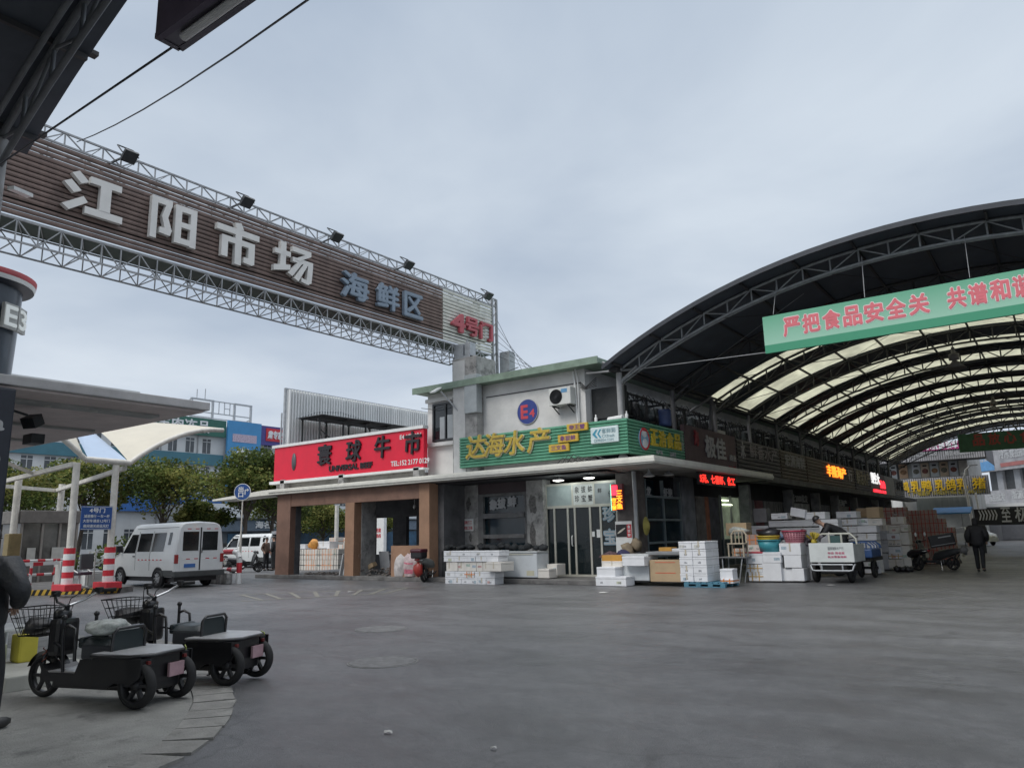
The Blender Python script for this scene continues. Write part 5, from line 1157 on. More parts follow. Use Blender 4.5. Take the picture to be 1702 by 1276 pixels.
one(m, 'steel_scaffold', STEEL, 'empty steel sign frame on the roof of the office block', 'scaffold')
# ---------------------------------------------------------------- yard behind the open shop
sb = thing('yard_shop', 'low shop with a slate blue sign and dark front beyond the trees', 'building', (-64,50,0))
MB().box(-72,-62,40,75,0,3.6).build('wall', mat('yard_shop_wall', (.10,.12,.14), .7, var=.3, scale=.8), sb)
MB().box(-62,-61.7,40,75,2.5,3.5).build('sign', mat('slate_sign', (.13,.17,.22), .6, var=.15), sb)
m = MB(); letters(m, '海名轩之一', (-61.7,43.7,2.75), YP, 4.4, .65, .05, .03); letters(m, '水产', (-61.7,51,2.75), YP, 2.2, .65, .05, .03); m.build('lettering', LWT, sb)
m = MB()
for i in range(9): m.box(-61.98,-61.9,41+3.7*i,43.8+3.7*i,.1,2.3)
m.build('shop_front', mat('shop_front_blue', (.03,.09,.16), .4, var=.5, scale=.6), sb)
MB().prism([(-72,3.6),(-61.5,3.6),(-61.5,3.75),(-66,5.2),(-72,5.2)], 40, 75, 'Y').build('roof', mat('slate_roof', (.15,.17,.19), .7, var=.2), sb)
# corrugated screen and black frame on the low roof
CW = mat('corrugated_white', (.76,.78,.78), .5, metal=.1, var=.08, scale=2, streak=.1, dirt=((.38,.38,.37), .64, 3))
m = MB(); n = 60; yA, yB = 21.5, 31.3
pts = []
for i in range(n):
    y = yA+(yB-yA)*i/n; q = (yB-yA)/n
    pts += [(-28.4,y),(-28.4,y+q*.3),(-28.27,y+q*.45),(-28.27,y+q*.85)]
vs = [(x,y,4.0) for x,y in pts]+[(x,y,8.4) for x,y in pts]; k = len(pts)
m.add(vs, [(i,i+1,k+i+1,k+i) for i in range(k-1)])
cs = thing('corrugated_screen', 'tall white corrugated screen standing on the low roof', 'screen', (-28.4,26,4)); m.build('sheet', CW, cs)
m = MB(); m.sq((-28.45,21.45,3.9),(-28.45,21.45,8.45),.1); m.sq((-28.42,21.4,8.42),(-28.42,31.3,8.42),.07)
for y in (24,26.5,29): m.sq((-28.5,y,4),(-28.5,y,8.4),.08)
m.tube([(-28.3,22.0,7.1),(-28.3,23.2,7.55),(-28.3,24.6,7.7),(-28.3,26.2,7.5),(-28.3,28,6.8)], .03, 6); m.build('frame', STEEL, cs)
m = MB(); Xp = -26.9
for y in (22.2,23.6,25.0,26.4,27.8):
    m.sq((Xp,y,4.0),(Xp,y,7.0),.07); m.sq((Xp-1.2,y,4.0),(Xp-1.2,y,7.0),.06); m.sq((Xp+.3,y,7.02),(Xp-1.3,y,7.02),.05)
m.box(Xp-1.3,Xp+.4,22.0,28.0,7.05,7.09); m.sq((Xp,22.1,6.9),(Xp,27.9,6.9),.09); m.box(Xp-1.3,Xp+.2,21.9,25,5.4,5.46)
pts = [(Xp-.1,22.0,5.2),(Xp-.1,22.5,5.8),(Xp-.1,22.3,6.5),(Xp-.1,23.1,6.0),(Xp-.1,23.2,5.2)]; m.tube(pts, .03, 6)
one(m, 'steel_pergola', mat('pergola_black', (.03,.033,.036), .6, var=.2), 'black steel frame shelter on the low roof behind the red sign', 'shelter')
m = MB(); m.tube([(-28.6,21.4,4),(-28.6,21.4,7.3)], .04, 6); one(m, 'roof_pole', STEEL, 'thin grey pole at the left end of the corrugated screen', 'pole')
# ---------------------------------------------------------------- boxes and goods
FOAM = mat('white_foam', (.70,.71,.73), .75, var=.05, scale=3, bump=.08, bscale=120, dirt=((.52,.53,.53), .68, 4))
FOAMW = mat('warm_foam', (.66,.63,.58), .75, var=.06, scale=3, bump=.08, bscale=120, dirt=((.45,.42,.38), .62, 4))
FOAMG = mat('grey_foam', (.45,.46,.48), .75, var=.08, scale=3, bump=.08, bscale=120, dirt=((.32,.32,.33), .64, 4))
CARD = mat('tan_carton', (.42,.31,.19), .8, var=.08, scale=3, dirt=((.33,.24,.15), .66, 4)); CARDP = mat('pinkish_carton', (.33,.24,.21), .8, var=.12, scale=2)
ORANGE = mat('orange_strap', (.60,.20,.05), .5); REDST = mat('red_strap', (.34,.05,.035), .55); MARK = mat('grey_print', (.25,.26,.28), .7); TAPE = mat('tape_tan', (.5,.33,.12), .4)
BIN = mat('orange_box', (.50,.26,.05), .55, var=.12)
LABELS = [mat('label_%d' % i, c, .6, var=.25, scale=30) for i, c in enumerate(((.50,.52,.40),(.38,.46,.52),(.52,.32,.30),(.40,.50,.44),(.55,.55,.52)))]; TAPEC = mat('clear_tape', (.52,.47,.38), .3)
def crate(p0, p1, depth, label, cat='box', m=FOAM, group=None, strap=None, lid=True, name='foam_box', marks=0, tilt=0):
    """a closed box: p0 lower left front corner, p1 upper right front corner"""
    x0, y, z0 = p0; x1, _, z1 = p1
    j = random.uniform(-.012,.012); g = .004; W_ = x1-x0-2*g; H_ = z1-z0-.004
    t = thing(name, label, cat, ((x0+x1)/2, y+depth/2+j, z0), random.uniform(-.02,.02)+tilt, group)
    b = MB(); zl = H_*.74 if lid else H_
    b.bev(-W_/2,W_/2,-depth/2,depth/2,0,zl,min(.012,W_*.04))
    b.build('body', m, t, local=True)
    if lid: MB().bev(-W_/2-.004,W_/2+.004,-depth/2-.004,depth/2+.004,zl+.003,H_,min(.012,W_*.04)).build('lid', m, t, local=True)
    if strap is not None:
        s = MB(); e = .008
        for q in (-.25,.22):
            s.box(W_*q-.014,W_*q+.014,-depth/2-e,depth/2+e,-.0,H_+e*.6)
        s.box(-W_/2-e,W_/2+e,-depth/2-e-.002,depth/2+e,H_*.46,H_*.46+.026)
        s.build('strap', strap, t, local=True)
    if H_ > .12 and W_ < 1.2 and m in (FOAM, FOAMW) and random.random() < .45:
        s = MB(); cx = random.uniform(-.3,.3)*W_; cz = zl*random.uniform(.45,.65); lw = random.uniform(.05,.09); lh = random.uniform(.03,.05); s.box(cx-lw,cx+lw,-depth/2-.0015,-depth/2+.002,cz-lh,cz+lh)
        s.build('paper_label', LABELS[random.randrange(len(LABELS))], t, local=True)
    if m in (FOAM, FOAMW) and random.random() < .35:
        s = MB(); e = .007; s.box(-.022,.022,-depth/2-e,depth/2+e,H_*.3,H_+.002); s.build('tape', TAPEC, t, local=True)
    if marks:
        s = MB()
        for q in range(marks):
            cx = -W_*.3+W_*.6*(q/(max(1,marks-1)) if marks > 1 else .5); cz = zl*.5
            for k in range(5): s.box(cx-.05+.018*k,cx-.04+.018*k+random.uniform(0,.008),-depth/2-.0015,-depth/2+.002,cz-.02-random.uniform(0,.02),cz+random.uniform(.005,.03))
        s.build('print', MARK, t, local=True)
    return t
def row(xa, xb, y, z0, z1, n, depth, desc, group, **k):
    for i in range(n):
        a = xa+(xb-xa)*i/n; b = xa+(xb-xa)*(i+1)/n
        pos = 'only one' if n == 1 else '%s from the left' % ORD[i] if i < n-1 else 'last on the right'
        kk = dict(k); st = kk.pop('straps', None)
        if st and i in st: kk['strap'] = st[i]
        crate((a,y,z0),(b,y,z1),depth*random.uniform(.94,1.0), '%s, %s' % (desc,pos), group=group, **kk)
G1 = 'foam boxes piled before the tank window'
xa, xb = -17.443, -15.302
row(xa, xb-.02, 19.95, 0, .205, 6, .5, 'white foam box, bottom row of the pile before the tank window', G1, marks=1)
row(xa, xb, 19.95, .21, .41, 5, .5, 'white foam box, second row of the pile before the tank window', G1, straps={2:ORANGE})
row(xa+.03, xb-.25, 19.96, .415, .72, 7, .5, 'upright foam box, third row of the pile before the tank window', G1, m=FOAMW, lid=False)
crate((xb-.22,19.75,.43),(xb+.4,19.75,.72),.7,'jutting foam box at the right end of the pile before the tank window', group=G1, m=FOAMW)
row(xa-.05, xb+.15, 19.93, .725, .90, 5, .55, 'flat foam box, fourth row of the pile before the tank window', G1)
row(xa-.05, xb+.2, 19.93, .905, 1.08, 4, .55, 'flat foam box, top row of the pile before the tank window', G1, marks=1)
G2 = 'boxes before the corner pier'
crate((-11.804, 20.350, 0.010), (-10.774, 20.350, 0.287), .55, 'white foam box with grey print on the ground before the corner pier', group=G2, marks=2)
crate((-11.777, 20.400, 0.272), (-11.146, 20.400, 0.558), .5, 'white foam box, middle of the short stack before the corner pier', group=G2)
crate((-11.824, 20.800, 0.536), (-11.108, 20.800, 0.717), .5, 'white foam box under the orange box', group=G2, m=FOAMW)
crate((-11.844, 20.850, 0.696), (-11.145, 20.850, 0.893), .45, 'orange box on top of the stack before the corner pier', m=BIN, group=G2, lid=False, name='orange_box')
crate((-11.009, 20.600, 0.584), (-10.278, 20.600, 0.863), .6, 'white foam lid box on the chest freezer at the corner', group=G2)
crate((-10.268, 21.600, 0.882), (-9.839, 21.600, 1.093), .4, 'small orange box on the grey tray above the carton', m=BIN, group=G2, lid=False, name='orange_box')
crate((-9.788, 21.500, 0.901), (-9.487, 21.500, 1.057), .4, 'small white foam box next to the orange box on the grey tray', group=G2)
ct = crate((-10.233, 20.850, 0.128), (-9.205, 20.850, 0.750), .75, 'large tan carton with red print between freezer and pallet', m=CARD, lid=False, name='carton')
q0 = (-10.233, 20.850, 0.128); q1 = (-9.205, 20.850, 0.750)
m = MB(); letters(m, '冰鲜品', (q0[0]+.22,20.85,q0[2]+.28), XP, .55, .22, .004, .03)
for a in ((q0[0]+.18,q0[0]+.82,q0[2]+.24,q0[2]+.26),(q0[0]+.18,q0[0]+.82,q0[2]+.54,q0[2]+.56)): m.box(a[0],a[1],20.836,20.84,a[2],a[3])
o = m.build('print', mat('print_red', (.55,.10,.05), .6), ct); o.location = (0,0,0); ct.rotation_euler = (0,0,0); ct.location.y = 20.85+.375
m = MB(); m.bev(-10.418,-9.316,21.0,22.0,.88,.98,.02); one(m, 'grey_tray', mat('tray_grey', (.22,.23,.24), .5, var=.15), 'wide grey tray lying above the tan carton', 'tray')
def freezer(x0, x1, y0, d, z0, h, lab, sticker=False):
    t = thing('chest_freezer', lab, 'freezer', ((x0+x1)/2,y0+d/2,z0))
    FW = mat('freezer_white', (.55,.58,.60), .4, var=.08, scale=1.5, dirt=((.35,.37,.38), .62, 3))
    MB().bev(x0,x1,y0,y0+d,z0+.04,z0+h-.07,.03).build('cabinet', FW, t); MB().bev(x0-.015,x1+.015,y0-.015,y0+d,z0+h-.065,z0+h,.02).build('lid', mat('freezer_lid', (.45,.47,.47), .35, var=.08), t)
    MB().box(x0+.03,x1-.03,y0+.03,y0+d-.03,z0,z0+.04).build('base', BLACK, t)
    m = MB(); m.box(x0+.15,x1-.15,y0-.02,y0-.012,z0+h-.11,z0+h-.09)
    if sticker: m.box(x1-.42,x1-.12,y0-.004,y0-.001,z0+.1,z0+.26)
    m.build('trim', mat('freezer_trim', (.5,.48,.36), .5), t)
freezer(-15.606, -14.190, 20.75, .7, .15, .88, 'white chest freezer beside the pile before the tank window', True)
freezer(-11.180, -10.279, 20.9, .65, .1, .82, 'white chest freezer behind the short foam stack at the corner')
br = thing('water_bottle', 'blue water cooler bottle on the white box by the glass door', 'water bottle', (-14.418,21.2,.5))
cx = -14.394; MB().lathe([(0,.5),(.13,.5),(.135,.56),(.13,.66),(.135,.78),(.12,.86),(.04,.93),(.035,.98),(0,.98)], c=(cx,21.2,.02), n=16).build('bottle', mat('bottle_blue', (.08,.20,.45), .15, var=.1, alpha=.8), br)
m = MB(); cx2 = -14.577; m.lathe([(.0,.5),(.12,.5),(.12,.92),(.0,.93)], c=(cx2,21.15,.02), n=14); one(m, 'blue_canister', mat('canister_blue', (.13,.24,.45), .3, alpha=.85), 'pale blue canister left of the water bottle', 'canister')
crate((-14.469, 20.800, 0.178), (-13.752, 20.800, 0.469), .5, 'white foam box with a torn corner under the water bottle', m=FOAMW)
crate((-14.118, 21.200, 0.256), (-13.705, 21.200, 0.603), .5, 'upright speckled white box against the glass door', m=FOAMW, lid=False)
m = MB()
for k in range(26): m.rock((-18.471+k*.17, 21.3+random.uniform(-.15,.25), 1.1+random.uniform(0,.12)), random.uniform(.09,.17), (1.2,1,.8), sub=1)
m.box(-18.471-.1,-16.000,21.05,21.7,.15,1.05)
one(m, 'crab_trap_heap', mat('black_net', (.022,.025,.028), .8, var=.4, scale=12), 'heap of black netting and traps above the pile before the tank window', 'net heap')
# pallet stack
PB = mat('pallet_blue', (.07,.20,.28), .6, var=.2, scale=4, dirt=((.12,.17,.19), .6, 5))
pt = thing('pallet', 'blue plastic pallet under the tall white foam stack', 'pallet', (-8.55,21.3,0))
PX0, PX1 = -9.141, -7.935
m = MB()
for i in range(7): m.box(PX0+(PX1-PX0)*i/7+.01,PX0+(PX1-PX0)*(i+.82)/7,20.75,21.85,.11,.14)
for i in range(3): m.box(PX0,PX1,20.75+i*.5,20.85+i*.5,.0,.025)
m.box(PX0,PX1,20.75,21.85,.085,.11); m.build('deck', PB, pt)
m = MB()
for i in range(4):
    for j in range(3): m.bev(PX0+(PX1-PX0-.14)*i/3,PX0+(PX1-PX0-.14)*i/3+.14,20.75+j*.48,20.89+j*.48,.02,.09,.008)
m.build('block', PB, pt)
G3 = 'foam boxes on the blue pallet'
sx0, sx1 = -9.256, -8.443; zt = 1.273; hh = (zt-.145)/5
LAY = ['bottom','second','third','fourth','top']
for k in range(5):
    for i in range(2):
        for j in range(2):
            if j == 1 and i == 0: continue
            wv = (sx1-sx0)/2
            crate((sx0+i*wv,20.8+j*.5,.145+k*hh),(sx0+(i+1)*wv,20.8+j*.5,.145+(k+1)*hh-.003),.48,'white foam box on the blue pallet, %s layer, %s' % (LAY[k], ('left column','right column','', 'rear right column')[i+2*j]), group=G3, marks=1 if j == 0 else 0)
crate((-8.194, 21.100, 0.212), (-7.823, 21.100, 0.494), .4, 'small white foam box on the right end of the blue pallet', group=G3)
crate((-8.167, 21.050, 0.100), (-7.793, 21.050, 0.220), .45, 'flat foam box lowest at the right end of the blue pallet', group=G3, strap=ORANGE)
# table and chair
ta = thing('folding_table', 'grey folding table with slanted steel legs beside the pallet', 'table', (-8.383,22.8,0))
tx0, tx1 = -8.781, -7.965; tz = 0.771
MB().bev(tx0,tx1,22.6,23.2,tz-.04,tz,.01).build('tabletop', mat('table_grey', (.16,.165,.17), .5), ta)
for a in (0,1):
    for b in (0,1): MB().bar((tx0+.1+a*(tx1-tx0-.2),22.65+b*.5,tz-.04),(tx0+.0+a*(tx1-tx0-.25)+.1*(1-a),22.65+b*.5,0),.018,6).build('leg', STEEL, ta)
pc = thing('plastic_chair', 'beige plastic chair standing on the grey folding table', 'chair', ((tx0+tx1)/2,22.8,tz))
BG_ = mat('beige_plastic', (.42,.36,.27), .5, var=.12); c0x = -8.503; c1x = -7.985
MB().bev(c0x,c1x,22.65,23.05,tz+.36,tz+.4,.015).build('seat', BG_, pc)
m = MB(); zz = tz+.4; pth = [(c0x+.03,22.98,zz),(c0x+.03,23.0,zz+.25),(c0x+.12,23.0,zz+.36),(c1x-.12,23.0,zz+.36),(c1x-.03,23.0,zz+.25),(c1x-.03,22.98,zz)]; m.tube(pth, .03, 6)
for k in range(3): x = c0x+.15+k*(c1x-c0x-.3)/2; m.bar((x,23.0,zz),(x,23.0,zz+.36),.018,6)
m.build('backrest', BG_, pc)
for a in (c0x+.03, c1x-.03):
    for b in (22.68, 23.02): MB().bar((a,b,tz),(a,b,tz+.37),.025,6).build('leg', BG_, pc)
crate((-8.609, 23.300, 0.747), (-8.247, 23.300, 0.999), .3, 'cream box with an orange band under the plastic chair', m=FOAMW, strap=ORANGE, lid=False)
crate((-9.087, 24.200, 1.383), (-8.399, 24.200, 1.786), .5, 'brown carton on the goods behind the plastic chair', m=CARD, lid=False, name='carton')
crate((-9.056, 26.900, 1.804), (-8.587, 26.900, 2.291), .4, 'dull grey metal cabinet standing by the lit doorway', m=mat('cabinet_grey2', (.17,.175,.18), .5), lid=False, name='metal_cabinet', cat='cabinet')
# block of boxes left of the tricycle
G4 = 'boxes stacked left of the white tricycle'
F = 23.2
rr = crate((-8.158, 23.200, 0.535), (-7.632, 23.200, 0.872), .5, 'white foam box with a red rim, front left of the block by the tricycle', group=G4)
m = MB(); p = (-8.129, 23.200, 0.875); q = (-7.632, 23.200, 0.872); m.box(p[0]-.01,q[0]+.01,F-.02,F+.52,p[2]-.02,p[2]+.015); m.build('rim', mat('red_lid', (.5,.05,.08), .5), rr); rr.rotation_euler = (0,0,0)
crate((-8.159, 23.200, 0.303), (-7.663, 23.200, 0.519), .5, 'white box with an orange tape band below the red rimmed box', group=G4, strap=TAPE)
crate((-8.107, 23.200, 0.038), (-7.664, 23.200, 0.308), .5, 'white box with a tan tape band, lowest at the front left of the block', group=G4, strap=TAPE)
crate((-7.641, 23.200, 0.572), (-7.093, 23.200, 0.887), .55, 'white foam box under the teal tub', group=G4)
crate((-7.687, 23.200, 0.045), (-7.122, 23.200, 0.573), .55, 'tall white foam box standing below the teal tub box', group=G4, lid=False)
crate((-7.216, 23.350, 0.043), (-6.831, 23.350, 0.411), .6, 'white foam box at ground level right of the tall white box', group=G4, lid=False)
crate((-6.833, 23.300, 0.052), (-6.488, 23.300, 0.416), .6, 'white foam box at ground level nearest the tricycle', group=G4, lid=False)
crate((-7.042, 23.300, 0.430), (-6.538, 23.300, 0.794), .65, 'white foam box in the middle of the column under the pink basket', group=G4, lid=False)
crate((-7.149, 23.300, 0.796), (-6.522, 23.300, 1.140), .65, 'white foam box directly under the pink basket', group=G4, lid=False)
crate((-6.775, 23.900, 0.052), (-6.427, 23.900, 0.405), .6, 'greyish foam box behind the tricycle wheel', group=G4, m=FOAMG, lid=False)
crate((-6.742, 23.900, 0.404), (-6.389, 23.900, 0.791), .6, 'greyish foam box beside the tricycle tailgate, middle of its column', group=G4, m=FOAMG, lid=False)
crate((-6.704, 23.900, 0.792), (-6.376, 23.900, 1.108), .6, 'greyish foam box beside the tricycle tailgate, top of its column', group=G4, m=FOAMG, lid=False)
crate((-8.226, 23.700, 0.878), (-7.832, 23.700, 1.093), .4, 'printed white carton behind the teal tub', group=G4, marks=2, m=FOAMW, lid=False)
crate((-8.299, 23.800, 1.096), (-7.893, 23.800, 1.403), .4, 'carton wrapped in orange net behind the teal tub', group=G4, m=CARDP, strap=ORANGE, lid=False)
def tub(p, r0, r1, h, m, name, lab, rim, holes=False):
    t = thing(name, lab, 'tub', p); n = 24
    MB().lathe([(0,.01),(r0,.0),(r1,h),(r1-.015,h),(r0-.02,.02),(0,.02)], c=p, n=n).build('bowl', m, t)
    MB().lathe([(r1-.012,h-.03),(r1+.02,h-.025),(r1+.02,h+.01),(r1-.012,h+.01)], c=p, n=n).build('rim', rim, t)
    if holes:
        b = MB()
        for k in range(1,6):
            z = h*k/6.3; r = r0+(r1-r0)*z/h+.003
            for j in range(n):
                a = 6.283*j/n; b.obox((p[0]+r*math.cos(a),p[1]+r*math.sin(a),p[2]+z),.006,.055,.036,a)
        b.build('holes', mat('basket_hole', (.25,.06,.09), .7), t)
    return t
p = (-7.501, 23.500, 0.880); tub(p, .27, .34, .36, mat('teal_plastic', (.05,.28,.33), .4), 'plastic_tub', 'teal plastic tub on the white boxes', mat('teal_rim', (.04,.25,.3), .4))
p = (p[0],p[1],p[2]+.32); tub(p, .30, .335, .16, mat('yellow_plastic', (.52,.36,.03), .4), 'plastic_tub', 'yellow plastic tub nested in the teal tub', mat('yellow_rim', (.5,.36,.05), .4))
p = (-6.764, 23.600, 1.137); tub(p, .25, .34, .36, mat('pink_plastic', (.62,.30,.34), .45), 'laundry_basket', 'pink perforated basket with a crimson rim', mat('crimson_rim', (.42,.03,.08), .4), True)
m = MB(); p = (-7.466, 23.500, 1.363); m.rock((p[0],p[1],p[2]+.08), .3, (1.15,.8,.55)); one(m, 'black_bag', mat('black_plastic', (.02,.02,.023), .35, var=.2), 'black plastic bag heaped in the yellow tub', 'bag')
m = MB(); p = (-7.345, 24.100, 1.316); m.rock((p[0],p[1],p[2]), .22, (1,.8,.7)); one(m, 'blue_bag', mat('blue_film', (.2,.3,.45), .35, var=.3), 'pale blue plastic bag between the tubs', 'bag')
m = MB(); p = (-8.597, 24.200, 1.525); m.rock((p[0],p[1],p[2]), .26, (1.3,.8,.55)); one(m, 'white_sack', mat('pale_sack', (.45,.48,.45), .6, var=.3, scale=8), 'pale plastic sack on the carton behind the beige chair', 'sack')
m = MB(); p = (-6.394, 24.000, 1.372)
for k in range(7): m.rock((p[0]+random.uniform(-.28,.28),p[1]+random.uniform(-.2,.2),p[2]+random.uniform(-.15,.12)), random.uniform(.1,.18), k=.5)
one(m, 'bag_heap', mat('mixed_film', (.28,.24,.27), .4, var=.7, scale=9), 'heap of crumpled plastic bags behind the pink basket', 'bags')
m = MB(); p = (-6.205, 23.600, 1.164)
for k in range(26):
    a = random.uniform(0,6.28); e = random.uniform(.2,1.4); d = Vector((math.cos(a)*math.cos(e),math.sin(a)*math.cos(e),math.sin(e))); m.quad(Vector(p)+d*.03, Vector(p)+d*.25+Vector((.03,0,.02)), Vector(p)+d*.3, Vector(p)+d*.22-Vector((.03,0,0)))
m.ball(p,.09,8); one(m, 'yellow_straw_bunch', mat('straw_yellow', (.45,.35,.04), .6, var=.2), 'bunch of yellow straw at the left corner of the tailgate', 'straw')
# back row of white crates
G5 = 'white crates in the back row under the sign boards'; B_ = 26.3
for (a, b, c, d, lab, kw) in (((-8.376, 26.300, 1.341),(-6.698, 26.300, 1.582),0,0,'long greyish white crate, lower one of the back row',dict(m=FOAMG)),((-8.351, 26.300, 1.623),(-6.673, 26.300, 1.835),0,0,'long greyish white crate carrying three boxes in the back row',dict(m=FOAMG)),
    ((-8.246, 26.300, 1.883),(-7.701, 26.300, 2.086),0,0,'white foam box with print on the left of the back row top',dict(marks=1)),((-7.133, 26.300, 1.849),(-6.477, 26.300, 2.082),0,0,'white foam box on the right of the back row top',{}),
    ((-6.706, 26.300, 1.311),(-6.109, 26.300, 1.837),0,0,'square white crate behind the capped person',{}),((-8.997, 26.300, 1.352),(-8.366, 26.300, 1.684),0,0,'low grey white crate at the left end of the back row',dict(m=FOAMG))):
    crate(a, b, .6, lab, group=G5, **kw)
for i, (xa_, xb_) in enumerate(((-9.015,-7.950),(-7.950,-7.068),(-7.068,-6.184))):
    crate((xa_,B_,.13),(xb_,B_,1.326),.6,'tall grey crate carrying the back row, '+('left','middle','right')[i],group=G5,m=FOAMG,lid=False)
t = crate((-7.613, 26.200, 1.863),(-7.135, 26.200, 2.144),.35,'white box lid leaning askew on the back row',group=G5,lid=False); t.rotation_euler = (0.0,.22,.1); t.location.z += .08
# column block right of the tricycle
G6 = 'white crates stacked right of the white tricycle'; C_ = 28.0
for a, b, lab, kw in (((-6.542, 28.000, 1.877),(-5.875, 28.000, 2.100),'white foam box at the very top of the block behind the blue cart',{}),((-6.508, 28.000, 1.631),(-5.884, 28.000, 1.837),'white foam box second from the top behind the blue cart',{}),
    ((-6.496, 28.000, 1.365),(-5.909, 28.000, 1.595),'white foam box third from the top behind the blue cart',{}),((-6.503, 28.000, 1.101),(-5.937, 28.000, 1.334),'white foam box level with the roll bar of the tricycle',{}),
    ((-5.892, 27.900, 1.374),(-5.285, 27.900, 1.599),'white foam box above the blue cart, upper of the pair',{}),((-5.920, 27.900, 1.115),(-5.313, 27.900, 1.343),'white foam box above the blue cart, lower of the pair',{}),
    ((-5.996, 27.900, 0.578),(-5.322, 27.900, 1.087),'large white crate beside the blue cart',dict(lid=False)),((-6.014, 27.900, 0.045),(-5.304, 27.900, 0.577),'large white crate on the ground beside the blue cart wheel',dict(lid=False)),
    ((-5.992, 28.400, 1.616),(-5.619, 28.400, 1.850),'printed white carton among the upper boxes',dict(marks=2,lid=False)),((-5.626, 28.400, 1.607),(-5.166, 28.400, 1.836),'cream foam box right of the printed carton',dict(m=FOAMW)),
    ((-5.678, 28.600, 1.853),(-5.254, 28.600, 2.227),'tan carton standing on the cream foam box',dict(m=CARD,lid=False,name='carton')),((-6.090, 29.000, 1.889),(-5.720, 29.000, 2.210),'tan carton leaning behind the topmost foam box',dict(m=CARD,lid=False,name='carton'))):
    crate(a, b, .65, lab, group=G6, **kw)
crate((-6.690,C_+.1,.0),(-6.070,C_+.1,1.096-.005),.6,'tall grey crate behind the blue cart, carrying the foam boxes',group=G6,m=FOAMG,lid=False)
G7 = 'mixed boxes at the end of the white stacks'; D_ = 30.6
for a, b, lab, kw in (((-5.716, 30.600, 1.407),(-5.451, 30.600, 1.617),'small green white box at the top left of the end stack',dict(m=FOAMW)),((-5.749, 30.600, 1.105),(-5.455, 30.600, 1.401),'grey white box below the small top left box',dict(m=FOAMG)),
    ((-5.801, 30.600, 0.633),(-5.451, 30.600, 1.079),'grey white box at half height of the end stack',dict(m=FOAMG)),((-5.887, 30.600, 0.034),(-5.503, 30.600, 0.610),'tall grey white box on the ground left in the end stack',dict(m=FOAMG,lid=False)),
    ((-5.471, 30.600, 1.079),(-5.068, 30.600, 1.308),'white box with a printed square in the end stack',dict(marks=1,lid=False)),((-5.474, 30.600, 0.865),(-5.035, 30.600, 1.073),'pale box with dark and red labels in the end stack',dict(marks=3,m=FOAMW)),
    ((-5.485, 30.600, 0.588),(-5.042, 30.600, 0.840),'lilac white box above the yellow taped one',{}),((-5.504, 30.600, 0.418),(-5.051, 30.600, 0.586),'white box with a yellow tape band in the end stack',dict(strap=TAPE)),
    ((-5.522, 30.600, 0.079),(-5.034, 30.600, 0.397),'white box on the ground under the yellow taped one',dict(m=FOAMW)),((-5.376, 31.100, 1.635),(-4.943, 31.100, 1.906),'cream box on top of the end stack beside the red strapped cartons',dict(m=FOAMW,lid=False)),
    ((-5.536, 31.000, 1.312),(-5.060, 31.000, 1.605),'white box under the cream one in the end stack',dict(m=FOAMW)),((-5.035, 30.800, 1.369),(-4.789, 30.800, 1.620),'small pale box at the right edge of the end stack',dict(m=FOAMW)),((-5.068, 30.800, 0.899),(-4.782, 30.800, 1.342),'tall pale box at the right edge of the end stack',dict(m=FOAMW,lid=False)),((-5.115, 30.800, 0.136),(-4.796, 30.800, 0.875),'tallest pale box on the ground at the right edge',dict(m=FOAMW,lid=False))):
    crate(a, b, .6, lab, group=G7, **kw)
G8 = 'cartons with red straps'; E_ = 35.5
x0, x1 = -5.669, -3.857; ztop = 2.196; nr = 6; nc = 6
for r in range(nr):
    for c in range(nc):
        if (r == 5 and c > 3) or (r == 4 and c > 4): continue
        xa_ = x0+(x1-x0)*c/nc; xb_ = x0+(x1-x0)*(c+1)/nc; h = (ztop-.02)/nr
        crate((xa_,E_,.02+r*h),(xb_,E_,.02+(r+1)*h-.004),.7,'red strapped carton in the far pile, %s row up, %s column' % (ORD[r], ORD[c]),m=CARDP,group=G8,strap=REDST,lid=False,name='carton')
for r in range(2):
    for c in range(2):
        crate((-6.029+c*.42,33.5,1.75+r*.28),(-6.029+c*.42+.41,33.5,2.02+r*.28),.5,'red strapped carton behind the cream box, %s row, %s' % (('lower','upper')[r],('left','right')[c]),m=CARDP,group=G8,strap=REDST,lid=False,name='carton')
crate((-6.125,33.55,0),(-6.125+.9,33.55,1.74),.5,'tall brown crate carrying four red strapped cartons',m=CARDP,lid=False,name='carton')
m = MB()
for k in range(6): m.rock((-5.103+.09*k,29.6+.1*(k%2),.1), .11, sub=1)
one(m, 'black_bags', BLACK, 'small heap of black bags before the yellow taped box', 'bags')
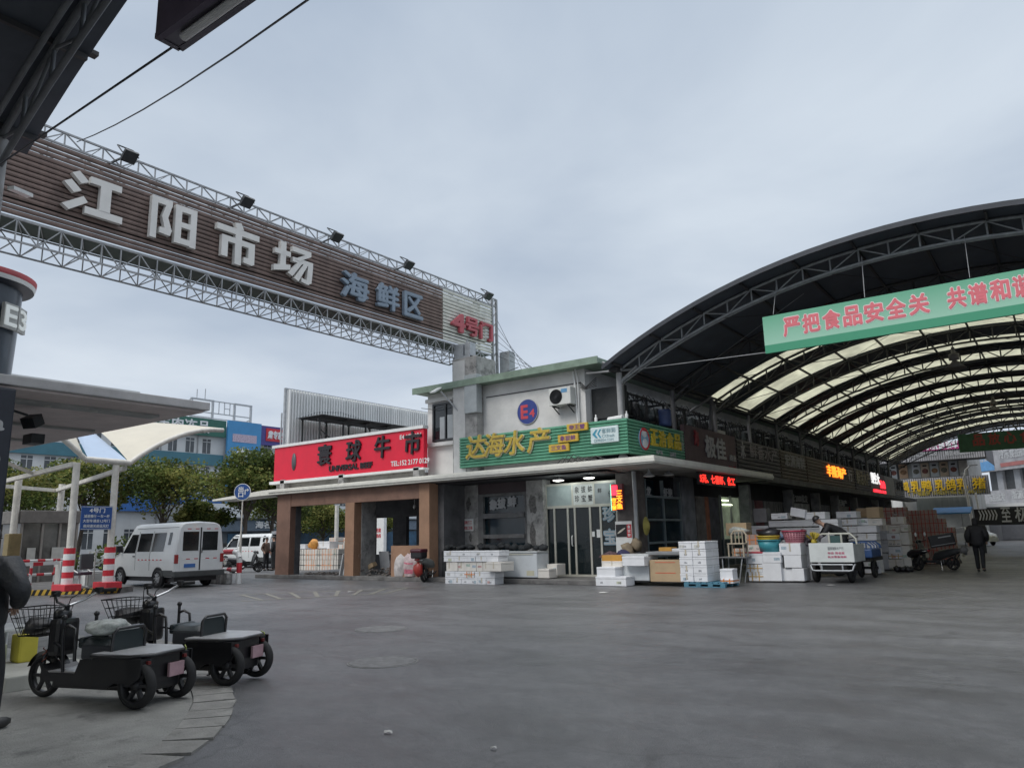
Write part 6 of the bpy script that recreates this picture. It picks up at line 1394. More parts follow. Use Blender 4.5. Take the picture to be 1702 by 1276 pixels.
# building rubble, tiles and sacks at the open shop
for i in range(5):
    m = MB(); x = -23.626+.17*i; m.obox((x+.1,20.95+.05*i,.15+.42), .05,.55,.84, 0, 0, .24)
    one(m, 'wall_board', (mat('board_pale', (.5,.51,.52), .6), mat('board_tan', (.3,.2,.14), .7))[i > 2], ('foremost pale','second pale','third pale','tan','rearmost tan')[i]+' board leaning at the middle brown pillar', 'board')
SACK = mat('sack_white', (.50,.47,.46), .85, var=.2, scale=6, bump=.3, bscale=60); SACKP = mat('sack_pink', (.52,.42,.42), .85, var=.3, scale=4)
def sack(c, w_, h, d, m, lab, rx=0, pr=None):
    t = thing('plastic_sack', lab, 'sack', c); b = MB(); rnd = random.Random(int(abs(c[0])*100))
    ph = [rnd.uniform(0,6) for _ in range(4)]
    def fn(u, v):
        a = 6.2832*u; k = (.86+.2*math.sin(math.pi*min(1,v*1.1)))*(1 if v < .85 else 1-(v-.85)*3.2); f = 1+.06*math.sin(3*a+ph[0]+4*v)+.05*math.sin(5*a+ph[1]-7*v)
        return (c[0]+w_/2*k*f*math.cos(a)+rx*v, c[1]+d/2*k*f*math.sin(a), c[2]+h*v*(1+.04*math.sin(2*a+ph[2])))
    b.grid(fn, 22, 14); b.ball((c[0]+rx,c[1],c[2]+h*.97),.07,8); b.build('bag', m, t)
    if pr:
        q = MB()
        for (z0, z1) in ((.12,.32),(.55,.62)):
            def f2(u, v): 
                p = fn(.62+.26*u, z0+(z1-z0)*v); return (p[0],p[1]-.006,p[2])
            q.grid(f2, 6, 3)
        q.build('print', pr, t)
PRT = mat('sack_print', (.55,.16,.22), .8, var=.3, scale=12)
sack((-20.358, 20.750, 0.167), .62, .78, .4, SACK, 'white woven sack slumped against the brown counter wall', .16)
sack((-19.759, 20.700, 0.177), .62, .8, .42, SACKP, 'woven sack with pink print beside the white sack', .02, PRT)
m = MB(); p = (-18.744, 20.000, 0.453); m.rock((p[0],p[1],p[2]), .2, (.9,.8,1.25), .12); one(m, 'red_bag', mat('red_film', (.34,.035,.025), .4, var=.2), 'red plastic bag hanging at the rear of the scooter', 'bag')
RUB = mat('rubble', (.14,.125,.115), .9, var=.5, scale=5)
m = MB(); rnd = random.Random(5)
for k in range(150):
    x = rnd.uniform(-26.4,-20.4); y = rnd.uniform(20.8,22.6); s = rnd.uniform(.03,.12); h = max(0,.25-abs(x+22)*.1)*rnd.random()
    m.obox((x,y,.15+h+s*.3), s*rnd.uniform(.8,3), s, s*.6, rnd.uniform(0,3), rnd.uniform(-.3,.3), rnd.uniform(-.3,.3))
tag(recentre(m.build('rubble', RUB)), 'broken plaster and rubble littering the floor of the brown shop', 'rubble', kind='stuff')
m = MB(); m.obox((-22.821,21.5,.42),.62,.3,.16,.2,.1,-.5); one(m, 'brown_carton', CARD, 'crushed brown carton on the rubble', 'carton')
m = MB(); m.obox((-22.423,22.0,.62),.5,.05,.85,.1,.18); one(m, 'wall_board', mat('board_grey', (.33,.34,.36), .6), 'grey board leaning inside the brown shop', 'board')
m = MB(); m.bar((-21.123, 20.950, 0.191), (-21.063, 21.100, 1.303), .03, 6); one(m, 'wooden_pole', mat('old_wood', (.10,.06,.05), .8), 'dark wooden pole leaning on the brown counter wall', 'pole')
# yard behind: strapped boxes
G9 = 'orange strapped foam boxes in the yard'; Yd = 26.6
ax, bx_ = -33.551, -30.496; zb = 1.084
for r in range(2):
    row(ax, bx_, Yd, .0+r*zb/2, (r+1)*zb/2-.01, 7, .8, 'foam box with orange straps in the yard, %s row' % ('bottom','upper')[r], G9, m=FOAMW, straps={i: ORANGE if i % 3 else BLACK for i in range(7)}, lid=False)
for a, b, lab, kw in (((-34.337, 27.200, 1.086),(-33.841, 27.200, 1.339),'small white box at the left on the strapped pile',{}),((-32.642, 27.000, 1.109),(-31.646, 27.000, 1.472),'big white box on the strapped pile',{}),((-35.207, 30.000, 1.258),(-34.645, 30.000, 1.662),'strapped carton behind the big white box, left one',dict(strap=ORANGE,m=FOAMW)),((-35.754, 31.000, 0.361),(-34.938, 31.000, 1.336),'tall strapped carton right of the yard pole',dict(strap=ORANGE,m=FOAMW,lid=False)),((-35.681, 31.000, 1.346),(-34.895, 31.000, 1.651),'strapped carton on the tall one right of the yard pole',dict(strap=ORANGE,m=FOAMW))):
    crate(a, b, .6, lab, **kw)
m = MB(); p = (-32.944, 27.000, 1.301); m.rock((p[0],p[1],p[2]), .32, (1.1,.8,.9)); one(m, 'orange_sack', mat('orange_sack', (.55,.25,.05), .7, var=.3, scale=6), 'orange net sack on the strapped pile in the yard', 'sack')
m = MB(); a = (-38.054, 33.000, 0.098); b = (-38.122, 33.000, 3.691); m.tube([(a[0],33,0),(a[0],33,b[2])], .13, 10); one(m, 'lamp_pole', POST, 'white pole in the yard seen through the first opening', 'pole')
m = MB(); p = (-41.848, 40.000, 0.450); q = (-40.948, 40.000, 3.138); m.bev(p[0],q[0],40,40.3,0,q[2],.02); t = one(m, 'totem_sign', WHITE, 'white upright sign with red marks seen through the window hole', 'sign')
m = MB(); letters(m, '招商', (p[0]+.1,40,2.0), XP, .5, .3, .01, .03); letters(m, '热线', (p[0]+.1,40,1.6), XP, .5, .3, .01, .03); o = m.build('lettering', RED, t)
# ---------------------------------------------------------------- cargo trikes in the foreground
TBLK = mat('trike_black', (.012,.012,.014), .35, var=.2, coat=.3); TDEK = mat('trike_deck', (.46,.465,.47), .32, metal=.1, var=.14, scale=5, spec=.7, dirt=((.17,.17,.175), .62, 7)); SEATM = mat('seat_vinyl', (.02,.03,.034), .4, var=.15)
def wheel(parent, c, r, w_, name='wheel', spokes=True):
    t = MB(); p = []; k = 10
    for i in range(k+1):
        a = math.pi*i/k; p.append((r-w_*.5+w_*.5*math.sin(a), -w_/2*math.cos(a)))
    t.lathe(p, c=c, axis='Y', n=28); o = t.build(name, RUBBER, parent, local=True)
    m = MB(); ri = r-w_*.5
    m.lathe([(ri*.92,-w_*.36),(ri,-w_*.42),(ri,w_*.42),(ri*.92,w_*.36)], c=c, axis='Y', n=28); m.lathe([(0,-w_*.3),(ri*.3,-w_*.3),(ri*.3,w_*.3),(0,w_*.3)], c=c, axis='Y', n=14)
    for j in range(6): a = 1.047*j; m.sq((c[0]+ri*.25*math.cos(a),c[1],c[2]+ri*.25*math.sin(a)),(c[0]+ri*.95*math.cos(a),c[1],c[2]+ri*.95*math.sin(a)),w_*.4,.03)
    m.build('rim', mat('wheel_rim', (.035,.035,.038), .45, metal=.3), o, local=True)
    return o
def trike(loc, rz, lab, deckup=0):
    t = thing('cargo_trike', lab, 'electric trike', loc, rz, 'black cargo trikes parked at the kerb')
    for s in (-1,1): wheel(t, (0,s*.27,.215), .215, .11)
    wheel(t, (1.46,0,.215), .215, .085, 'front_wheel')
    # flat load deck with chamfered rear corners
    out = [(.50,-.35),(.04,-.35),(-.12,-.19),(-.12,.19),(.04,.35),(.50,.35)]
    MB().prism(out, .475, .505, 'Z').build('deck', TDEK, t, local=True)
    m = MB(); m.tube([(x,y,.482) for x,y in out], .021, 6); m.prism([(a*.93+.02,b*.9) for a,b in out], .38, .474, 'Z'); m.build('deck_rim', TBLK, t, local=True)
    m = MB(); m.bev(-.08,.42,-.21,.21,.14,.46,.03); m.bev(.2,1.18,-.17,.17,.13,.27,.03)
    for s in (-1,1):
        m.prism([(-.08,.34),(-.08,.46),(.48,.46),(.48,.2),(.27,.2),(.22,.32),(.0,.39)], s*.215, s*.335, 'Y')
    for s in (-1,1): m.prism([(-.10,.30),(-.10,.47),(.49,.47),(.49,.19),(.30,.19),(.22,.235),(.0,.235)], min(s*.332,s*.346), max(s*.332,s*.346), 'Y')
    m.prism([(.42,.2),(.42,.42),(.8,.42),(.86,.28),(1.2,.28),(1.3,.36),(1.3,.2)], -.2, .2, 'Y')
    m.build('body', TBLK, t, local=True)
    MB().bev(.80,1.22,-.19,.19,.281,.30,.008).build('floorboard', mat('floor_plate', (.42,.42,.42), .35, metal=.7, dirt=((.2,.2,.2), .55, 8)), t, local=True)
    m = MB(); m.bev(.42,.80,-.2,.2,.42,.56,.02); m.build('seat_box', mat('seat_box_grey', (.07,.075,.085), .35, metal=.3), t, local=True)
    m = MB()
    def cush(u, v): 
        x = .42+.42*u; y = -.2+.4*v; e = (1-abs(2*u-1)**6)*(1-abs(2*v-1)**6); return (x,y,56/100+.085*e-.03*math.sin(math.pi*u)*e)
    m.grid(cush, 14, 10); m.bev(.79,.86,-.19,.19,.52,.63,.03); m.build('seat', SEATM, t, local=True)
    bk = MB(); bk.prism([(-.2,.5),(.2,.5),(.19,.655),(.15,.69),(-.15,.69),(-.19,.655)], .40, .43, 'X'); b_ = bk.build('backrest', SEATM, t, local=True)
    MB().tube([(.4,-.21,.5),(.39,-.21,.67),(.385,-.16,.715),(.385,.16,.715),(.39,.21,.67),(.4,.21,.5)], .016, 8).build('handle', TBLK, b_, local=True)
    m = MB(); m.tube([(1.42,0,.4),(1.36,0,.6),(1.26,0,.86),(1.24,0,.93)], [.035,.035,.028,.024], 8)
    for s in (-1,1): m.tube([(1.42,s*.07,.215),(1.415,s*.07,.42),(1.39,s*.03,.50)], .02, 8)
    m.bev(1.18,1.34,-.13,.13,.42,.80,.05); m.ball((1.30,0,.83),.085,10,(1,1.2,.9)); m.build('steering_column', TBLK, t, local=True)
    m = MB(); m.tube([(1.24,-.02,.92),(1.2,-.17,.97),(1.12,-.27,1.05),(1.02,-.34,1.06)], .014, 8); m.tube([(1.24,.02,.92),(1.2,.17,.97),(1.12,.27,1.05),(1.02,.34,1.06)], .014, 8); hb = m.build('handlebar', CHROME, t, local=True)
    for s in (-1,1): m = MB(); m.tube([(1.1,s*.285,1.055),(.98,s*.365,1.06)], .02, 8); m.bev(1.08,1.15,s*.27-.03,s*.27+.03,1.03,1.09,.01); m.tube([(1.14,s*.27,1.05),(1.06,s*.38,1.04)], .007, 5); m.build('grip', RUBBER, hb, local=True)
    m = MB(); m.grid(lambda u,v: (1.42+.255*math.cos(.35+2.3*u), -.055+.11*v, .215+.255*math.sin(.35+2.3*u)), 14, 3); m.build('front_fender', TBLK, t, local=True)
    for s in (-1,1): MB().tube([(1.12,s*.26,1.05),(1.22,s*.2,1.08),(1.32,s*.1,.98),(1.36,s*.04,.7)], .005, 5).build('brake_cable', RUBBER, t, local=True)
    for s in (-1,1): MB().tube([(1.40+.018*math.cos(k*.9),s*.085+.018*math.sin(k*.9),.30+.009*k) for k in range(24)], .005, 5).build('spring', mat('spring_red', (.28,.10,.07), .45, metal=.3), t, local=True)
    MB().tube([(.15,-.2,.3),(.3,-.24,.2),(.55,-.2,.17),(.8,-.19,.2)], .006, 5).build('wire', RUBBER, t, local=True)
    MB().bev(1.33,1.37,-.05,.05,.62,.72,.015).build('headlight', mat('headlight_glass', (.5,.5,.5), .15), t, local=True)
    # wire basket
    m = MB(); zt, zb = .90, .62; T = [(1.40,-.21),(1.80,-.23),(1.80,.23),(1.40,.21)]; B = [(1.44,-.15),(1.70,-.16),(1.70,.16),(1.44,.15)]
    for k, (P_, z) in enumerate(((T,zt),(B,zb))): m.tube([(x,y,z) for x,y in P_], .008 if k == 0 else .006, 6, closed=True)
    for e in range(4):
        for q in range(6):
            f = q/6; a = Vector((*T[e],zt)).lerp(Vector((*T[(e+1) % 4],zt)),f); b = Vector((*B[e],zb)).lerp(Vector((*B[(e+1) % 4],zb)),f); m.bar(a, b, .004, 4)
    for q in (.35,.7): m.tube([Vector((*T[e],zt)).lerp(Vector((*B[e],zb)),q) for e in range(4)], .004, 4, closed=True)
    for q in range(1,5): m.bar((1.44+.26*q/5,-.15,zb),(1.44+.26*q/5,.15,zb),.004,4)
    m.build('basket', TBLK, t, local=True)
    m = MB(); m.rock((1.58,0,.71), .15, (1,1.1,.6)); m.build('basket_load', BLACK, t, local=True)
    # knee guard bars
    for s in (-1,1):
        m = MB(); m.tube([(1.02,s*.19,.29),(1.05,s*.2,.6),(1.05,s*.2,.80)], .017, 8); m.ball((1.05,s*.2,.82),.03,8); m.tube([(1.05,s*.2,.72),(.98,s*.2,.745),(.90,s*.2,.71),(.88,s*.2,.55),(.87,s*.2,.40)], .016, 8)
        m.sq((1.04,s*.2,.52),(1.3,s*.1,.58),.02); m.build('guard_bar', TBLK, t, local=True)
    m = MB(); m.bev(-.135,-.105,-.20,-.0,.25,.38,.004); m.build('number_plate', mat('pink_plate', (.42,.27,.30), .5, var=.2), t, local=True)
    m = MB(); m.obox((-.058,-.29,.49),.2,.006,.028,math.atan2(.16,-.16)); m.build('reflector', mat('lime_sticker', (.5,.6,.12), .4), t, local=True)
    m = MB()
    for s in (-1,1): m.bev(-.11,-.075,s*.24-.02,s*.24+.02,.40,.435,.008)
    m.build('tail_lamp', mat('dull_red', (.16,.02,.02), .4), t, local=True)
    m = MB(); m.tube([(.55,-.14,.14),(.62,-.26,.012)], .012, 6); m.tube([(.62,-.22,.012),(.62,-.3,.012)], .012, 6); m.tube([(.2,-.15,.14),(.15,-.18,.06),(.05,-.18,.06),(.0,-.16,.1)], .014, 6); m.build('kickstand', TBLK, t, local=True)
    return t
T1 = trike((-7.50,4.27,.012), R_(198), 'black cargo trike with a plastic bag on its seat, nearer the camera')
T2 = trike((-7.76,5.40,.012), R_(200), 'black cargo trike with an empty seat, behind the nearer one')
m = MB(); rnd = random.Random(11)
m.rock((0,0,0), .17, (1.25,1.1,.5), .22, 3)
bg = one(m, 'plastic_bag', mat('pale_film', (.55,.58,.55), .3, var=.25, scale=14, bump=.6, bscale=22, trans=.3), 'crumpled pale plastic bag on the seat of the nearer trike', 'bag')
bg.location = Vector((-7.50,4.27,.012)) + Matrix.Rotation(R_(198),3,'Z') @ Vector((.68,.02,.62))
# ---------------------------------------------------------------- white van at the gate
VW = mat('van_white', (.66,.68,.68), .35, var=.05, scale=1.2, coat=.5, dirt=((.5,.5,.48), .64, 2.5)); VG = mat('van_glass', (.008,.01,.012), .07, var=.1, spec=.8)
def van(loc, rz, lab, grp=None, high=2.3):
    t = thing('van', lab, 'van', loc, rz, grp); L_ = 4.9
    def sect(x):
        # (y at sill, belt, upper, roof edge), heights
        if x < 3.45: top = high-.05*max(0,(.25-x)/.25)
        elif x < 4.3: top = high-(high-1.2)*((x-3.45)/.85)**1.15
        else: top = 1.2-.18*((x-4.3)/.6)**1.6
        zb = min(1.22, top-.02); wv = .93-.10*max(0,(x-4.2)/.7)**2
        bot = .38 if x > .05 else .5
        tw = wv-.16*max(0,(top-1.22))/1.1
        pts = [(wv*.96,bot),(wv,.62),(wv+.01,zb-.12),(wv*.995,zb),(tw+.02,max(zb+.005,top-.22)),(tw-.05,max(zb+.008,top-.08)),(tw-.16,max(zb+.01,top-.02)),(0,max(zb+.012,top+.015))]
        return pts
    xs = [0,.03,.1,.25,.8,1.4,2.0,2.6,3.2,3.45,3.6,3.8,4.0,4.2,4.3,4.5,4.7,4.82,4.9]
    m = MB(); rings = []
    for i, x in enumerate(xs):
        p = sect(x); f = 1
        if i == 0: f = .94
        if i == len(xs)-1: f = .9
        rings.append([(x,y*f,z) for y,z in p]+[(x,-y*f,z) for y,z in p[::-1][1:]])
    n = len(rings[0]); vs = [v for r in rings for v in r]
    fs = [(i*n+j,(i+1)*n+j,(i+1)*n+j+1,i*n+j+1) for i in range(len(xs)-1) for j in range(n-1)]
    m.add(vs, fs, True); m.add(rings[0], [tuple(range(n))]); m.add(rings[-1], [tuple(range(n))[::-1]]); m.add([r[0] for r in rings]+[r[-1] for r in rings], [(i,i+1,len(xs)+i+1,len(xs)+i) for i in range(len(xs)-1)])
    m.build('body', VW, t, local=True)
    def yat(x, z, s): 
        p = sect(x); 
        for (a, b), (c, d) in zip(p[:-1], p[1:]):
            if b <= z <= d: return s*(a+(c-a)*(z-b)/(d-b)+.006)
        return s*(p[0][0]+.006)
    def side_pane(x0, x1, z0, z1, s, x0t=None, x1t=None):
        x0t = x0 if x0t is None else x0t; x1t = x1 if x1t is None else x1t; r = .05; nu = 6
        g = MB(); g.grid(lambda u,v: ((x0+(x1-x0)*u)*(1-v)+(x0t+(x1t-x0t)*u)*v, yat((x0+(x1-x0)*u)*(1-v)+(x0t+(x1t-x0t)*u)*v, z0+(z1-z0)*v, s), z0+(z1-z0)*v), nu, 4); return g
    for s in (-1,1):
        for a in ((.85,1.75,1.27,1.93),(1.87,2.85,1.27,1.93)): side_pane(*a, s).build('window', VG, t, local=True)
        side_pane(.42,.62,1.5,1.93,s).build('window', VG, t, local=True)
        side_pane(2.98,3.95,1.22,1.9,s,x1t=3.5).build('window', VG, t, local=True)
    for s in (-1,1):
        for x in (1.81,2.92):
            MB().tube([(x, yat(x,z,s)-s*.002, z) for z in (.6,.85,1.1,1.21,1.3,1.6,2.0)], .006, 4).build('panel_gap', BLACK, t, local=True)
        MB().tube([(x, yat(x,high-.19,s), high-.19) for x in (.1,.8,1.6,2.4,3.2)], .012, 5).build('drip_rail', GREY, t, local=True)
        MB().bev(2.96,3.12,min(s*.935,s*.955),max(s*.935,s*.955),1.08,1.12,.005).build('door_handle', BLACK, t, local=True)
    g = MB(); g.grid(lambda u,v: (3.5+.75*(1-v)+.012, (-.78+1.56*u)*(1-.14*v), 1.27+(high-.12-1.27)*v), 8, 4); g.build('windscreen', VG, t, local=True)
    for s in (-1,1):
        y0, y1 = (.05,.68) if s > 0 else (-.68,-.05)
        d_ = MB().bev(-.012,.003,min(y0,y1)-.05,max(y0,y1)+.05,.56,2.12,.006); o = d_.build('rear_door', VW, t, local=True)
        MB().bev(-.02,-.01,y0+.02,y1-.02,1.28,1.95,.05 if False else .004).build('window', VG, o, local=True)
        m = MB(); m.mat(0)
        for k in range(4): m.mat(k % 2).box(-.016,-.0125,y0+.02+.15*k,y0+.02+.15*(k+1)-.01,.98,1.01); m.mat(k % 2).box(-.016,-.0125,y0+.02+.15*k,y0+.02+.15*(k+1)-.01,2.03,2.055)
        m.build('reflector', [RED, WHITE], o, local=True)
        tl = MB().bev(-.015,.08,s*.86-.07,s*.86+.07,.85,1.16,.012); tl.build('tail_light', mat('tail_red', (.30,.03,.03), .25, coat=.5), t, local=True)
        m = MB(); m.mat(0)
        for k in range(14): m.mat(k % 2); x = .9+.14*k; m.box(x,x+.12,min(s*.935,s*.946),max(s*.935,s*.946),.96,.995)
        m.build('reflector', [RED, WHITE], t, local=True)
        MB().bev(4.0,4.1,min(s*.92,s*1.15),max(s*.92,s*1.15),1.25,1.5,.02).build('mirror', BLACK, t, local=True)
    MB().bev(-.02,-.012,-.03,.02,.6,2.1,.003).build('door_seam', BLACK, t, local=True)
    MB().bev(-.03,-.016,.16,.58,.70,.83,.004).build('number_plate', mat('plate_blue2', (.05,.15,.4), .4), t, local=True)
    m = MB(); m.bev(-.09,.12,-.95,.95,.38,.58,.03); m.bev(.1,1.0,-.945,-.9,.40,.62,.02); m.bev(.1,1.0,.9,.945,.40,.62,.02); m.build('bumper', mat('bumper_grey', (.06,.065,.065), .6, var=.2), t, local=True)
    MB().tube([(-.02,-.06,1.2),(-.04,-.06,1.22),(-.04,-.06,1.34),(-.02,-.06,1.36)], .012, 6).build('door_handle', BLACK, t, local=True)
    m = MB(); m.box(.2,4.6,-.8,.8,.22,.4); m.build('underbody', BLACK, t, local=True)
    for x in (1.12,4.05):
        for s in (-1,1):
            wheel(t, (x,s*.865,.33), .33, .2)
            g = MB(); g.grid(lambda u,v: (x+.40*math.cos(math.pi*u), s*(.80+.155*v), .33+.40*math.sin(math.pi*u)), 16, 2); g.lathe([(0,0),(.38,0)], c=(x,s*.942,.33), axis='Y', n=24); g.build('wheel_arch', BLACK, t, local=True)
            cap = MB(); cap.lathe([(.0,.0),(.12,.0),(.21,-.03)] if s > 0 else [(0,0),(.12,0),(.21,.03)], c=(x,s*.96,.33), axis='Y', n=16); 
            for k in range(8): a = k*.785; cap.sq((x+.08*math.cos(a),s*.968,.33+.08*math.sin(a)),(x+.2*math.cos(a),s*.955,.33+.2*math.sin(a)),.03)
            cap.build('hubcap', GREY, t, local=True)
    return t
van((-25.45,15.75,0), R_(177), 'white high roofed van leaving through the toll gate, seen from behind')
van((-38.6,29.2,0), R_(182), 'white van parked in the yard behind the two standing men', high=2.0)
# ---------------------------------------------------------------- scooters
def scooter(loc, rz, lab, grp, body, top=None, mirrors=True):
    t = thing('motor_scooter', lab, 'scooter', loc, rz, grp)
    wheel(t, (0,0,.23), .23, .11); wheel(t, (1.25,0,.23), .23, .10, 'front_wheel')
    def loft(sec, n=14):
        q = MB(); vs = [(x, hy*math.copysign(abs(math.cos(a))**.8,math.cos(a)), zc+hz*math.copysign(abs(math.sin(a))**.8,math.sin(a))) for x, zc, hy, hz in sec for a in [6.2832*k/n for k in range(n)]]
        q.add(vs, [(i*n+k,i*n+(k+1) % n,(i+1)*n+(k+1) % n,(i+1)*n+k) for i in range(len(sec)-1) for k in range(n)], True); q.add(vs[:n], [tuple(range(n))[::-1]]); q.add(vs[-n:], [tuple(range(n))]); return q
    loft([(-.48,.74,.04,.03),(-.38,.70,.10,.07),(-.15,.65,.14,.11),(.15,.58,.155,.15),(.40,.52,.145,.17),(.58,.44,.12,.16),(.66,.36,.09,.08)]).build('rear_body', body, t, local=True)
    m = loft([(.93,.40,.10,.10),(.99,.60,.20,.16),(1.06,.80,.19,.14),(1.12,.95,.12,.10)]); m.bev(.50,1.02,-.15,.15,.25,.33,.03); m.build('leg_shield', body, t, local=True)
    m = MB(); m.grid(lambda u,v: (1.25+.27*math.cos(.5+2.0*u), -.065+.13*v, .23+.27*math.sin(.5+2.0*u)), 12, 3); m.grid(lambda u,v: (.0+.28*math.cos(1.2+1.9*u), -.07+.14*v, .23+.28*math.sin(1.2+1.9*u)), 12, 3); m.build('mudguard', SK if body is not SK else TBLK, t, local=True)
    m = MB(); m.bev(-.12,.5,-.12,-.02,.16,.32,.04); m.bev(.25,.55,-.1,.1,.2,.36,.04); m.tube([(-.02,.1,.24),(-.2,.13,.55)], .025, 6); m.tube([(-.02,-.1,.24),(-.2,-.13,.55)], .025, 6); m.build('engine', mat('engine_grey', (.10,.10,.10), .45, metal=.4, var=.3), t, local=True)
    MB().ball((-.46,0,.70), .06, 10, (.5,1.6,.8)).build('tail_lamp', mat('tail_red', (.30,.03,.03), .25), t, local=True)
    m = MB(); m.tube([(1.25,-.07,.23),(1.2,-.06,.6)], .022, 6); m.tube([(1.25,.07,.23),(1.2,.06,.6)], .022, 6); m.tube([(1.18,0,.6),(1.08,0,1.0)], .03, 8); m.tube([(1.02,-.33,1.04),(1.1,-.12,1.0),(1.1,.12,1.0),(1.02,.33,1.04)], .016, 6); m.ball((1.13,0,.99),.1,12,(.9,1.25,.9)); m.build('handlebar', TBLK, t, local=True)
    MB().ball((1.20,0,.98),.07,10,(.5,1.2,1)).build('headlight', mat('headlight_glass', (.5,.5,.5), .15), t, local=True)
    m = MB(); m.tube([(-.3,-.14,.66),(-.42,-.12,.68),(-.42,.12,.68),(-.3,.14,.66)], .014, 6); m.tube([(.3,-.15,.35),(.1,-.22,.02)], .014, 6); m.tube([(.35,.12,.3),(.3,.2,.0)], .014, 6); m.tube([(-.05,-.16,.26),(.3,-.16,.24),(.5,-.14,.3)], .035, 8); m.build('frame', CHROME, t, local=True)
    if mirrors:
        for s in (-1,1):
            q = MB(); q.tube([(1.06,s*.24,1.03),(1.05,s*.3,1.2)], .007, 5); o = q.build('mirror', TBLK, t, local=True); MB().ball((1.04,s*.31,1.25),.07,10,(.3,1,1.15)).build('mirror_glass', mat('painted_mirror_glint', (.85,.86,.88), .5), o, local=True)  # mirror faces are matt and pale: the bright reflection is painted in
    if top:
        q = MB(); q.bev(-.55,-.15,-.2,.2,.73,.95,.05); o = q.build('top_box', BLACK, t, local=True); MB().bev(-.57,-.13,-.21,.21,.90,1.02,.05).build('lid', top, o, local=True)
    MB().bev(-.40,-.385,-.09,.09,.46,.60,.005).build('number_plate', mat('scooter_plate', (.4,.38,.3), .5), t, local=True)
    return t
b0 = (-18.788, 20.705, 0.000)
SB = mat('scooter_silver', (.30,.31,.30), .35, metal=.3, var=.2); SK = mat('scooter_black', (.015,.015,.018), .35, var=.2, coat=.4)
MAIN = scooter((b0[0]-.02,b0[1]-.32,0), R_(104), 'silver and black scooter with a dark red top box by the open shop', None, SB, mat('top_box_maroon', (.07,.012,.02), .35))
MAIN.scale = (1.12,1.12,1.14)
YG = 'scooters parked in the yard'
scooter((-34.6,23.3,0), R_(65), 'black scooter parked in the yard, in front of the other one', YG, SK, mirrors=False)
scooter((-35.6,23.9,0), R_(60), 'black scooter parked in the yard, farther left beside the van', YG, SK, mirrors=False)
HG = 'motor scooters parked under the hall'
s1 = scooter((-4.6,30.8,0), R_(155), 'dark scooter with a small orange basket, left of the pair under the hall', HG, SK)
s2 = scooter((-3.55,31.2,0), R_(160), 'dark scooter with a black delivery box, right of the pair under the hall', HG, mat('scooter_slate', (.06,.065,.07), .4))
m = MB(); m.bev(-.2,.2,-.15,.15,0,.2,.02); o = one(m, 'orange_basket', mat('basket_orange', (.5,.25,.05), .5), 'small orange basket on the left dark scooter', 'basket'); o.location = (-5.0,30.95,.9)
m = MB(); m.bev(-.4,.4,-.25,.25,0,.42,.03); db = one(m, 'delivery_box', mat('delivery_black', (.02,.02,.022), .5), 'tilted black delivery box on the right scooter', 'box'); db.location = (-3.75,31.0,.83); db.rotation_euler = (0,-.16,.15)
mm = MB(); mm.box(-.1,.3,-.256,-.252,.3,.34); mm.box(-.38,.38,-.254,-.251,.06,.075); mm.build('reflective_band', LETW, db, local=True)
# ---------------------------------------------------------------- white cargo tricycle with tailgate, blue cart beyond
c0 = (-5.778, 23.300, -0.015); xw = -5.218--6.184
ct3 = thing('cargo_tricycle', 'cargo tricycle seen from behind with a white lettered tailgate', 'tricycle', (c0[0],23.75,0))
for s in (-1,1):
    o = wheel(ct3, (0,0,0), .29, .14); 
    for ob_ in [o]+list(o.children):
        for v in ob_.data.vertices: v.co = Vector((s*(xw/2)+v.co.y, v.co.x, v.co.z+.29))
wt = -5.036--6.246; zb_ = 0.595; zt_ = 1.132; dx = (-5.036+-6.246)/2-c0[0]
tg_ = MB().bev(dx-wt/2,dx+wt/2,-.62,-.58,zb_,zt_,.01).build('tailgate', mat('tailgate_white', (.60,.63,.62), .45, var=.06, dirt=((.42,.44,.42), .62, 3)), ct3, local=True)
m = MB(); letters(m, '国祥海鲜水产行', (dx-.08,-.62,zb_+.34), XP, .42, .09, .004, .01); o = m.build('lettering', MARK, tg_)
for v in o.data.vertices: v.co += wloc(ct3)
m = MB(); letters(m, '专线: 陈老板', (dx-.1,-.62,zb_+.22), XP, .46, .07, .004, .01); letters(m, '批发零售海鲜', (dx-.1,-.62,zb_+.12), XP, .5, .06, .004, .01); o = m.build('red_lettering', mat('print_rose', (.55,.08,.18), .6), tg_)
for v in o.data.vertices: v.co += wloc(ct3)
m = MB(); m.box(dx-wt/2+.02,dx+wt/2-.02,-.58,.75,zb_,zb_+.05); m.box(dx-wt/2,dx-wt/2+.03,-.58,.75,zb_,zt_-.05); m.box(dx+wt/2-.03,dx+wt/2,-.58,.75,zb_,zt_-.05); m.build('load_bed', mat('bed_white', (.45,.47,.46), .5), ct3, local=True)
m = MB(); z0 = 0.363; z1 = 0.530
m.tube([(dx-wt/2+.02,-.5,z1),(dx-wt/2+.02,-.66,z1-.02),(dx-wt/2+.06,-.68,z0+.02),(dx-wt/2+.14,-.68,z0),(dx+wt/2-.14,-.68,z0),(dx+wt/2-.06,-.68,z0+.02),(dx+wt/2-.02,-.66,z1-.02),(dx+wt/2-.02,-.5,z1)], .025, 8)
m.bar((dx-wt/2+.05,-.67,z1),(dx+wt/2-.05,-.67,z1),.022,8)
for q in (-.28,.28): m.bar((dx+q,-.67,z0),(dx+q,-.67,z1),.022,8)
m.build('bumper_bar', STEEL, ct3, local=True)
m = MB(); zh = 1.382; m.tube([(dx-wt*.42,.0,zt_-.1),(dx-wt*.40,.0,zh-.12),(dx-wt*.30,.0,zh),(dx+wt*.34,.0,zh),(dx+wt*.46,.0,zh-.14),(dx+wt*.48,.0,zt_-.1)], .028, 8)
